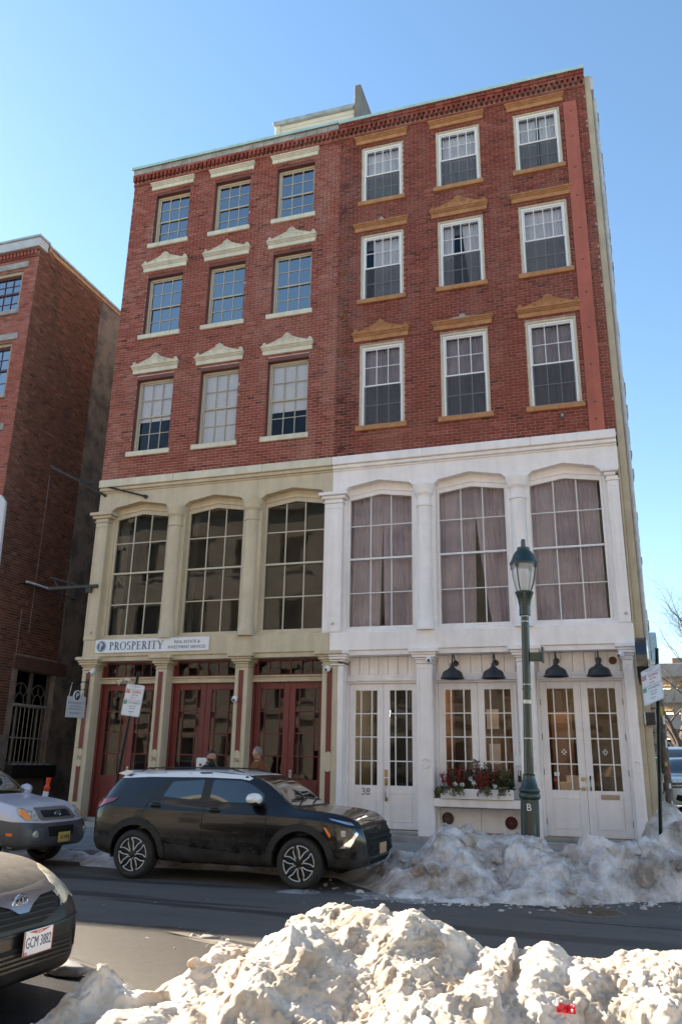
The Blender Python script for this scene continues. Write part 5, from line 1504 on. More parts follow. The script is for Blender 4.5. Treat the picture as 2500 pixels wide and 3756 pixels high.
# cornice: dentils, white fascia, gutter line, copper trim along the side
q = MB(); n = 36
for k in range(n):
    x = -19.5 + k * .125; q.box(x, x + .07, FY - .06, FY + .02, 16.02, 16.14)
o = q.obj('dentil', M_BRICK4, leftb, tones=True); o['kind'] = 'stuff'
q = MB(); q.box(-26, LX + .03, FY - .07, FY + .35, 16.145, 16.22, .01); q.box(-26, LX + .02, FY - .03, FY + .35, 15.95, 16.02, .005); q.obj('brick_course', M_BRICK4, leftb)
q = MB(); q.box(-26, LX + .06, FY - .12, FY + .3, 16.225, 16.52, .015); q.obj('fascia', mat('grey_white_fascia', (.50, .50, .51), .6, var=.1, scale=3), leftb)
q = MB(); q.box(-26, LX + .09, FY - .16, FY + .35, 16.525, 16.60, .01); q.obj('gutter', mat('dull_gutter', (.40, .45, .47), .5, var=.15, scale=4), leftb)
cpm = mat('copper_flashing', (.55, .27, .11), .45, metal=.4, col2=(.36, .17, .08), scale=5)
q = MB(); ys = [FY + .36, 17.4, 18.0, 19.0, 20.2, 27]; zs_ = [16.35, 16.30, 16.33, 16.33, 16.34, 16.34]
for i in range(5):
    q.add([(LX + .04, ys[i], zs_[i]), (LX + .04, ys[i + 1], zs_[i + 1]), (LX + .04, ys[i + 1], zs_[i + 1] + .13), (LX + .04, ys[i], zs_[i] + .13), (LX - .3, ys[i], zs_[i]), (LX - .3, ys[i + 1], zs_[i + 1]), (LX - .3, ys[i + 1], zs_[i + 1] + .13), (LX - .3, ys[i], zs_[i] + .13)], [(0, 1, 2, 3), (3, 2, 6, 7), (4, 7, 6, 5), (0, 4, 5, 1)])
q.obj('flashing', cpm, leftb)
q = MB(); q.box(LX - .32, LX + .07, FY + .36, 27, 16.482, 16.56, .008); q.obj('roof_edge', MATS['dull_gutter'], leftb)
q = MB(); q.box(-26, LX - .36, FY + .36, 27, 16.30, 16.45); q.box(-26, LX - .36, 26.6, 27, .1, 16.3); q.box(-26, LX - .36, FY + .9, FY + 1.0, .1, 16.2); q.obj('roof', M_GSTONE, leftb)
q = MB(); q.box(-26, LX - .001, FY + .01, FY + .35, .1, 2.299); q.obj('front_base', MATS['base_stone'], leftb)
# alley back wall and ground
q = MB(); q.box(LX + .03, XL, 26, 26.3, 0, 9); tag(q.obj('alley_wall', M_BRICK3, tones=True), 'dark brick wall closing the back of the alley', 'wall')
q = MB(); q.add([(LX, FY, .2), (XL + .2, FY, .2), (XL + .2, 26, .25), (LX, 26, .25)], [(0, 1, 2, 3)]); tag(q.obj('alley_ground', M_EARTH), kind='structure')
# white blade sign on the left house front and a pale tube on the side wall
ws = thing('blank_sign', 'white rounded sign board at the left edge before the brick house', 'sign', (-15.6, FY - .3, 7.4))
ol = [(-16.8, 6.1), (-14.60, 6.1), (-14.48, 6.25), (-14.56, 8.1), (-14.72, 8.3), (-16.8, 8.3)]
q = MB(); q.prism(ol, 'y', FY - .36, FY - .28); q.obj('board', mat('sign_pale_grey', (.62, .62, .64), .5), ws)
q = MB(); q.box(-15.6, -15.5, FY - .28, FY + .01, 7.0, 7.1); q.obj('bracket', M_BLACK, ws)
tl = thing('tube_light', 'slim white tube lamp on a bar fixed high on the alley side wall', 'lamp', (LX + .1, 18.3, 6.6))
q = MB(); q.tube([(LX + .22, 17.75, 6.30), (LX + .22, 18.75, 6.30)], .035, 8); q.obj('tube', M_PLASTICW, tl)
q = MB(); q.tube([(LX + .01, 17.7, 6.24), (LX + .22, 17.7, 6.24), (LX + .22, 20.0, 6.24), (LX + .01, 20.0, 6.24)], .018, 6); q.obj('bar', M_BLACK, tl)
for y0, z0, z1 in ((17.95, 3.9, 5.6), (18.35, 5.0, 9.6)):
    q = MB(); q.tube([(LX + .02, y0, z0), (LX + .02, y0, z1)], .010, 4); q.obj('cable', mat('pale_cable', (.25, .22, .2), .7), leftb)
# ------------------------------------------------------------------ the sunlit terrace across the street (behind the camera, seen in the glass)
opp = thing('stone_terrace', 'pale stone terrace across the street that the shop windows mirror', 'building', (0, -9.0, .15))
oh = [(x, x + 1.25, z, z + 2.1) for x in np.arange(-33, 33, 3.1) for z in (1.2, 5.0, 8.8, 12.6)]
q = MB(); wall_grid(q, -36, 36, 0, 16.4, oh, -9.4, -9.0); q.obj('wall', mat('pale_limestone', (.66, .60, .50), .85, col2=(.54, .48, .40), scale=.8), opp)
q = MB()
for h_ in oh: q.box(h_[0] - .01, h_[1] + .01, -9.32, -9.28, h_[2], h_[3])
o = q.obj('pane', mat('dark_far_glass', (.22, .21, .20), .3), opp); o['kind'] = 'stuff'
q = MB()
for h_ in oh:
    q.box(h_[0] - .15, h_[1] + .15, -9.0, -8.9, h_[2] - .18, h_[2] - .002); q.box(h_[0] - .12, h_[1] + .12, -9.0, -8.93, h_[3] + .002, h_[3] + .25)
o = q.obj('sill', MATS['pale_limestone'], opp); o['kind'] = 'stuff'
q = MB(); q.box(-36, 36, -9.4, -8.6, 16.401, 16.9); q.box(-36, 36, -9.0, -8.85, 4.1, 4.4); q.box(-36, 36, -16, -9.41, 0, 16.3); q.obj('cornice', MATS['pale_limestone'], opp)

# the row continues up the street to the left, outside the picture; it shades the roadway
for (x0, x1, hh, lb) in ((-44, -26.05, 16.7, 'plain brick row house next to the dark brick house, left of the picture'), (-95, -44.05, 16.9, 'long brick row farther up the street, left of the picture')):
    t = thing('brick_row', lb, 'building', ((x0 + x1) / 2, FY, 0))
    hl = [(x, x + 1.2, z, z + 2.0) for x in np.arange(x0 + 1, x1 - 1.5, 2.6) for z in (1.4, 5.2, 9.0, 12.6)]
    q = MB(); wall_grid(q, x0, x1, 0, hh, hl, FY, FY + .4); q.box(x0, x1, FY + .41, 28, 0, hh - .05); q.obj('wall', mat('plain_brick', (.24, .08, .065), .85, var=.2, scale=4), t)
    q = MB()
    for h_ in hl: q.box(h_[0], h_[1], FY + .2, FY + .24, h_[2], h_[3])
    o = q.obj('pane', MATS['dark_far_glass'], t); o['kind'] = 'stuff'

# ------------------------------------------------------------------ cars
def pchip(xs, ys, x):
    xs, ys = np.asarray(xs, float), np.asarray(ys, float)
    h = np.diff(xs); d = np.diff(ys) / h
    m = np.zeros_like(ys); m[0], m[-1] = d[0], d[-1]
    for i in range(1, len(xs) - 1):
        m[i] = 0 if d[i - 1] * d[i] <= 0 else 2 * d[i - 1] * d[i] / (d[i - 1] + d[i])
    k = np.clip(np.searchsorted(xs, x) - 1, 0, len(xs) - 2)
    t = (x - xs[k]) / h[k]
    return (ys[k] * (1 + 2 * t) * (1 - t) ** 2 + m[k] * h[k] * t * (1 - t) ** 2 + ys[k + 1] * t * t * (3 - 2 * t) + m[k + 1] * h[k] * t * t * (t - 1))

def catmull(P, sub):
    P = np.asarray(P, float); n = len(P); out = []
    for i in range(n - 1):
        p0, p1, p2, p3 = P[max(i - 1, 0)], P[i], P[i + 1], P[min(i + 2, n - 1)]
        for k in range(sub):
            t = k / sub
            out.append(.5 * ((2 * p1) + (-p0 + p2) * t + (2 * p0 - 5 * p1 + 4 * p2 - p3) * t * t + (-p0 + 3 * p1 - 3 * p2 + p3) * t ** 3))
    out.append(P[-1]); return np.array(out)

class Car:
    """body lofted from stations (x, bottom, shoulder, top, half width, roof half width); parts are cut or laid on it"""
    def __init__(s, root, st, mats, wheels, r_arch, nst=90):
        s.root = root
        st = np.array(st, float)
        # cosine-dense stations at the ends
        t = np.linspace(0, 1, nst); tt = t - .75 * np.sin(2 * np.pi * t) / (2 * np.pi)
        X = st[0, 0] + (st[-1, 0] - st[0, 0]) * tt
        C = [pchip(st[:, 0], st[:, k], X) for k in range(1, 6)]
        rings = []
        for i, x in enumerate(X):
            zb, zs, zt, hw, ht = [c[i] for c in C]
            zt = max(zt, zs + .02)
            H = zs - zb; G = zt - zs
            hp = [(0, zb), (hw * .60, zb), (hw * .86, zb + .015), (hw * .955, zb + .10 * H + .02), (hw * .992, zb + .34 * H), (hw, zb + .66 * H), (hw * .985, zb + .90 * H), (hw * .955, zs)]
            g = min(1, G / .35)
            hp += [(ht + (hw * .955 - ht) * .52, zs + .50 * G), (ht + (hw * .955 - ht) * .10, zs + G * (.90 - .02 * g)), (ht * .90, zs + G * .975), (ht * .6, zs + G * 1.0), (0, zs + G * 1.0 + .012)]
            c = catmull(hp, 4)
            ring = [(x, -p[0], p[1]) for p in c] + [(x, p[0], p[1]) for p in c[-2:0:-1]]
            rings.append(ring)
        m = len(rings[0]); v = [p for r in rings for p in r]; f = []
        for i in range(nst - 1):
            for k in range(m):
                k2 = (k + 1) % m
                f.append((i * m + k, i * m + k2, (i + 1) * m + k2, (i + 1) * m + k))
        f.append(tuple(range(m - 1, -1, -1))); f.append(tuple((nst - 1) * m + k for k in range(m)))
        b = MB(); b.add(v, f); me = b.mesh('body', mats); fix_normals(me)
        tmp = bpy.data.objects.new('tmp', me); COL.objects.link(tmp)
        cut = MB()
        for wx, wz, hw in wheels:
            for sg in (-1, 1):
                cut.lathe([(r_arch, -.26), (r_arch, .30)], (wx, sg * (hw), wz), 40, 'y')
        cm = cut.mesh('cut', [mats[0], M_BLACKOUT]); fix_normals(cm)
        for p in cm.polygons: p.material_index = 1
        co = bpy.data.objects.new('cut', cm); COL.objects.link(co)
        md = tmp.modifiers.new('b', 'BOOLEAN'); md.object = co; md.operation = 'DIFFERENCE'; md.solver = 'EXACT'
        dg = bpy.context.evaluated_depsgraph_get(); dg.update()
        nm = bpy.data.meshes.new_from_object(tmp.evaluated_get(dg))
        bpy.data.objects.remove(tmp); bpy.data.objects.remove(co)
        nm.materials.clear()
        for q_ in mats + ([M_BLACKOUT] if len(mats) == 1 else []): nm.materials.append(q_)
        s.mesh = nm
        import bmesh
        bm = bmesh.new(); bm.from_mesh(nm)
        s.bvh = BVHTree.FromBMesh(bm)
        for fc in bm.faces: fc.smooth = True
        for e in bm.edges:
            if len(e.link_faces) == 2 and e.calc_face_angle(0) > rad(38): e.smooth = False
        bm.to_mesh(nm); bm.free()
        s.body = link('body', nm, root, None, True)

    def cast(s, mode, a, b):
        if mode == 'right': o, d = Vector((a, -3, b)), Vector((0, 1, 0))
        elif mode == 'left': o, d = Vector((a, 3, b)), Vector((0, -1, 0))
        elif mode == 'front': o, d = Vector((8, a, b)), Vector((-1, 0, 0))
        elif mode == 'back': o, d = Vector((-3, a, b)), Vector((1, 0, 0))
        else: o, d = Vector((a, b, 4)), Vector((0, 0, -1))
        h = s.bvh.ray_cast(o, d)
        return h[0], h[1], d

    def patch(s, name, mode, poly, m, off=.004, step=.045, parent=None, thick=.012, rounded=0, flat=None):
        """a panel outlined in (x,z), (y,z) or (x,y), laid on the body and given an edge"""
        poly = [Vector((p[0], p[1])) for p in poly]
        if rounded:
            out = []
            n = len(poly)
            for i in range(n):
                p0, p1, p2 = poly[i - 1], poly[i], poly[(i + 1) % n]
                r = min(rounded, (p0 - p1).length * .45, (p2 - p1).length * .45)
                a = p1 + (p0 - p1).normalized() * r; c = p1 + (p2 - p1).normalized() * r
                for k in range(5):
                    t = k / 4; out.append(a * (1 - t) ** 2 + p1 * 2 * t * (1 - t) + c * t * t)
            poly = out
        dense = []
        for i, p in enumerate(poly):
            q_ = poly[(i + 1) % len(poly)]; n = max(1, int((q_ - p).length / step))
            dense += [p.lerp(q_, k / n) for k in range(n)]
        nb = len(dense)
        xs = [p.x for p in dense]; ys = [p.y for p in dense]
        inner = []
        def inside(x, y):
            c = False; j = nb - 1
            for i in range(nb):
                if (dense[i].y > y) != (dense[j].y > y) and x < (dense[j].x - dense[i].x) * (y - dense[i].y) / (dense[j].y - dense[i].y + 1e-12) + dense[i].x: c = not c
                j = i
            return c
        x = min(xs) + step * .5
        while x < max(xs):
            y = min(ys) + step * .5
            while y < max(ys):
                if inside(x, y) and min((d.x - x) ** 2 + (d.y - y) ** 2 for d in dense) > (step * .45) ** 2: inner.append(Vector((x, y)))
                y += step
            x += step
        res = geometry.delaunay_2d_cdt(dense + inner, [(i, (i + 1) % nb) for i in range(nb)], [], 1, 1e-5)
        P, E, F = res[0], res[1], res[2]
        v3, ok = [], []
        last = None
        for p in P:
            h, nrm, d = s.cast(mode, p.x, p.y)
            if h is None:
                ok.append(False); v3.append(Vector((0, 0, 0))); continue
            if nrm.dot(d) > 0: nrm = -nrm
            ok.append(True)
            dirv = (-d * .6 + nrm * .4).normalized()
            v3.append(h + dirv * off)
        if not any(ok): return None
        # points that missed the body take the value of the nearest hit
        for i, p in enumerate(P):
            if not ok[i]:
                j = min((k for k in range(len(P)) if ok[k]), key=lambda k: (P[k].x - p.x) ** 2 + (P[k].y - p.y) ** 2)
                w = v3[j].copy()
                if mode in ('right', 'left'): w.x, w.z = p.x, p.y
                elif mode in ('front', 'back'): w.y, w.z = p.x, p.y
                else: w.x, w.y = p.x, p.y
                v3[i] = w
        d = s.cast(mode, 0, 0)[2]
        n = len(v3)
        v = v3 + [p + d * thick for p in v3]
        f = [tuple(q_) for q_ in F]
        bd = {}
        for fc in F:
            for i in range(len(fc)):
                a, c = fc[i], fc[(i + 1) % len(fc)]
                bd[(a, c)] = 1
        edges = [(a, c) for (a, c) in bd if (c, a) not in bd]
        f += [(c, a, a + n, c + n) for a, c in edges]
        f += [tuple(i + n for i in reversed(q_)) for q_ in F]
        b = MB(); b.add(v, f)
        me = b.mesh(name, m); fix_normals(me)
        o = link(name, me, parent or s.root, None, True)
        autosmooth(o, 50)
        return o

    def strip(s, name, mode, pts, w, m, off=.006, parent=None):
        """narrow band along a line"""
        pts = [Vector(p) for p in pts]
        L, R_ = [], []
        for i, p in enumerate(pts):
            d = (pts[min(i + 1, len(pts) - 1)] - pts[max(i - 1, 0)]).normalized(); nrm = Vector((-d.y, d.x))
            L.append(p + nrm * w / 2); R_.append(p - nrm * w / 2)
        return s.patch(name, mode, L + R_[::-1], m, off, max(.03, w * .9), parent, thick=.02)

M_BLACKOUT = mat('wheel_well_black', (.008, .008, .008), .9)
M_TYRE = mat('tyre_rubber', (.022, .021, .020), .8, var=.35, scale=20, bump=.3, bscale=60)
M_RIMDARK = mat('gloss_black_rim', (.012, .012, .013), .3)
M_ALLOY = mat('machined_alloy', (.55, .54, .53), .4, metal=.15)
M_CARGLASS = bpy.data.materials.new('car_glass'); M_CARGLASS.use_nodes = True
_b = M_CARGLASS.node_tree.nodes['Principled BSDF']; _b.inputs['Base Color'].default_value = (.012, .014, .016, 1); _b.inputs['Roughness'].default_value = .03; _b.inputs['IOR'].default_value = 1.9; _b.inputs['Coat Weight'].default_value = .6
M_CARBLACK = carpaint('black_car_paint', (.003, .003, .004), .22, 0, .5, .35)
M_CLAD = carpaint('grey_black_cladding', (.020, .020, .021), .6, 0, 0, .3, (.11, .10, .09), .9, .6)
M_CARWHITE = mat('white_car_paint', (.74, .75, .76), .3, coat=.8)
M_SILVER = carpaint('silver_car_paint', (.62, .60, .66), .38, .1, .5, .4, (.20, .18, .16), .9)
M_GREYCLAD = carpaint('grey_lower_body', (.085, .085, .095), .45, .1, .2, .4, (.15, .14, .13), .8, .7)
M_SEDAN = carpaint('charcoal_car_paint', (.010, .009, .0085), .38, 0, .15, .25, (.09, .075, .06), .9, .3)
M_DUST = mat('salt_dusted_bonnet', (.115, .093, .070), .85, col2=(.058, .049, .040), scale=9, detail=9, lo=.35, hi=.7, bump=.15, bscale=60)
M_CHROME = mat('chrome', (.72, .72, .74), .12, metal=1.0)
M_LAMPCLEAR = mat('lamp_clear', (.45, .44, .41), .08, coat=1.0, var=.4, scale=18)
M_LAMPHAZE = mat('hazy_lamp_lens', (.62, .55, .40), .25, coat=.6, var=.25, scale=8)
M_AMBER = mat('amber_lens', (.85, .20, .01), .2, coat=.6)
M_AMBERLIT = mat('amber_lens_bright', (1.0, .30, .03), .2, coat=.6)
M_REDLENS = mat('red_lens', (.28, .010, .012), .12, coat=1.0, var=.4, scale=14)
M_PLATEW = mat('plate_white', (.72, .71, .70), .4)
M_PLATEY = mat('plate_yellow', (.70, .52, .10), .4, col2=(.78, .64, .22), scale=9)
M_PLATETXT = mat('plate_navy', (.03, .04, .12), .5)
M_PLATERED = mat('plate_red', (.45, .05, .04), .5)

def wheel(car_root, x, y, z, r, w, side, style, nm='wheel'):
    """tyre (this object) with rim, spokes as children; side -1 faces -y"""
    t = MB()
    rr = r * .70
    prof = [(rr, -w / 2 + .01), (rr + .012, -w / 2 - .004), (r - .055, -w / 2 - .012), (r - .02, -w / 2 + .006), (r - .004, -w / 2 + .035), (r, -w * .2), (r, w * .2), (r - .004, w / 2 - .035), (r - .02, w / 2 - .006), (r - .055, w / 2 + .012), (rr + .012, w / 2 + .004), (rr, w / 2 - .01)]
    t.lathe(prof, (x, y, z), 48, 'y', cap=False)
    for k in range(64):
        a = 2 * math.pi * k / 64
        for yy in (-.33, .0, .33):
            c, s_ = math.cos(a + (0.03 if yy else 0)), math.sin(a + (0.03 if yy else 0))
            t.tube([(x + (r - .002) * c, y + w * (yy - .12), z + (r - .002) * s_), (x + (r - .002) * c, y + w * (yy + .12), z + (r - .002) * s_)], .0035, 3)
    o = t.obj(nm, M_TYRE, car_root, local=True); autosmooth(o, 45)
    f = y + side * (w / 2 - .015)
    rim = MB()
    rim.lathe([(0, 0.09 * -side), (rr * .9, .09 * -side), (rr * .96, .02 * -side), (rr * .985, .012 * side), (rr * 1.005, .010 * side), (rr * 1.01, -.02 * side)], (x, f, z), 40, 'y')
    ro = rim.obj('rim', M_RIMDARK, o, local=True); autosmooth(ro, 40)
    sp = MB()
    if style == 'petal':
        n = 6
        for k in range(n):
            a = 2 * math.pi * (k + .25) / n
            def P(rad_, ang, d=0.0): return (x + rad_ * math.cos(ang), f + side * (.008 - d), z + rad_ * math.sin(ang))
            hw_ = math.pi / n
            for sg in (-1, 1):
                sp.tube([P(rr * .34, a + sg * .16), P(rr * .50, a + sg * .20), P(rr * .72, a + sg * hw_ * .52), P(rr * .95, a + sg * hw_ * .78)], [.009, .008, .008, .009], 6)
            sp.tube([P(rr * .34, a - .16), P(rr * .29, a), P(rr * .34, a + .16)], .009, 6)
            sp.tube([P(rr * .955, a + hw_ * (-.78 + 1.56 * i / 8)) for i in range(9)], .008, 6)
        so_ = sp.obj('spoke', M_ALLOY, o, local=True); so_['kind'] = 'stuff'
        d = MB()
        for k in range(n):
            a = 2 * math.pi * (k + .75) / n
            d.tube([(x + rr * .15 * math.cos(a), f - side * .052, z + rr * .15 * math.sin(a)), (x + rr * .94 * math.cos(a), f - side * .058, z + rr * .94 * math.sin(a))], [.045, .052], 6)
        d.lathe([(0, .012 * side), (.075, .008 * side), (.08, -.02 * side)], (x, f, z), 20, 'y')
        dd = d.obj('spoke_web', M_RIMDARK, o, local=True); dd['kind'] = 'stuff'
        nuts = MB()
        for k in range(5):
            a = 2 * math.pi * k / 5; nuts.lathe([(.0, .017 * side), (.010, .015 * side), (.010, .005 * side)], (x + .058 * math.cos(a), f, z + .058 * math.sin(a)), 8, 'y')
        e = nuts.obj('wheel_nut', M_STEEL, o, local=True); e['kind'] = 'stuff'
    else:
        for k in range(5):
            a = 2 * math.pi * k / 5
            sp.tube([(x + rr * .1 * math.cos(a), f + side * .005, z + rr * .1 * math.sin(a)), (x + rr * .95 * math.cos(a), f + side * .005, z + rr * .95 * math.sin(a))], [.05, .035], 6)
        sp.lathe([(0, .02 * side), (.06, .015 * side), (.065, -.01 * side)], (x, f, z), 18, 'y')
        sp.obj('spoke', mat('dull_wheel_silver', (.16, .16, .165), .5), o, local=True)
    return o

def arch_poly2(cx, cz, r0, r1, a0, a1, n=18):
    o = [(cx + r1 * math.cos(a0 + (a1 - a0) * k / n), cz + r1 * math.sin(a0 + (a1 - a0) * k / n)) for k in range(n + 1)]
    return o + [(cx + r0 * math.cos(a1 - (a1 - a0) * k / n), cz + r0 * math.sin(a1 - (a1 - a0) * k / n)) for k in range(n + 1)]

# ---------------- black SUV in the middle of the street side
suv = thing('suv', 'black SUV with white roof and white mirror parked before the cream storefront', 'car', (-7.80, 12.42, 0))
SS = [(0.00, .52, .80, .96, .70, .66), (.05, .40, .95, 1.06, .82, .76), (.12, .345, 1.02, 1.17, .86, .70), (.24, .32, 1.055, 1.34, .885, .665), (.37, .30, 1.055, 1.465, .90, .655), (.52, .29, 1.05, 1.512, .905, .66), (.85, .28, 1.045, 1.540, .915, .67), (1.9, .25, 1.025, 1.565, .92, .675),
      (2.50, .25, 1.005, 1.535, .92, .66), (2.72, .25, 1.00, 1.485, .92, .65), (3.05, .25, .99, 1.30, .92, .68), (3.30, .25, .98, 1.115, .92, .74), (3.42, .26, .975, 1.075, .92, .76), (3.85, .27, .94, 1.035, .905, .78), (4.18, .28, .88, .975, .865, .74),
      (4.32, .29, .82, .90, .79, .68), (4.40, .33, .72, .80, .69, .60), (4.445, .38, .62, .68, .60, .54), (4.46, .44, .55, .59, .54, .48)]
WR, WF = .82, 3.50
sv = Car(suv, SS, [M_CARBLACK], [(WR, .35, .92), (WF, .35, .92)], .415)
for side, mode in ((-1, 'right'), (1, 'left')):
    for wx in (WR, WF):
        wheel(suv, wx, side * .80, .345, .345, .225, side, 'petal')
        sv.patch('arch_cladding', mode, arch_poly2(wx, .35, .424, .520, rad(-10), rad(190), 36), M_CLAD, .012, .035, thick=.05)
    sv.patch('side_cladding', mode, [(1.33, .27), (2.98, .26), (2.99, .42), (2.0, .47), (1.36, .52)], M_CLAD, .008, .07, thick=.03)
    sv.patch('bumper_cladding', mode, [(.05, .42), (.28, .32), (.31, .42), (.34, .55), (.12, .62), (.03, .60)], M_CLAD, .008, .06, thick=.03)
    sv.patch('bumper_cladding', mode, [(4.00, .29), (4.36, .33), (4.40, .42), (4.02, .42)], M_CLAD, .008, .05, thick=.03)
    # glass
    sv.patch('side_window', mode, [(.98, 1.14), (1.22, 1.415), (1.9, 1.452), (2.50, 1.444), (2.72, 1.40), (3.02, 1.235), (3.08, 1.09), (2.0, 1.105)], mat('window_trim_black', (.008, .008, .009), .25), .003, .05, thick=.01)
    sv.patch('side_window', mode, [(1.22, 1.175), (1.34, 1.395), (1.88, 1.432), (1.87, 1.135)], M_CARGLASS, .009, .05, thick=.004, rounded=.04)
    sv.patch('side_window', mode, [(2.02, 1.125), (2.02, 1.434), (2.48, 1.43), (2.64, 1.385), (2.88, 1.25), (2.90, 1.12)], M_CARGLASS, .009, .05, thick=.004, rounded=.04)
    # seams, handles
    for ln_ in ([(1.945, 1.10), (1.95, .8), (1.945, .26)], [(2.97, 1.07), (2.97, .8), (2.93, .5), (2.935, .27)], [(1.02, 1.12), (.96, 1.02), (.92, .90)]):
        sv.strip('door_seam', mode, ln_, .008, M_BLACKOUT, .0015)
    for (hx, hz) in ((1.12, 1.055), (2.12, 1.015)):
        hp = sv.cast(mode, hx, hz)[0]
        q = MB(); q.tube([(hx - .10, hp.y + side * .004, hz + .004), (hx - .07, hp.y + side * .032, hz + .004), (hx + .07, hp.y + side * .034, hz - .006), (hx + .10, hp.y + side * .004, hz - .008)], [.010, .015, .015, .010], 8); q.obj('door_handle', M_CARBLACK, suv, local=True, smooth=True)
        sv.patch('handle_recess', mode, [(hx - .06, hz - .045), (hx + .07, hz - .05), (hx + .08, hz + .03), (hx - .07, hz + .03)], M_BLACKOUT, .0015, .03, rounded=.03)
    # lamps
    sv.patch('tail_lamp', mode, [(.03, .985), (.10, 1.10), (.45, 1.145), (.38, 1.09), (.18, 1.02), (.05, .945)], M_REDLENS, .012, .03, rounded=.02)
    sv.patch('side_marker', mode, [(3.86, .835), (3.90, .825), (3.97, .73), (3.95, .70)], M_AMBER, .016, .03)
    sv.patch('daytime_lamp', mode, [(3.92, .955), (4.22, .905), (4.28, .865), (4.20, .875), (3.95, .935)], M_CHROME, .006, .03)
    sv.patch('headlamp', mode, [(4.03, .83), (4.30, .83), (4.30, .64), (4.20, .58), (4.08, .56)], mat('lamp_black_bezel', (.02, .02, .022), .15, coat=.8), .006, .03, rounded=.03)
    sv.patch('headlamp', mode, [(4.11, .80), (4.18, .80), (4.18, .72), (4.12, .72)], M_LAMPCLEAR, .014, .02, rounded=.02)
    sv.patch('lamp_fin', mode, [(4.09, .565), (4.24, .575), (4.34, .76), (4.31, .79), (4.26, .70)], M_CHROME, .014, .025)
    sv.patch('roof_side', mode, [(.38, 1.425), (.9, 1.452), (1.9, 1.466), (2.45, 1.455), (2.60, 1.435), (2.64, 1.465), (2.55, 1.505), (1.9, 1.548), (.9, 1.538), (.50, 1.518)], M_CARWHITE, .008, .05, thick=.02)
    # mirror
    hp = sv.cast(mode, 2.90, 1.13)[0]
    q = MB(); q.lathe([(.0, -.145), (.045, -.13), (.078, -.08), (.088, .0), (.082, .07), (.055, .115), (.0, .125)], (0, 0, 0), 20, 'x')
    me = q.mesh('mirror', [M_CARWHITE, M_BLACKOUT]); me.polygons.foreach_set('use_smooth', [True] * len(me.polygons)); me.transform(Matrix.Translation((2.80, hp.y + side * .15, 1.185)) @ Matrix.Rotation(side * rad(20), 4, 'Z') @ Matrix.Diagonal((.85, 1.35, 1.0, 1)))
    for p in me.polygons:
        if p.center.z < 1.145: p.material_index = 1
    mo = link('mirror', me, suv, None, True)
    q = MB(); q.tube([(2.86, hp.y - side * .02, 1.12), (2.84, hp.y + side * .12, 1.13)], [.045, .03], 8); q.obj('mirror_arm', M_CLAD, mo, local=True)
    # roof rail
    q = MB(); q.tube([(.62, side * .50, 1.535), (.75, side * .50, 1.585), (1.4, side * .50, 1.603), (2.2, side * .50, 1.598), (2.42, side * .50, 1.54)], [.008, .011, .011, .011, .008], 8); q.obj('roof_rail', M_CLAD, suv, local=True, smooth=True)
sv.patch('roof', 'top', [(.40, -.55), (.55, -.635), (1.6, -.70), (2.45, -.66), (2.60, -.58), (2.64, 0), (2.60, .58), (2.45, .66), (1.6, .70), (.55, .635), (.40, .55)], M_CARWHITE, .006, .09, thick=.02)
q = MB(); q.prism([(.24, 1.495), (.40, 1.46), (.52, 1.532), (.40, 1.55)], 'y', -.58, .58); o = q.obj('spoiler', M_CARWHITE, suv, local=True); 
sv.patch('windscreen', 'top', [(2.68, -.56), (2.72, -.60), (3.30, -.70), (3.36, -.6), (3.40, 0), (3.36, .6), (3.30, .70), (2.72, .60), (2.68, .56), (2.66, 0)], M_CARGLASS, .004, .07, thick=.004)
sv.patch('wiper_tray', 'top', [(3.30, -.73), (3.41, -.70), (3.46, 0), (3.41, .70), (3.30, .73), (3.36, .6), (3.40, 0), (3.36, -.6)], M_CLAD, .006, .06)
for y0 in (-.55, .05):
    q = MB(); q.tube([tuple(sv.cast('top', 3.36, y0)[0] + Vector((0, 0, .02))), tuple(sv.cast('top', 3.30, y0 + .25)[0] + Vector((0, 0, .02))), tuple(sv.cast('top', 3.25, y0 + .5)[0] + Vector((0, 0, .018)))], .008, 5); q.obj('wiper', M_BLACKOUT, suv, local=True)
sv.strip('bonnet_seam', 'top', [(3.5, -.80), (3.9, -.78), (4.2, -.70), (4.30, -.45), (4.335, 0), (4.30, .45), (4.2, .70), (3.9, .78), (3.5, .80)], .008, M_BLACKOUT, .002)
# grille: dark frame with honeycomb bars, front bar, plate, badge
sv.patch('grille', 'front', [(-.66, .80), (.66, .80), (.62, .50), (.45, .44), (-.45, .44), (-.62, .50)], M_BLACKOUT, .006, .05)
g = MB()
for r_ in range(4):
    for k in range(-6, 7):
        y = k * .095 + (.0475 if r_ % 2 else 0); z = .50 + r_ * .075
        if abs(y) > .60: continue
        h = sv.cast('front', y, z)[0]
        if h is None: continue
        hexa = [(h.x + .016, y + .042 * math.cos(t), z + .034 * math.sin(t)) for t in [i * math.pi / 3 for i in range(7)]]
        g.tube(hexa, .008, 4)
o = g.obj('grille_mesh', M_CLAD, suv, local=True); o['kind'] = 'stuff'
sv.strip('chrome_bar', 'front', [(-.72, .845), (-.4, .86), (0, .865), (.4, .86), (.72, .845)], .03, M_CLAD, .012)
h = sv.cast('front', 0, .80)[0]
q = MB(); q.prism([(-.095, .785), (-.085, .825), (-.035, .825), (-.035, .838), (.035, .838), (.035, .825), (.095, .825), (.085, .785), (.035, .785), (.035, .772), (-.035, .772), (-.035, .785)], 'x', h.x + .0, h.x + .028); q.obj('badge', mat('dark_badge', (.05, .05, .05), .2, metal=.8), suv, local=True)
h = sv.cast('front', -.02, .53)[0]
q = MB(); q.box(h.x + .01, h.x + .045, -.155, .155, .455, .60, .006); q.obj('number_plate', mat('tan_plate', (.46, .33, .18), .5, var=.2, scale=30), suv, local=True)
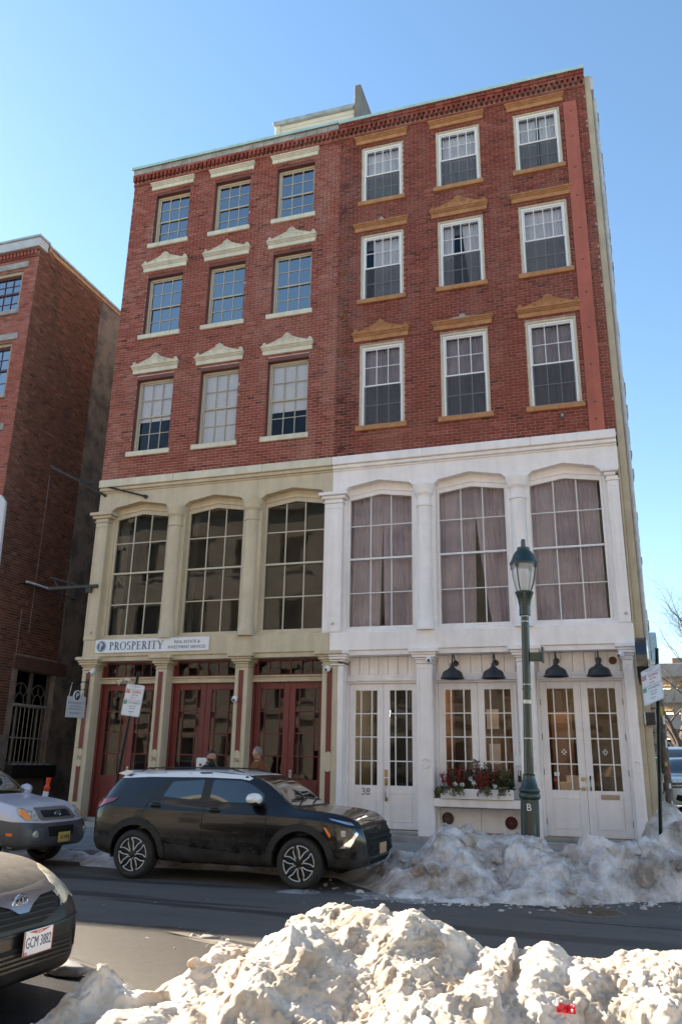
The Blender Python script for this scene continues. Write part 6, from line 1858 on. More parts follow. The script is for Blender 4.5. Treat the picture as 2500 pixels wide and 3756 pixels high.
sv.patch('lower_grille', 'front', [(-.50, .40), (.50, .40), (.46, .345), (-.46, .345)], M_BLACKOUT, .006, .05)
sv.strip('front_lip', 'front', [(-.55, .32), (0, .335), (.55, .32)], .03, mat('satin_grey_trim', (.10, .10, .11), .4, metal=.4), .012)
q = MB(); q.box(.5, 4.2, -.70, .70, .262, .32, .02); q.obj('underbody', M_BLACKOUT, suv, local=True)

# ---------------- silver SUV at the left, only its front in view
hy = thing('suv', 'silver older SUV with grey bumpers and orange indicators at the left edge', 'car', (-13.20, 12.12, 0))
HS = [(0, .5, .85, 1.0, .7, .6), (.1, .38, 1.0, 1.5, .86, .62), (.5, .33, 1.02, 1.66, .90, .63), (1.8, .30, 1.0, 1.69, .91, .65), (2.45, .30, 1.0, 1.60, .91, .64), (2.8, .30, .99, 1.40, .91, .66), (3.12, .30, .975, 1.15, .90, .72), (3.3, .30, .965, 1.085, .895, .76), (3.75, .31, .93, 1.035, .885, .76), (4.05, .31, .86, .975, .87, .74),
      (4.25, .31, .78, .89, .83, .68), (4.36, .32, .70, .78, .78, .62), (4.43, .35, .62, .68, .70, .56), (4.47, .40, .55, .59, .60, .5)]
hc = Car(hy, HS, [M_SILVER], [(.85, .35, .91), (3.58, .35, .91)], .42)
for side, mode in ((-1, 'right'), (1, 'left')):
    for wx in (.85, 3.58):
        wheel(hy, wx, side * .79, .345, .345, .22, side, 'star')
    hc.patch('lower_cladding', mode, [(3.98, .31), (4.44, .36), (4.44, .60), (4.30, .715), (3.95, .76), (3.99, .55)], M_GREYCLAD, .010, .05, thick=.03)
    hc.patch('lower_cladding', mode, arch_poly2(3.58, .35, .43, .51, rad(-8), rad(188), 36), M_GREYCLAD, .010, .035, thick=.03)
    hc.patch('lower_cladding', mode, [(1.3, .32), (3.1, .32), (3.1, .58), (1.3, .58)], M_GREYCLAD, .008, .08, thick=.03)
    hc.patch('side_window', mode, [(1.0, 1.10), (1.15, 1.48), (2.42, 1.52), (2.95, 1.17), (3.0, 1.08)], M_CARGLASS, .004, .06, rounded=.04)
    hc.patch('side_marker', mode, [(4.10, .575), (4.20, .57), (4.20, .525), (4.10, .53)], M_AMBER, .022, .03, rounded=.02)
    hp = hc.cast(mode, 2.95, 1.1)[0]
    q = MB(); q.lathe([(.0, -.10), (.08, -.08), (.10, 0), (.07, .08), (0, .09)], (2.95, hp.y + side * .14, 1.16), 14, 'x'); q.obj('mirror', M_SILVER, hy, local=True, smooth=True)
hc.patch('windscreen', 'top', [(2.52, -.56), (2.58, -.60), (3.10, -.72), (3.2, -.55), (3.25, 0), (3.2, .55), (3.10, .72), (2.58, .60), (2.52, .56)], M_CARGLASS, .004, .07)
# bumper over the whole nose, laid from the front
hc.patch('bumper', 'front', [(-.86, .735), (-.40, .70), (.40, .70), (.86, .735), (.88, .40), (.6, .33), (-.6, .33), (-.88, .40)], M_GREYCLAD, .012, .05, thick=.03)
for sg in (-1, 1):
    lampo = hc.patch('headlamp', 'front', [(sg * .755, .755), (sg * .775, .86), (sg * .745, .935), (sg * .66, .935), (sg * .53, .87), (sg * .455, .775), (sg * .52, .752)], M_LAMPCLEAR, .012, .04, rounded=.05)
    hc.patch('indicator', 'front', [(sg * .742, .765), (sg * .762, .86), (sg * .735, .91), (sg * .69, .91), (sg * .655, .765)], M_AMBERLIT, .020, .03, rounded=.03)
    hc.patch('fog_recess', 'front', [(sg * .70, .62), (sg * .46, .63), (sg * .42, .50), (sg * .55, .44), (sg * .70, .47)], mat('satin_grey_recess', (.16, .16, .17), .35, metal=.4), .02, .04, rounded=.06)
    h = hc.cast('front', sg * .645, .55)[0]
    q = MB(); q.lathe([(.0, .02), (.045, .018), (.055, .0), (.055, -.03)], (h.x + .026, sg * .635, .55), 18, 'x'); q.obj('fog_lamp', M_LAMPCLEAR, hy, local=True)
hc.patch('grille', 'front', [(-.42, .93), (.42, .93), (.47, .83), (.44, .745), (-.44, .745), (-.47, .83)], mat('grille_silver_grey', (.22, .22, .235), .35, metal=.4), .014, .04, rounded=.06)
hc.patch('grille_opening', 'front', [(-.34, .885), (.34, .885), (.36, .78), (-.36, .78)], M_BLACKOUT, .020, .04, rounded=.03)
g = MB()
for k in range(-9, 10):
    y = k * .037; a = hc.cast('front', y - .02, .79)[0]; c = hc.cast('front', y + .03, .875)[0]
    g.tube([(a.x + .03, y - .02, .785), (c.x + .03, y + .03, .88)], .0035, 3)
g.obj('grille_mesh', mat('grille_bar_grey', (.07, .07, .075), .4), hy, local=True)['kind'] = 'stuff'
h = hc.cast('front', 0, .83)[0]
q = MB()
q.tube([(h.x + .045 - abs(.08 * math.sin(t)) * .05, .075 * math.cos(t), .832 + .042 * math.sin(t)) for t in [i * math.pi / 12 for i in range(25)]], .006, 5)
q.tube([(h.x + .046, -.035, .80), (h.x + .046, -.02, .864)], .007, 5); q.tube([(h.x + .046, .018, .80), (h.x + .046, .033, .864)], .007, 5); q.tube([(h.x + .046, -.027, .826), (h.x + .046, .026, .838)], .006, 5)
q.obj('badge', M_CHROME, hy, local=True)
hc.patch('lower_grille', 'front', [(-.34, .645), (.34, .645), (.31, .50), (-.31, .50)], M_BLACKOUT, .018, .04, rounded=.03)
def plate_on(car, y, z, w, h_, m, x=None, tilt=0):
    hh = car.cast('front', y, z)[0]; xx = hh.x + .05 if x is None else x
    q = MB(); q.box(xx - .006, xx + .004, y - w / 2, y + w / 2, z - h_ / 2, z + h_ / 2, .003)
    return q.obj('number_plate', m, car.root, local=True), xx
def front_text(root_obj, s_, y, z, size, xx, m, squeeze=.8, depth=.002):
    # reads from in front of a car that looks along +x
    mw = Matrix.Translation((xx + .0048, y, z)) @ Matrix.Rotation(math.pi / 2, 4, 'Z') @ Matrix.Rotation(math.pi / 2, 4, 'X')
    return text(s_, 'plate_number', 0, 0, 0, size, m, root_obj, depth, squeeze=squeeze, local=True, mw=mw)
pl_, xx = plate_on(hc, .04, .475, .31, .155, M_PLATEY)
front_text(pl_, '166 WKR', .04, .472, .085, xx, mat('plate_brown', (.10, .07, .03), .6), .72)

# ---------------- charcoal sedan, front corner at the lower left
se = thing('sedan', 'charcoal sedan with dusty bonnet and Ohio number plate at the lower left', 'car', (-8.75, 5.20, 0))
DS = [(0, .5, .80, 1.0, .7, .6), (.2, .35, .90, 1.06, .84, .68), (.9, .28, .95, 1.22, .90, .64), (1.6, .24, .95, 1.44, .91, .60), (2.5, .22, .94, 1.46, .91, .60), (3.0, .22, .93, 1.30, .91, .64), (3.45, .22, .92, 1.05, .905, .72), (3.7, .22, .905, .985, .90, .78), (4.15, .22, .845, .935, .885, .74), (4.45, .21, .76, .86, .86, .66), (4.60, .205, .68, .795, .81, .58), (4.70, .21, .62, .735, .73, .52), (4.77, .23, .56, .64, .63, .48), (4.80, .27, .50, .54, .54, .44)]
sc2 = Car(se, DS, [M_SEDAN], [(1.05, .33, .91), (3.83, .33, .91)], .40)
for side, mode in ((-1, 'right'), (1, 'left')):
    for wx in (1.05, 3.83): wheel(se, wx, side * .79, .33, .33, .215, side, 'star')
    sc2.patch('side_window', mode, [(1.0, 1.0), (1.5, 1.34), (2.55, 1.38), (3.2, 1.02), (3.2, .98)], M_CARGLASS, .004, .07, rounded=.04)
    hp = sc2.cast(mode, 3.1, 1.0)[0]
    q = MB(); q.lathe([(.0, -.10), (.07, -.08), (.09, 0), (.06, .07), (0, .08)], (3.08, hp.y + side * .13, 1.06), 14, 'x'); q.obj('mirror', M_SEDAN, se, local=True, smooth=True)
sc2.patch('windscreen', 'top', [(2.62, -.52), (2.7, -.56), (3.40, -.70), (3.5, -.5), (3.56, 0), (3.5, .5), (3.40, .70), (2.7, .56), (2.62, .52)], M_CARGLASS, .004, .08)
sc2.patch('bonnet', 'top', [(3.62, -.60), (3.58, 0), (3.62, .60), (3.66, .80), (4.05, .80), (4.40, .73), (4.60, .52), (4.665, .25), (4.68, 0), (4.665, -.25), (4.60, -.52), (4.40, -.73), (4.05, -.80), (3.66, -.80)], M_DUST, .006, .06)
for sg in (-1, 1):
    sc2.patch('headlamp', 'front', [(sg * .43, .755), (sg * .50, .80), (sg * .60, .875), (sg * .70, .90), (sg * .80, .85), (sg * .855, .73), (sg * .80, .68), (sg * .60, .70), (sg * .46, .66)], M_LAMPHAZE, .010, .035, rounded=.02)
    sc2.patch('headlamp', 'left' if sg > 0 else 'right', [(4.25, .80), (4.45, .82), (4.62, .76), (4.62, .66), (4.40, .68)], M_LAMPHAZE, .010, .04, rounded=.03)
    sc2.patch('fog_recess', 'front', [(sg * .60, .47), (sg * .76, .50), (sg * .76, .34), (sg * .62, .36)], M_BLACKOUT, .006, .04, rounded=.03)
# grille: black field, chrome wing round the badge, dark slats
sc2.patch('grille', 'front', [(-.46, .765), (.46, .765), (.40, .65), (.22, .585), (-.22, .585), (-.40, .65)], M_BLACKOUT, .005, .04, rounded=.03)
for z in (.725, .69, .655, .62): sc2.strip('grille_slat', 'front', [(-.42 + (.765 - z) * .6, z), (0, z), (.42 - (.765 - z) * .6, z)], .010, M_CLAD, .014)
sc2.patch('chrome_wing', 'front', [(-.47, .815), (-.30, .80), (-.09, .79), (.09, .79), (.30, .80), (.47, .815), (.475, .765), (.40, .752), (.24, .742), (.12, .705), (.05, .665), (-.05, .665), (-.12, .705), (-.24, .742), (-.40, .752), (-.475, .765)], mat('satin_chrome', (.42, .42, .44), .3, metal=.9), .022, .03, rounded=.01)
sc2.strip('chrome_trim', 'front', [(.425, .66), (.455, .72), (.465, .80)], .012, M_CHROME, .018)
h = sc2.cast('front', 0, .70)[0]
q = MB()
def ell(cy, cz, ry, rz, r_, x): q.tube([(x, cy + ry * math.cos(t), cz + rz * math.sin(t)) for t in [i * math.pi / 14 for i in range(29)]], r_, 5)
X_ = sc2.cast('front', 0, .745)[0].x + .035
q.lathe([(0, 0), (.072, 0), (.075, -.02)], (X_ - .004, 0, .705), 28, 'x', 1)
ell(0, .705, .083, .080, .008, X_ + .004); ell(0, .705, .028, .070, .006, X_ + .008); ell(0, .745, .068, .026, .006, X_ + .008)
q.obj('badge', [M_CHROME, M_BLACKOUT], se, local=True)
sc2.patch('lower_grille', 'front', [(-.58, .46), (.58, .46), (.52, .31), (-.52, .31)], M_BLACKOUT, .005, .05, rounded=.03)
for z in (.335, .365, .395, .425): sc2.strip('grille_slat', 'front', [(-.53, z), (-.3, z), (0, z), (.3, z), (.53, z)], .014, M_SEDAN, .016)
sc2.strip('bumper_crease', 'front', [(-.7, .575), (-.35, .552), (0, .545), (.35, .552), (.7, .575)], .012, M_SEDAN, .012)
pl_, xx = plate_on(sc2, .10, .485, .305, .155, M_PLATEW)
q = MB(); q.prism([(-.02, .557), (.225, .557), (.12, .535), (.08, .535)], 'x', xx + .0042, xx + .0055); q.obj('plate_banner', M_PLATERED, pl_, local=True)
front_text(pl_, 'OHIO', .10, .545, .026, xx + .001, M_PLATEW, 1.0)
front_text(pl_, 'GCM 3882', .10, .483, .098, xx, M_PLATETXT, .62)
q = MB(); q.box(xx + .0042, xx + .0052, -.050, -.015, .412, .432); q.obj('plate_sticker', M_PLATERED, pl_, local=True)
front_text(pl_, '87', -.032, .422, .018, xx + .001, M_PLATEW, 1.0)
q = MB()
for a, c in ((-.052, -.046), (.246, .252)): q.box(xx + .004, xx + .0055, a, c, .408, .562)
q.box(xx + .004, xx + .0056, -.0455, .2455, .408, .4115); q.obj('plate_rim', M_PLATERED, pl_, local=True)

# ---------------- cars climbing the side street far right
def far_car(name, label, loc, rz, st, paint, wheels, ws, fronts):
    t = thing(name, label, 'car', loc, rz)
    c = Car(t, st, [paint], wheels, .42, 60)
    for side, mode in ((-1, 'right'), (1, 'left')):
        for wx, wz, hw in wheels: wheel(t, wx, side * (hw - .12), .35, .35, .22, side, 'star')
        c.patch('side_window', mode, ws, M_CARGLASS, .004, .08, rounded=.05)
        x0 = ws[-1][0]; hp = c.cast(mode, x0 - .05, ws[-1][1])[0]
        q = MB(); q.lathe([(.0, -.11), (.08, -.08), (.11, 0), (.08, .08), (0, .09)], (x0 - .1, hp.y + side * .15, ws[-1][1] + .06), 14, 'x'); q.obj('mirror', paint, t, local=True, smooth=True)
    fronts(c, t)
    return c
def wf(c, t):
    c.patch('windscreen', 'top', [(2.68, -.56), (2.72, -.60), (3.30, -.70), (3.40, 0), (3.30, .70), (2.72, .60), (2.68, .56)], M_CARGLASS, .004, .08)
    for sg in (-1, 1):
        for z0, z1 in ((.80, .86), (.72, .77)): c.patch('headlamp', 'front', [(sg * .38, z0 + .01), (sg * .80, z0), (sg * .80, z1), (sg * .38, z1 + .01)], mat('dark_bronze_lamp', (.10, .07, .05), .2, coat=.8), .012, .05, rounded=.02)
    c.patch('grille', 'front', [(-.35, .86), (.35, .86), (.30, .70), (-.30, .70)], M_BLACKOUT, .008, .05, rounded=.03)
    c.patch('lower_grille', 'front', [(-.62, .56), (-.3, .52), (.3, .52), (.62, .56), (.66, .42), (.5, .38), (-.5, .38), (-.66, .42)], M_BLACKOUT, .008, .05, rounded=.03)
far_car('suv', 'white SUV facing the camera on the snowy side street at the right edge', (2.28, 29.2, .50), rad(-90), SS, mat('pearl_white_paint', (.70, .68, .66), .3, coat=.8), [(WR, .35, .92), (WF, .35, .92)], [(1.02, 1.14), (1.22, 1.43), (2.5, 1.46), (2.98, 1.22), (3.02, 1.11)], wf)
def bf(c, t):
    c.patch('windscreen', 'top', [(2.52, -.58), (2.58, -.64), (3.10, -.74), (3.25, 0), (3.10, .74), (2.58, .64), (2.52, .58)], M_CARGLASS, .004, .08)
    for sg in (-1, 1): c.patch('headlamp', 'front', [(sg * .50, .86), (sg * .80, .90), (sg * .80, .76), (sg * .50, .74)], M_LAMPCLEAR, .012, .05, rounded=.03)
    c.patch('grille', 'front', [(-.42, .90), (.42, .90), (.40, .66), (-.40, .66)], M_BLACKOUT, .010, .05, rounded=.03)
far_car('suv', 'blue grey SUV parked behind the white one up the side street', (2.45, 36.6, .86), rad(-90), HS, mat('blue_grey_paint', (.16, .22, .30), .3, metal=.3, coat=.8), [(.85, .35, .91), (3.58, .35, .91)], [(1.0, 1.10), (1.15, 1.48), (2.42, 1.52), (2.9, 1.17), (2.95, 1.1)], bf)
from mathutils import noise as mn
# ------------------------------------------------------------------ snow
def snowmat(name, clean, dirty, lo, hi, scale):
    m = bpy.data.materials.new(name); m.use_nodes = True
    n = m.node_tree.nodes; l = m.node_tree.links; b = n['Principled BSDF']
    g = n.new('ShaderNodeNewGeometry')
    def nz(s, d, r=.6):
        t = n.new('ShaderNodeTexNoise'); t.inputs['Scale'].default_value = s; t.inputs['Detail'].default_value = d; t.inputs['Roughness'].default_value = r
        l.new(g.outputs['Position'], t.inputs['Vector']); return t.outputs['Fac']
    r = n.new('ShaderNodeValToRGB'); r.color_ramp.elements[0].position = lo; r.color_ramp.elements[1].position = hi
    r.color_ramp.elements[0].color = (*clean, 1); r.color_ramp.elements[1].color = (*dirty, 1)
    l.new(nz(scale, 9, .68), r.inputs['Fac'])
    sp = n.new('ShaderNodeValToRGB'); sp.color_ramp.elements[0].position = .70; sp.color_ramp.elements[1].position = .80
    sp.color_ramp.elements[1].color = (.7, .7, .7, 1)
    l.new(nz(70, 3), sp.inputs['Fac'])
    mx = n.new('ShaderNodeMixRGB'); mx.inputs[2].default_value = (.07, .055, .045, 1)
    l.new(sp.outputs['Color'], mx.inputs[0]); l.new(r.outputs['Color'], mx.inputs[1]); l.new(mx.outputs[0], b.inputs['Base Color'])
    b.inputs['Roughness'].default_value = .55; b.inputs['Specular IOR Level'].default_value = .35
    b.inputs['Subsurface Weight'].default_value = 0.25; b.inputs['Subsurface Scale'].default_value = .03; b.inputs['Subsurface Radius'].default_value = (1.0, .85, .7)
    bp = n.new('ShaderNodeBump'); bp.inputs['Strength'].default_value = .7; bp.inputs['Distance'].default_value = .016
    l.new(nz(150, 8, .8), bp.inputs['Height']); l.new(bp.outputs['Normal'], b.inputs['Normal'])
    MATS[name] = m
    return m
M_SNOWN = snowmat('near_snow', (.76, .695, .605), (.46, .36, .26), .40, .64, 3.0)
M_SNOWF = snowmat('street_snow', (.76, .715, .69), (.25, .20, .155), .39, .64, 1.9)
M_SNOWD = snowmat('grimy_snow', (.36, .34, .34), (.13, .12, .11), .40, .65, 2.5)

def _hash(ix, iy, k):
    h = (ix.astype(np.int64) * 374761393 + iy.astype(np.int64) * 668265263 + k * 1274126177) & 0xffffffff
    h = ((h ^ (h >> 13)) * 1103515245 + 12345) & 0xffffffff
    h = ((h ^ (h >> 16)) * 2246822519) & 0xffffffff
    return ((h ^ (h >> 15)) & 0xffffff) / float(0xffffff)
def pnoise(x, y, k=0):
    ix, iy = np.floor(x), np.floor(y); fx, fy = x - ix, y - iy
    u, v = fx * fx * fx * (fx * (fx * 6 - 15) + 10), fy * fy * fy * (fy * (fy * 6 - 15) + 10)
    def g(dx, dy):
        a = _hash(ix + dx, iy + dy, k) * 2 * np.pi
        return np.cos(a) * (fx - dx) + np.sin(a) * (fy - dy)
    return ((g(0, 0) * (1 - u) + g(1, 0) * u) * (1 - v) + (g(0, 1) * (1 - u) + g(1, 1) * u) * v) * 1.5
def fbm(x, y, o, k=0, gain=.5, billow=False):
    t = 0; a = 1
    for i in range(o):
        n = pnoise(x * 2.03 ** i + 17 * i, y * 2.03 ** i - 9 * i, k + i)
        t = t + a * (np.abs(n) * 2 - .6 if billow else n); a *= gain
    return t
def worley(x, y, k=0):
    """distance to the nearest point, its offset and two random numbers of that cell"""
    ix, iy = np.floor(x), np.floor(y)
    best = np.full(x.shape, 9.0); d2 = np.full(x.shape, 9.0); ox = np.zeros(x.shape); oy = np.zeros(x.shape); r1 = np.zeros(x.shape); r2 = np.zeros(x.shape); r3 = np.zeros(x.shape)
    for dx in (-1, 0, 1):
        for dy in (-1, 0, 1):
            cx, cy = ix + dx, iy + dy
            qx, qy = cx + _hash(cx, cy, k), cy + _hash(cx, cy, k + 1)
            d = np.hypot(x - qx, y - qy); m = d < best
            d2 = np.where(m, best, np.minimum(d2, d)); best = np.where(m, d, best)
            ox = np.where(m, x - qx, ox); oy = np.where(m, y - qy, oy)
            r1 = np.where(m, _hash(cx, cy, k + 2), r1); r2 = np.where(m, _hash(cx, cy, k + 3), r2); r3 = np.where(m, _hash(cx, cy, k + 4), r3)
    return best, d2, ox, oy, r1, r2, r3

def snow_field(name, x0, x1, y0, y1, step, hfun, m, amp, seed, chunks=0, cs=(.04, .16), kind='stuff', smooth=1.0):
    nx, ny = int((x1 - x0) / step) + 1, int((y1 - y0) / step) + 1
    X, Y = np.meshgrid(x0 + np.arange(nx) * step, y0 + np.arange(ny) * step)
    h = hfun(X, Y)
    fade = np.clip(h, 0, None); fade = np.minimum(1, fade / .20)
    wx = X + .10 * pnoise(X * 3, Y * 3, seed) + .03 * pnoise(X * 11, Y * 11, seed + 1); wy = Y + .10 * pnoise(X * 3 + 40, Y * 3, seed + 2) + .03 * pnoise(X * 11 + 7, Y * 11, seed + 3)
    big = fbm(X * 1.5, Y * 1.5, 3, seed)
    F, F2, ox, oy, r1, r2, r3 = worley(wx * 2.7, wy * 2.7, seed)
    slab = np.where(r3 < .55, (r1 - .35) * .9 + (r2 - .5) * 2.4 * ox + (r1 - .5) * 2.0 * oy, (.45 - F) * .6)
    slab *= np.clip((F2 - F) * 7, 0, 1)
    G, G2, gx, gy, s1, s2, s3 = worley(wx * 7.5, wy * 7.5, seed + 20)
    bits = np.where(s3 < .5, (s1 - .3) * .8 + (s2 - .5) * 2.2 * gx, (.45 - G) * .8) * np.clip((G2 - G) * 6, 0, 1)
    crumb = fbm(X * 7, Y * 7, 4, seed + 40, .50, True)
    mask = np.clip(.5 + 1.1 * fbm(X * 1.1 + 5, Y * 1.1, 2, seed + 60), 0, 1)
    grit = fbm(X * 34, Y * 34, 3, seed + 80, .7)
    fine = fbm(X * 26, Y * 26, 3, seed + 70, .6, True)
    z = h + fade * amp * (2.0 * big + .75 * slab + .22 * bits * (1 - .6 * mask) + (.12 + .17 * mask) * crumb + (.06 + .22 * mask) * grit + .06 * fine)
    z = np.where(h <= 0, np.minimum(z, h), z)
    dx = fade * amp * (.50 * pnoise(X * 5, Y * 5, seed + 90) + .25 * pnoise(X * 17, Y * 17, seed + 91)); dy = fade * amp * (.50 * pnoise(X * 5 + 9, Y * 5, seed + 92) + .25 * pnoise(X * 17, Y * 17 + 5, seed + 93))
    V = np.stack([X + dx, Y + dy, z], -1).reshape(-1, 3)
    idx = np.arange(nx * ny).reshape(ny, nx)
    Fq = np.stack([idx[:-1, :-1], idx[:-1, 1:], idx[1:, 1:], idx[1:, :-1]], -1).reshape(-1, 4)
    Fq = Fq[V[Fq, 2].max(1) > -.05]
    me = bpy.data.meshes.new(name)
    # broken lumps lying on the heap
    rnd = random.Random(seed); ico = ico_sphere(3)
    IV = np.array(ico[0]); IF = np.array(ico[1])
    base = h.reshape(-1); cand = np.nonzero(base > min(.10, .6 * base.max()))[0]
    vv, ff, nvt = [V], [], len(V)
    for k in range(chunks):
        p = V[cand[rnd.randrange(len(cand))]]; s_ = cs[0] + (cs[1] - cs[0]) * rnd.random() ** 2.4
        S3 = np.array([s_ * rnd.uniform(.7, 1.5), s_ * rnd.uniform(.6, 1.2), s_ * rnd.uniform(.45, .85)])
        # a few random cutting planes make it a broken block
        Q = IV.copy()
        for _ in range(7):
            nrm = np.array([rnd.gauss(0, 1), rnd.gauss(0, 1), rnd.gauss(0, 1)]); nrm /= np.linalg.norm(nrm); c = rnd.uniform(.45, .8)
            dd = Q @ nrm - c; Q = Q - np.clip(dd, 0, None)[:, None] * nrm
        Q = Q * (1 + .10 * fbm(Q[:, 0] * 4 + k, Q[:, 1] * 4 + Q[:, 2] * 3, 3, k + seed))[:, None] * S3
        rz = rnd.uniform(0, 6.28); tl = rnd.uniform(-.7, .7)
        R1 = np.array([[math.cos(tl), 0, -math.sin(tl)], [0, 1, 0], [math.sin(tl), 0, math.cos(tl)]]); R2 = np.array([[math.cos(rz), -math.sin(rz), 0], [math.sin(rz), math.cos(rz), 0], [0, 0, 1]])
        vv.append(Q @ R1.T @ R2.T + p + np.array([0, 0, S3[2] * .05])); ff.append(IF + nvt); nvt += len(IV)
    VV = np.concatenate(vv)
    T = np.concatenate([Fq[:, [0, 1, 2]], Fq[:, [0, 2, 3]]] + ff)
    me.vertices.add(len(VV)); me.vertices.foreach_set('co', VV.astype(np.float32).ravel())
    me.loops.add(T.size); me.loops.foreach_set('vertex_index', T.astype(np.int32).ravel())
    me.polygons.add(len(T)); me.polygons.foreach_set('loop_start', np.arange(0, T.size, 3, dtype=np.int32))
    me.polygons.foreach_set('use_smooth', np.ones(len(T), dtype=bool))
    me.materials.append(m); me.update(calc_edges=True); me.validate()
    return tag(link(name, me), kind=kind)

def ico_sphere(n):
    import bmesh
    bm = bmesh.new(); bmesh.ops.create_icosphere(bm, subdivisions=n, radius=1)
    bm.verts.ensure_lookup_table()
    r = ([tuple(q_.co) for q_ in bm.verts], [tuple(x.index for x in fc.verts) for fc in bm.faces]); bm.free()
    return r

FG = [[-3.33, 5.3, 0.24], [-3.24, 5.4, 0.14], [-3.17, 5.5, 0.21], [-3.05, 5.8, 0.24], [-2.94, 6.0, 0.32], [-2.81, 6.15, 0.34], [-2.65, 6.3, 0.36], [-2.51, 6.45, 0.44], [-2.41, 6.6, 0.51], [-2.4, 6.6, 0.6], [-2.28, 6.6, 0.65], [-2.16, 6.6, 0.66], [-1.88, 6.6, 0.66], [-1.68, 6.6, 0.6], [-1.43, 6.6, 0.6], [-1.21, 6.6, 0.56], [-1.06, 6.6, 0.5], [-0.76, 6.6, 0.54], [-0.75, 6.6, 0.45], [-0.57, 6.6, 0.51], [-0.49, 6.6, 0.49], [-0.37, 6.6, 0.42], [-0.03, 6.6, 0.45], [0.12, 6.6, 0.45], [0.36, 6.6, 0.44]]
def fg(x, y):
    X = [c[0] for c in FG]
    zc = np.interp(x, X, [c[2] for c in FG]); yc = np.interp(x, X, [c[1] for c in FG])
    zc = zc + np.clip(x - FG[-1][0], 0, None) * .03
    d = y - yc
    k = np.where(d > 0, np.exp(-(d / .62) ** 2), np.exp(-(d / 1.75) ** 2))
    h = (zc + .07) * k - .10
    cone = .15 * np.exp(-((x + 3.36) ** 2 / .035 + (y - 5.28) ** 2 / .06))
    left = 1 / (1 + np.exp(-(x + 3.62 - (y - 5.3) * .15) * 9))
    return np.where(x < -3.0, h * (.45 + .55 * left), h) * left + cone - (1 - left) * .12
snow_near = snow_field('snow_bank', -4.3, 2.4, 3.85, 7.9, .0135, fg, M_SNOWN, .066, 5, 16, (.03, .17))

FB = [(-3.9, .05), (-3.5, .20), (-3.34, .30), (-3.16, .40), (-2.9, .50), (-2.78, .60), (-2.54, .77), (-2.4, .77), (-1.97, .72), (-1.73, .63), (-1.57, .56), (-1.29, .65), (-1.02, .60), (-.55, .57), (-.44, .62), (-.14, .76), (.07, .66), (.22, .63), (.58, .74), (.91, .82), (1.6, .95), (2.6, 1.0), (3.4, .6), (4.2, .1)]
FT = [(-4.2, 12.9), (-3.6, 12.2), (-3.2, 11.75), (-2.87, 11.45), (-2.22, 11.3), (-1.55, 11.55), (-.75, 11.65), (.03, 12.3), (.79, 12.8), (2.0, 13.0), (4.2, 13.2)]
def fb(x, y):
    zc = np.interp(x, [p[0] for p in FB], [p[1] for p in FB]); y0 = np.interp(x, [p[0] for p in FT], [p[1] for p in FT]) + .10 * pnoise(x * 3, x * 0, 3)
    yc = np.maximum(13.3, y0 + .9)
    t = (y - y0) / (yc - y0); t2 = (y - yc) / 1.25
    a = zc * np.clip(t, 0, 1) ** .80 - np.where(t > 0, 0, -t * .5)
    b = zc + (.13 - zc) * np.clip(t2, 0, 1) ** 1.3 - np.clip(t2 - 1, 0, None) * .5
    return np.where(y < yc, a, b)
snow_far = snow_field('snow_bank', -4.2, 4.2, 11.1, 14.8, .019, fb, M_SNOWF, .095, 12, 70, (.03, .18))
def fv(x, y):
    c = 1.75 + (y - 14) * .060
    g0 = .12 + (y - 13.5) * .033 - .09
    return g0 + .34 * np.exp(-(np.abs(x - c) / .55) ** 2.4) * np.clip((y - 13.6) / .9, 0, 1) + (.95 + .16 * pnoise(x * 2.2, y * 2.2, 7)) * np.exp(-((x - .80) / .58) ** 2 - ((y - 15.2) / 1.15) ** 2)
snow_verge = snow_field('snow_bank', .2, 3.4, 13.7, 27, .04, fv, M_SNOWF, .09, 21, 30, (.05, .15))
def fk(x, y):
    w = .5 + .7 * pnoise(x * .9, x * 0 + .3, 3) + .4 * pnoise(x * 2.6, x * 0 + .6, 5)
    gap = np.exp(-(np.clip(np.abs(x + 8.05) - .45, 0, None) / .25) ** 2)
    w = w + .85 * gap
    return (.07 + .20 * w) * np.exp(-((y - 13.32) / (.30 + .25 * gap)) ** 2) * np.clip(1 - (x + 3.6) / .4, 0, 1) - .03
snow_kerb = snow_field('snow_ridge', -14, -3.2, 12.3, 13.95, .03, fk, M_SNOWF, .05, 33, 40, (.02, .08))
def fm(x, y):
    return .024 * np.exp(-((y - 11.75 - .10 * x) / .45) ** 2) * np.clip((x + 4.7) * 3, 0, 1) * np.clip((-2.0 - x) * 3, 0, 1) * np.clip(.6 + 1.2 * pnoise(x * 2, y * 2, 2), 0, 1) - .010
slush = snow_field('slush', -4.8, -2.0, 10.9, 12.4, .02, fm, M_SNOWD, .035, 41, 26, (.010, .045))

# crumbs of snow thrown over the roadway
def crumbs(name, n, pick, m, seed, smin, smax):
    rnd = random.Random(seed); ico = ico_sphere(1); b = MB()
    for k in range(n):
        x, y = pick(rnd); s_ = smin + (smax - smin) * rnd.random() ** 3
        sx, sy, sz = s_ * rnd.uniform(.7, 1.4), s_ * rnd.uniform(.7, 1.4), s_ * rnd.uniform(.4, .8)
        b.add([(x + p[0] * sx * rnd.uniform(.8, 1.2), y + p[1] * sy * rnd.uniform(.8, 1.2), max(.003, sz * .3 + p[2] * sz * rnd.uniform(.8, 1.2))) for p in ico[0]], ico[1])
    return tag(b.obj(name, m), kind='stuff')
def near_far_foot(r):
    x = r.uniform(-5.2, 3.5); return x, float(np.interp(x, [p[0] for p in FT], [p[1] for p in FT])) - abs(r.gauss(0, .28)) - (.25 if x < -3 else 0)
crumbs('snow_crumbs', 320, near_far_foot, M_SNOWF, 51, .008, .05)
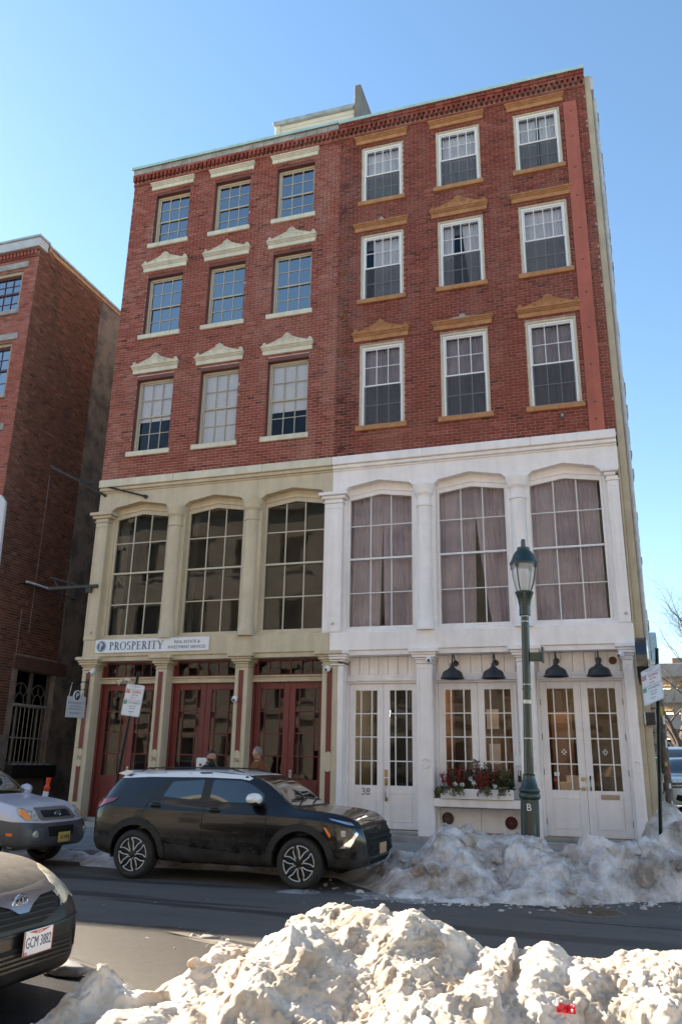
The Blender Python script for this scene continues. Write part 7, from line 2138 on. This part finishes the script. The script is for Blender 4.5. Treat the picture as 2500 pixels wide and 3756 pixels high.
crumbs('snow_crumbs', 150, lambda r: (r.uniform(-4.2, 1.5), 7.55 + abs(r.gauss(0, .45))), M_SNOWF, 52, .006, .035)
crumbs('snow_crumbs', 90, lambda r: (r.uniform(-9, -2), r.uniform(7, 11)), M_SNOWD, 53, .005, .022)

# chunk of ice on the painted shade patch, red wrapper on the near bank
def lump(name, label, cat, c, s_, m, seed):
    ico = ico_sphere(3); b = MB(); vs = []
    for q_ in ico[0]:
        n_ = 1 + .35 * mn.noise(Vector(q_) * 1.5 + Vector((seed, 0, 0))) + .15 * mn.noise(Vector(q_) * 5 + Vector((seed, 1, 0)))
        vs.append((c[0] + q_[0] * s_[0] * n_, c[1] + q_[1] * s_[1] * n_, max(.005, c[2] + q_[2] * s_[2] * n_)))
    b.add(vs, ico[1]); o = b.obj(name, m, smooth=True)
    return tag(o, label, cat)
lump('ice_chunk', 'grey chunk of dirty ice on the black painted shade by the sedan', 'ice', (-4.40, 6.36, .05), (.20, .085, .06), M_SNOWD, 4)
lump('ice_chunk', 'small grey slush lump on the road left of the near snow', 'ice', (-3.98, 8.15, .01), (.10, .05, .025), M_SNOWD, 9)
def surf_z(o, x, y):
    bv = BVHTree.FromPolygons([v.co for v in o.data.vertices], [p.vertices[:] for p in o.data.polygons])
    h = bv.ray_cast(Vector((x, y, 5)), Vector((0, 0, -1)))
    return h[0], h[1]
hp, hn = surf_z(snow_near, -.365, 5.64)
hp = hp + Vector((0, -.02, .012))
lt = thing('litter', 'crumpled red wrapper with white bits lying on the near snow bank', 'litter', tuple(hp))
q = MB(); n = 6
rows = []
for i in range(5):
    for j in range(3):
        rows.append((-.055 + i * .027 + random.uniform(-.006, .006), random.uniform(-.014, .014) - .02, .015 + j * .022 + random.uniform(-.008, .008)))
q.add([(hp.x + a, hp.y + b_, hp.z + c) for a, b_, c in rows] + [(hp.x + a, hp.y + b_ + .012, hp.z + c) for a, b_, c in rows], [(i * 3 + j, (i + 1) * 3 + j, (i + 1) * 3 + j + 1, i * 3 + j + 1) for i in range(4) for j in range(2)] + [(15 + i * 3 + j, 15 + i * 3 + j + 1, 15 + (i + 1) * 3 + j + 1, 15 + (i + 1) * 3 + j) for i in range(4) for j in range(2)])
q.obj('wrapper', mat('wrapper_red', (.62, .012, .02), .25, coat=.5), lt)
q = MB(); q.tube([(hp.x - .05, hp.y - .02, hp.z + .05), (hp.x - .045, hp.y - .01, hp.z + .085), (hp.x - .02, hp.y - .005, hp.z + .10)], [.010, .008, .003], 5); q.box(hp.x + .03, hp.x + .042, hp.y - .045, hp.y - .036, hp.z + .03, hp.z + .045); q.obj('white_scrap', M_SIGNW, lt)

# ------------------------------------------------------------------ street lamp
LXP, LYP = -1.19, 14.1
lp = thing('street_lamp', 'dark green cast iron street lamp with acorn lantern before the white storefront', 'street lamp', (LXP, LYP, .15))
M_GREEN = mat('dark_green_iron', (.007, .026, .022), .38, var=.2, scale=5, coat=.35)
q = MB(); q.lathe([(.175, .15), (.175, .30), (.16, .36), (.152, .40), (.148, 1.20), (.172, 1.225), (.177, 1.26), (.172, 1.285), (.16, 1.30), (.172, 1.33), (.168, 1.36), (.14, 1.385), (.105, 1.52), (.096, 1.56), (.10, 1.585), (.08, 1.60)], (LXP, LYP, 0), 16); o = q.obj('base', M_GREEN, lp); autosmooth(o, 35)
q = MB(); q.lathe([(.080, 1.60), (.071, 2.6), (.066, 4.210)], (LXP, LYP, 0), 20); o = q.obj('post', M_GREEN, lp); autosmooth(o, 40)
for z, w, mm in ((2.72, .06, M_STEEL), (3.03, .012, M_STEEL), (2.15, .016, M_STEEL), (2.95, .02, M_GREEN)):
    q = MB(); q.lathe([(.077, z), (.077, z + w)], (LXP, LYP, 0), 20); q.obj('steel_band', mm, lp)
for z in (4.100, 4.190): q = MB(); q.lathe([(.069, z), (.069, z + .014)], (LXP, LYP, 0), 18); q.obj('steel_band', M_STEEL, lp)
q = MB(); q.lathe([(0.092, 4.210), (0.099, 4.230), (0.092, 4.250), (0.099, 4.270), (0.092, 4.290), (0.099, 4.310), (0.092, 4.330), (0.097, 4.380), (0.113, 4.480), (0.139, 4.560), (0.155, 4.600), (0.160, 4.625), (0.134, 4.640)], (LXP, LYP, 0), 22); o = q.obj('capital', M_GREEN, lp); autosmooth(o, 40)
M_LGLASS = bpy.data.materials.new('lantern_glass'); M_LGLASS.use_nodes = True
_n = M_LGLASS.node_tree.nodes; _l = M_LGLASS.node_tree.links; _t = _n.new('ShaderNodeBsdfTransparent'); _m = _n.new('ShaderNodeMixShader'); _m.inputs[0].default_value = .42
_n['Principled BSDF'].inputs['Base Color'].default_value = (.62, .62, .62, 1); _n['Principled BSDF'].inputs['Roughness'].default_value = .25
_l.new(_t.outputs[0], _m.inputs[1]); _l.new(_n['Principled BSDF'].outputs[0], _m.inputs[2]); _l.new(_m.outputs[0], _n['Material Output'].inputs[0])
GP = [(0.126, 4.645), (0.155, 4.720), (0.185, 4.820), (0.206, 4.930), (0.220, 5.040), (0.225, 5.105)]
q = MB(); q.lathe(GP, (LXP, LYP, 0), 28); o = q.obj('lantern_glass', M_LGLASS, lp); autosmooth(o, 60)
for k in range(4):
    a = math.pi / 4 + k * math.pi / 2 + .35
    q = MB(); q.tube([(LXP + (r_ + .010) * math.cos(a), LYP + (r_ + .010) * math.sin(a), z) for r_, z in GP], .011, 6)
    q.box(LXP + .232 * math.cos(a) - .03, LXP + .232 * math.cos(a) + .03, LYP + .232 * math.sin(a) - .02, LYP + .232 * math.sin(a) + .02, 5.050, 5.150, .006)
    q.obj('lantern_rib', M_GREEN, lp)
q = MB(); q.lathe([(0.239, 5.105), (0.244, 5.140), (0.231, 5.165), (0.210, 5.210), (0.181, 5.290), (0.134, 5.360), (0.109, 5.380), (0.113, 5.405), (0.109, 5.425), (0.050, 5.440), (0.000, 5.440)], (LXP, LYP, 0), 28); o = q.obj('lantern_cap', M_GREEN, lp); autosmooth(o, 40)
q = MB(); q.lathe([(0.042, 5.440), (0.040, 5.550), (0.034, 5.580), (0.000, 5.580)], (LXP, LYP, 0), 16); q.obj('photo_cell', mat('dark_photocell', (.05, .05, .055), .2, coat=.5), lp)
q = MB(); q.lathe([(0.000, 4.680), (0.042, 4.700), (0.046, 4.830), (0.034, 4.980), (0.000, 5.000)], (LXP, LYP, 0), 14); q.obj('bulb', mat('frosted_bulb', (.7, .68, .62), .3), lp)
q = MB(); q.box(LXP + .06, LXP + .26, LYP - .05, LYP + .05, 3.43, 3.57, .01); q.box(LXP + .261, LXP + .30, LYP - .09, LYP + .07, 3.40, 3.66, .01); q.obj('control_box', M_GREEN, lp)
text('B', 'letter', LXP, LYP - .152, 1.08, .155, M_SIGNW, lp, .004)

lp.location.x = -1.325; lp.rotation_euler[1] = rad(1.5)

# ------------------------------------------------------------------ parking signs
M_SRED = mat('sign_red', (.50, .06, .07), .45); M_SGREEN = mat('sign_green', (.02, .22, .12), .45); M_SGREY2 = mat('sign_mid_grey', (.25, .28, .28), .5)
M_POST = mat('dark_green_channel_post', (.022, .035, .028), .5, var=.25, scale=8, metal=.2)
M_SFACE = mat('parking_sign_face', (.66, .70, .74), .4)
def sign_post(label, base, lean, H, w, h_, zc, yaw, roll, flip, grey, bent=None):
    t = thing('parking_sign', label, 'sign', base)
    top = Vector(base) + Vector(lean) * H
    d = (top - Vector(base)).normalized()
    xa = Vector((math.cos(yaw), math.sin(yaw), 0)); ya = d.cross(xa).normalized(); xa = ya.cross(d).normalized()
    Mb = Matrix(((xa.x, ya.x, d.x, base[0]), (xa.y, ya.y, d.y, base[1]), (xa.z, ya.z, d.z, base[2]), (0, 0, 0, 1)))
    q = MB()   # U-channel post
    q.prism([(-.032, -.004), (-.018, -.004), (-.012, .022), (.012, .022), (.018, -.004), (.032, -.004), (.032, .0), (.021, .0), (.015, .028), (-.015, .028), (-.021, .0), (-.032, .0)], 'z', 0, H)
    me = q.mesh('post', M_POST); me.transform(Mb); link('post', me, t)
    Ms = Mb @ Matrix.Translation((0, -.012, zc)) @ Matrix.Rotation(roll, 4, 'Y')
    if bent:
        p0 = Ms.translation.copy(); xa = Vector(bent).normalized(); za = Vector((0, -bent[2] / bent[1], 1)).normalized(); ya = za.cross(xa).normalized(); za = xa.cross(ya)
        p0 = p0 - ya * .10
        Ms = Matrix(((xa.x, ya.x, za.x, p0.x), (xa.y, ya.y, za.y, p0.y), (xa.z, ya.z, za.z, p0.z), (0, 0, 0, 1)))
    def put_mesh(q_, name, m): me = q_.mesh(name, m); me.transform(Ms); return link(name, me, t)
    def rr(x0, x1, z0, z1, r, y0, y1):
        pts = []
        for cx, cz, a0 in ((x1 - r, z1 - r, 0), (x0 + r, z1 - r, 90), (x0 + r, z0 + r, 180), (x1 - r, z0 + r, 270)):
            for k in range(5): a = rad(a0 + 22.5 * k); pts.append((cx + r * math.cos(a), cz + r * math.sin(a)))
        q_ = MB(); q_.prism(pts, 'y', y0, y1); return q_
    W, Hh = w / 2, h_ / 2
    put_mesh(rr(-W, W, -Hh, Hh, .025, -.004, 0), 'plate', M_SFACE)
    def frame(x0, x1, z0, z1, m):
        q_ = MB(); e = .004
        for a, b_, c, dd in ((x0, x1, z0, z0 + e), (x0, x1, z1 - e, z1), (x0, x0 + e, z0 + e, z1 - e), (x1 - e, x1, z0 + e, z1 - e)): q_.box(a, b_, -.0052, -.0041, c, dd)
        put_mesh(q_, 'border', m)
    M1 = M_SRED
    frame(-W + .008, W - .008, Hh * .70, Hh - .010, M_SGREY2); frame(-W + .008, W - .008, Hh * .02, Hh * .66, M1); frame(-W + .008, W - .008, -Hh + .010, -Hh * .02, M_SGREEN if not grey else M_SGREY2)
    q_ = MB(); q_.box(-W + .014, -W + .105, -.0056, -.0041, Hh * .42, Hh * .63); put_mesh(q_, 'red_square', M_SRED)
    q_ = MB(); q_.box(-W + .014, -W + .085, -.0056, -.0041, -Hh * .28, -Hh * .05); put_mesh(q_, 'green_square', M_SGREEN)
    def tx(s_, x, z, sz, m, sq=.8, nm='lettering', al='CENTER'):
        text(s_, nm, 0, 0, 0, sz, m, t, .0015, squeeze=sq, mw=Ms @ Matrix.Translation((x, -.0062, z)) @ Matrix.Rotation(math.pi / 2, 4, 'X'), align=al)
    tx('NO', -W + .060, Hh * .525, .060, M_SFACE, .8); tx('STOPPING', .050, Hh * .52, .062, M_SRED, .72); tx('ANY TIME', .03, Hh * .33, .036, M_SRED, .8)
    tx('2', -W + .050, -Hh * .165, .062, M_SFACE, .9); tx('HR PARKING', .040, -Hh * .165, .060, M_SGREY2, .70); tx('8AM - 6PM', .02, -Hh * .38, .036, M_SGREY2, .85); tx('MON-SAT', .02, -Hh * .53, .034, M_SGREY2, .85)
    tx('PHILADELPHIA PARKING', 0, Hh * .87, .020, M_SGREY2, .9)
    for z, m, sg in ((Hh * .15, M_SRED, -flip), (-Hh * .72, M_SGREEN if not grey else M_SGREY2, flip)):
        q_ = MB(); q_.prism([(sg * .06, z), (sg * .035, z + .014), (sg * .035, z + .005), (-sg * .05, z + .005), (-sg * .05, z - .005), (sg * .035, z - .005), (sg * .035, z - .014)], 'y', -.0056, -.0041); put_mesh(q_, 'arrow', m)
    q_ = MB()
    for z in (Hh * .80, -Hh * .82): q_.lathe([(.012, -.006), (.008, -.011), (0, -.012)], (0, 0, z), 8, 'y')
    o_ = put_mesh(q_, 'bolt', M_STEEL); o_['kind'] = 'stuff'
    return t
sign_post('white stopping and parking sign on a leaning post before the cream storefront', (-9.06, 13.95, .15), (.115, .01, 1), 3.23, .40, .60, 2.68, rad(3), rad(0), 1, False)
sign_post('white stopping and parking sign on an upright post at the right corner', (.60, 14.05, .15), (.075, .0, 1), 3.45, .42, .60, 2.83, rad(-42), rad(0), -1, True, (.66, -.66, .24))

# orange delineator post between silver SUV and alley
dl = thing('delineator', 'orange delineator post with white bands leaning behind the silver SUV', 'bollard', (-10.86, 14.4, .2))
Md = Matrix.Translation((-10.93, 14.4, .18)) @ Matrix.Rotation(rad(7), 4, 'Y')
def dpart(prof, nm, m):
    q_ = MB(); q_.lathe(prof, (0, 0, 0), 18); me = q_.mesh(nm, m, True); me.transform(Md); fix_normals(me); return autosmooth(link(nm, me, dl), 40)
M_ORG = mat('safety_orange', (.80, .065, .015), .45)
dpart([(.10, 0), (.10, .05), (.06, .08), (.055, .10)], 'foot', M_BLACK)
dpart([(.055, .10), (.052, .93), (.06, .94), (.06, .985), (.045, 1.0), (.035, 1.02), (.038, 1.06), (.048, 1.12), (.048, 1.16), (.0, 1.165)], 'post', M_ORG)
for z in (.60, .80): dpart([(.0565, z), (.0555, z + .10)], 'reflective_band', M_SIGNW)

# ------------------------------------------------------------------ two men talking behind the SUV
def person(name, label, loc, facing, jacket, hair, collar, beard, glasses, Hs=1.0, bald=0.0):
    t = thing(name, label, 'person', loc, facing)
    V = {}; edges = []; R = {}
    def J(n_, p, r, par=None):
        V[n_] = len(V); R[n_] = (Vector(p) * Hs, r)
        if par: edges.append((V[par], V[n_]))
    # faces local -Y... +x is his left
    J('pelvis', (0, 0, .95), .145); J('belly', (0, -.01, 1.12), .145, 'pelvis'); J('chest', (0, .0, 1.30), .165, 'belly'); J('upper', (0, .02, 1.43), .12, 'chest'); J('neck', (0, .015, 1.50), .062, 'upper'); J('skull', (0, -.005, 1.57), .055, 'neck')
    for s_, n_ in ((1, 'l'), (-1, 'r')):
        J('sh' + n_, (s_ * .17, .02, 1.40), .085, 'upper'); J('el' + n_, (s_ * .25, .06, 1.14), .060, 'sh' + n_); J('wr' + n_, (s_ * .20, -.14, .98), .042, 'el' + n_)
        J('hip' + n_, (s_ * .10, 0, .88), .105, 'pelvis'); J('kn' + n_, (s_ * .11, -.01, .50), .072, 'hip' + n_); J('an' + n_, (s_ * .11, .03, .09), .048, 'kn' + n_); J('toe' + n_, (s_ * .12, -.15, .04), .042, 'an' + n_)
    me = bpy.data.meshes.new('body'); names = list(V)
    me.from_pydata([R[k][0] for k in names], edges, [])
    o = bpy.data.objects.new('body', me); COL.objects.link(o)
    sk = o.modifiers.new('s', 'SKIN'); sk.use_smooth_shade = True
    if not me.skin_vertices: me.attributes  # layer is created with the modifier below
    if not me.skin_vertices:
        import bmesh
        bm = bmesh.new(); bm.from_mesh(me); lay = bm.verts.layers.skin.verify(); bm.to_mesh(me); bm.free()
    for i, k in enumerate(names):
        sv_ = me.skin_vertices[0].data[i]; sv_.radius = (R[k][1], R[k][1] * (.72 if k in ('pelvis', 'belly', 'chest', 'upper') else 1)); sv_.use_root = (k == 'pelvis')
    o.modifiers.new('ss', 'SUBSURF').levels = 2; o.modifiers['ss'].render_levels = 2
    dg = bpy.context.evaluated_depsgraph_get(); dg.update()
    nm = bpy.data.meshes.new_from_object(o.evaluated_get(dg)); bpy.data.objects.remove(o)
    nm.materials.clear()
    skin = mat('skin_tone', (.46, .255, .18), .55); trou = mat('dark_trousers', (.03, .032, .04), .8)
    for m_ in (jacket, trou, skin, M_BLACK): nm.materials.append(m_)
    for p in nm.polygons:
        z = p.center.z / Hs; x = abs(p.center.x)
        p.material_index = 2 if z > 1.485 or (z < 1.02 and z > .85 and x > .185 and p.center.y < -.11) else 0 if z > .86 else 1 if z > .12 else 3
        p.use_smooth = True
    link('body', nm, t, None, True)
    # head: one surface with brow, nose, chin and jaw
    ico = ico_sphere(4); hv = []
    for x, y, z in ico[0]:
        X, Y, Z = x * .078, y * .098, z * .118
        if z < -.1: X *= 1 - .22 * min(1, (-z - .1) / .9); Y *= 1 - .05 * (-z)
        fr = max(0, -y)
        if fr > .3:
            Y -= .020 * math.exp(-((x / .17) ** 2 + ((z + .05) / .20) ** 2)) * 1.25       # nose
            Y -= .006 * math.exp(-((x / .35) ** 2 + ((z - .28) / .10) ** 2))              # brow
            Y += .008 * math.exp(-(((abs(x) - .36) / .15) ** 2 + ((z - .12) / .10) ** 2)) # eye sockets
            Y -= .007 * math.exp(-((x / .28) ** 2 + ((z + .47) / .07) ** 2))              # lips
            Y += .004 * math.exp(-((x / .28) ** 2 + ((z + .40) / .03) ** 2))
            Y -= .013 * math.exp(-((x / .30) ** 2 + ((z + .78) / .16) ** 2))              # chin
        hv.append((X, Y - .012, Z + 1.635 * 1))
    b = MB(); b.add(hv, ico[1]); m_ = b.mesh('head', [skin, beard if beard else skin], True)
    for p in m_.polygons:
        c = p.center
        if beard and c.z < 1.605 and c.y < .02 and not (abs(c.x) < .022 and 1.575 < c.z < 1.592): p.material_index = 1
    hd = link('head', m_, t, None, True); hd.location = (0, 0, 1.635 * (Hs - 1))
    q_ = MB()
    for s_ in (-1, 1): q_.lathe([(.0, .012), (.020, .010), (.030, .0), (.026, -.012), (.0, -.014)], (s_ * .077, .005, 1.635), 12, 'x')
    ea = q_.obj('ear', skin, hd, local=True); ea['kind'] = 'stuff'
    q_ = MB()
    for s_ in (-1, 1): q_.lathe([(.0, -.010), (.008, -.006), (.010, 0)], (s_ * .029, -.093, 1.650), 10, 'y')
    e = q_.obj('eye', mat('eye_dark', (.03, .022, .018), .2), hd, local=True); e['kind'] = 'stuff'
    # hair cap
    hb = MB(); vi = {}; fs = []
    keep = []
    for fc in ico[1]:
        c = [sum(ico[0][i][k] for i in fc) / 3 for k in range(3)]
        line = .52 - .50 * max(0, c[1]) - .55 * (1 if c[1] > -.1 else 0) * min(1, (c[1] + .1) / .5 if c[1] < .4 else 1)
        if c[2] > line + bald * max(0, -c[1]): keep.append(fc)
    used = sorted({i for fc in keep for i in fc}); vi = {i: k for k, i in enumerate(used)}
    hb.add([(hv[i][0] * 1.07, (hv[i][1] + .012) * 1.06 - .010, 1.635 + (hv[i][2] - 1.635) * 1.06 + .004 + .003 * mn.noise(Vector(ico[0][i]) * 9)) for i in used], [tuple(vi[i] for i in fc) for fc in keep])
    hb.obj('hair', hair, hd, local=True, smooth=True)
    # collar ring, arms end in hands inside the jacket pockets line
    q_ = MB(); q_.lathe([(.098, 1.47), (.092, 1.50), (.086, 1.535), (.078, 1.535), (.080, 1.47)], (0, .012, 0), 20); me2 = q_.mesh('collar', collar, True); me2.transform(Matrix.Diagonal((1, .95, Hs, 1))); link('collar', me2, t, None, True)
    if glasses:
        q_ = MB()
        for s_ in (-1, 1):
            q_.tube([(s_ * .032 + .021 * math.cos(a), -.112 + abs(math.cos(a)) * .003, 1.648 + .016 * math.sin(a)) for a in [i * math.pi / 8 for i in range(17)]], .0022, 4)
            q_.tube([(s_ * .053, -.108, 1.653), (s_ * .079, -.06, 1.655), (s_ * .083, .01, 1.65)], .0022, 4)
        q_.tube([(-.012, -.114, 1.65), (.012, -.114, 1.65)], .0022, 4)
        q_.obj('spectacles', M_BLACK, hd, local=True)
    # hands: palm, thumb and four bent fingers
    for s_ in (-1, 1):
        q_ = MB(); w = Vector((s_ * .20, -.15, .975 * 1)) * Hs; fwd = Vector((-s_ * .35, -.85, -.1)).normalized(); up_ = Vector((0, 0, 1)); sd_ = fwd.cross(up_).normalized()
        q_.tube([w - fwd * .03, w + fwd * .03, w + fwd * .075], [.026, .036, .034], 8)
        for k, L in enumerate((.070, .080, .076, .060)):
            o_ = w + fwd * .07 + up_ * (.027 - .018 * k)
            q_.tube([o_, o_ + fwd * L * .45 - sd_ * s_ * .004, o_ + fwd * L * .75 - sd_ * s_ * -.018, o_ + fwd * L * .85 + sd_ * s_ * .038], [.0095, .009, .0085, .007], 6)
        q_.tube([w + up_ * .02, w + up_ * .045 + fwd * .03, w + up_ * .05 + fwd * .065], [.012, .011, .008], 6)
        q_.obj('hand', skin, t, local=True, smooth=True)
    return t
M_HAIRD = mat('dark_hair', (.035, .026, .022), .7, var=.3, scale=120); M_HAIRG = mat('cropped_grey_hair', (.16, .14, .13), .75, var=.35, scale=140)
person('person', 'bearded man with glasses and dark jacket behind the SUV facing right', (-7.62, 15.2, .21), rad(75), mat('dark_navy_jacket', (.012, .016, .022), .8, var=.3, scale=12), M_HAIRD, MATS['dark_navy_jacket'], mat('brown_beard', (.085, .035, .022), .8, var=.3, scale=100), True, .965)
person('person', 'man with cropped hair in rust brown jacket behind the SUV facing left', (-6.60, 15.2, .21), rad(-98), mat('rust_brown_jacket', (.17, .058, .018), .85, var=.25, scale=14), M_HAIRG, MATS['rust_brown_jacket'], None, False, 1.02, .35)
nb = thing('notice_box', 'small white notice box with red mark on a post behind the SUV', 'box', (-8.0, 15.6, .2))
q = MB(); q.box(-8.13, -7.90, 15.55, 15.63, 1.20, 1.77, .02); q.obj('housing', M_PLASTICW, nb)
q = MB(); q.box(-8.045, -7.995, 15.543, 15.5495, 1.60, 1.66); q.obj('mark', MATS['red_notice'], nb)
q = MB(); q.box(-8.05, -7.98, 15.57, 15.61, .22, 1.20); q.obj('post', M_STEEL, nb)
# ------------------------------------------------------------------ far right: bare trees, parking deck, glass tower, stickered pole
def bare_tree(name, label, base, h, lean, seed, spread=1.0, m=None, levels=6):
    rnd = random.Random(seed)
    t = thing(name, label, 'tree', base, 0, None)
    tr, br = MB(), MB()
    m = m or mat('grey_brown_bark', (.10, .075, .058), .9, var=.35, scale=8)
    def grow(p, d, L, r, lv):
        pts = [p]; q = p; dd = d
        n = 4
        for k in range(n):
            dd = (dd + Vector((rnd.gauss(0, .13), rnd.gauss(0, .13), rnd.gauss(.02, .09)))).normalized()
            q = q + dd * L / n; pts.append(q)
        rs = [r * (1 - .38 * k / n) for k in range(n + 1)]
        (tr if lv == 0 else br).tube(pts, rs, 8 if lv < 2 else 5 if lv < 4 else 3, cap=False)
        if lv >= levels: return
        for k in range(3 if lv < levels - 1 else 5):
            i = n if k == 0 else rnd.randint(1, n)
            a = rnd.uniform(0, 6.28); up = Vector((math.cos(a), math.sin(a), rnd.uniform(-.1, .8)))
            nd = (dd * (.95 if k == 0 else .55) + up * (.35 if k == 0 else .75) * spread).normalized()
            grow(pts[i], nd, L * rnd.uniform(.62, .84), rs[i] * (.78 if k == 0 else .58), lv + 1)
    grow(Vector(base), Vector(lean).normalized(), h * .27, h * .020, 0)
    tr.obj('trunk', m, t, smooth=True); br.obj('crown', m, t)
    return t
bare_tree('bare_tree', 'bare grey tree with spreading twigs behind the parking sign at the right edge', (3.6, 34, .9), 11.5, (-.16, -.02, 1), 4, 1.1)
bare_tree('bare_tree', 'second bare tree farther up the side street before the parking deck', (3.6, 47, 1.2), 14.5, (-.05, 0, 1), 8, 1.0)
bare_tree('bare_tree', 'low bare street tree close behind the parked cars at the right', (3.2, 41, 1.1), 9, (-.1, 0, 1), 15, 1.0)
pk = thing('parking_deck', 'concrete parking deck with dark open storeys behind the bare trees', 'building', (9, 63, 1.5))
M_DECK = mat('pale_deck_concrete', (.42, .37, .32), .85, var=.15, scale=.6)
for z in (2.6, 4.4, 6.2, 8.0):
    q = MB(); q.box(1.5, 22, 62, 62.4, z, z + .95, .03); q.obj('parapet', M_DECK, pk)
    q = MB(); q.box(1.6, 21.9, 62.45, 80, z - .25, z + .05); q.obj('floor', M_DECK, pk)
    q = MB(); q.box(2.0 + (z % 1.3), 5.2, 66, 66.1, z - .55, z - .45); q.obj('lamp_strip', mat('deck_lamp', (1, .8, .45), .5, emit=(1, .72, .35), estr=3), pk)
for k in range(8): q = MB(); q.box(1.7 + k * 2.8, 2.1 + k * 2.8, 62.46, 62.9, 1.4, 8.1); q.obj('pillar', M_DECK, pk)
q = MB(); q.box(1.6, 21.9, 70, 70.2, 1.4, 8.2); q.obj('back_wall', M_DARK, pk)
bb = thing('brick_building', 'tan building block rising behind the parking deck at the right edge', 'building', (20, 100, 1.5))
q = MB(); q.box(7.6, 40, 100, 118, 1.5, 14.0, .05); q.obj('wall', mat('tan_brown_brick', (.36, .25, .18), .85, var=.1, scale=.5), bb)
q = MB()
for i in range(9):
    for j in range(4): q.box(8.6 + i * 3.2, 10.2 + i * 3.2, 99.94, 99.99, 3.4 + j * 2.7, 4.9 + j * 2.7)
o = q.obj('pane', MATS['dark_far_glass'], bb); o['kind'] = 'stuff'
tw = thing('glass_tower', 'slim pale blue glass tower far away beside the house corner', 'tower', (24, 420, 0))
q = MB(); q.box(21.8, 26.0, 420, 430, 0, 66, .2); q.obj('shaft', mat('pale_blue_glass_wall', (.25, .40, .50), .15, var=.1, scale=.1), tw)
q = MB()
for k in range(30): q.box(21.7, 26.1, 419.8, 420.0, 2 + k * 2.1, 2.3 + k * 2.1)
o = q.obj('floor_band', M_DECK, tw); o['kind'] = 'stuff'
# utility pole beside the corner, covered in stickers and flyers
up = thing('utility_pole', 'weathered pole covered with stickers and flyers close to the tan corner', 'pole', (1.02, 17.6, .3))
q = MB(); q.lathe([(.085, .25), (.08, 3.6)], (1.02, 17.6, 0), 14); q.obj('pole', mat('grey_wood_pole', (.13, .11, .095), .9, var=.4, scale=6, bump=.4), up)
rnd = random.Random(3)
for k in range(16):
    z = .55 + k * .17 + rnd.uniform(-.05, .05); a = rnd.uniform(-2.5, -.7); w = rnd.uniform(.35, .6); hh = rnd.uniform(.06, .18)
    q = MB(); v = []
    for j in range(4):
        t = a - w / 2 + w * j / 3
        for zz in (z, z + hh): v.append((1.02 + .0885 * math.cos(t), 17.6 + .0885 * math.sin(t), zz))
        for zz in (z, z + hh): v.append((1.02 + .083 * math.cos(t), 17.6 + .083 * math.sin(t), zz))
    fs = []
    for j in range(3): fs += [(j * 4, j * 4 + 4, j * 4 + 5, j * 4 + 1)]
    q.add(v, fs); c = rnd.choice([(.55, .52, .5), (.5, .5, .55), (.55, .40, .06), (.30, .05, .05), (.62, .6, .58), (.08, .08, .09)])
    q.obj('sticker', mat('sticker_tint_%d' % int(c[0] * 1000 + c[1] * 10), c, .6), up)
cr = thing('hedge', 'dark evergreen shrubs below the parking deck at the right edge', 'hedge', (6, 58, 1.5))
q = MB()
for k in range(2600):
    p = Vector((rnd.uniform(2.2, 11), 58 + rnd.gauss(0, .8), 1.5 + abs(rnd.gauss(0, .9)))); d = Vector((rnd.gauss(0, 1), rnd.gauss(0, 1), rnd.gauss(0, 1))).normalized() * .22; u = d.cross(Vector((0, 0, 1))) * .7
    q.add([p - d, p - u, p + d, p + u], [(0, 1, 2, 3)])
q.obj('foliage', mat('dark_shrub_leaf', (.035, .045, .028), .8, var=.3, scale=6), cr)
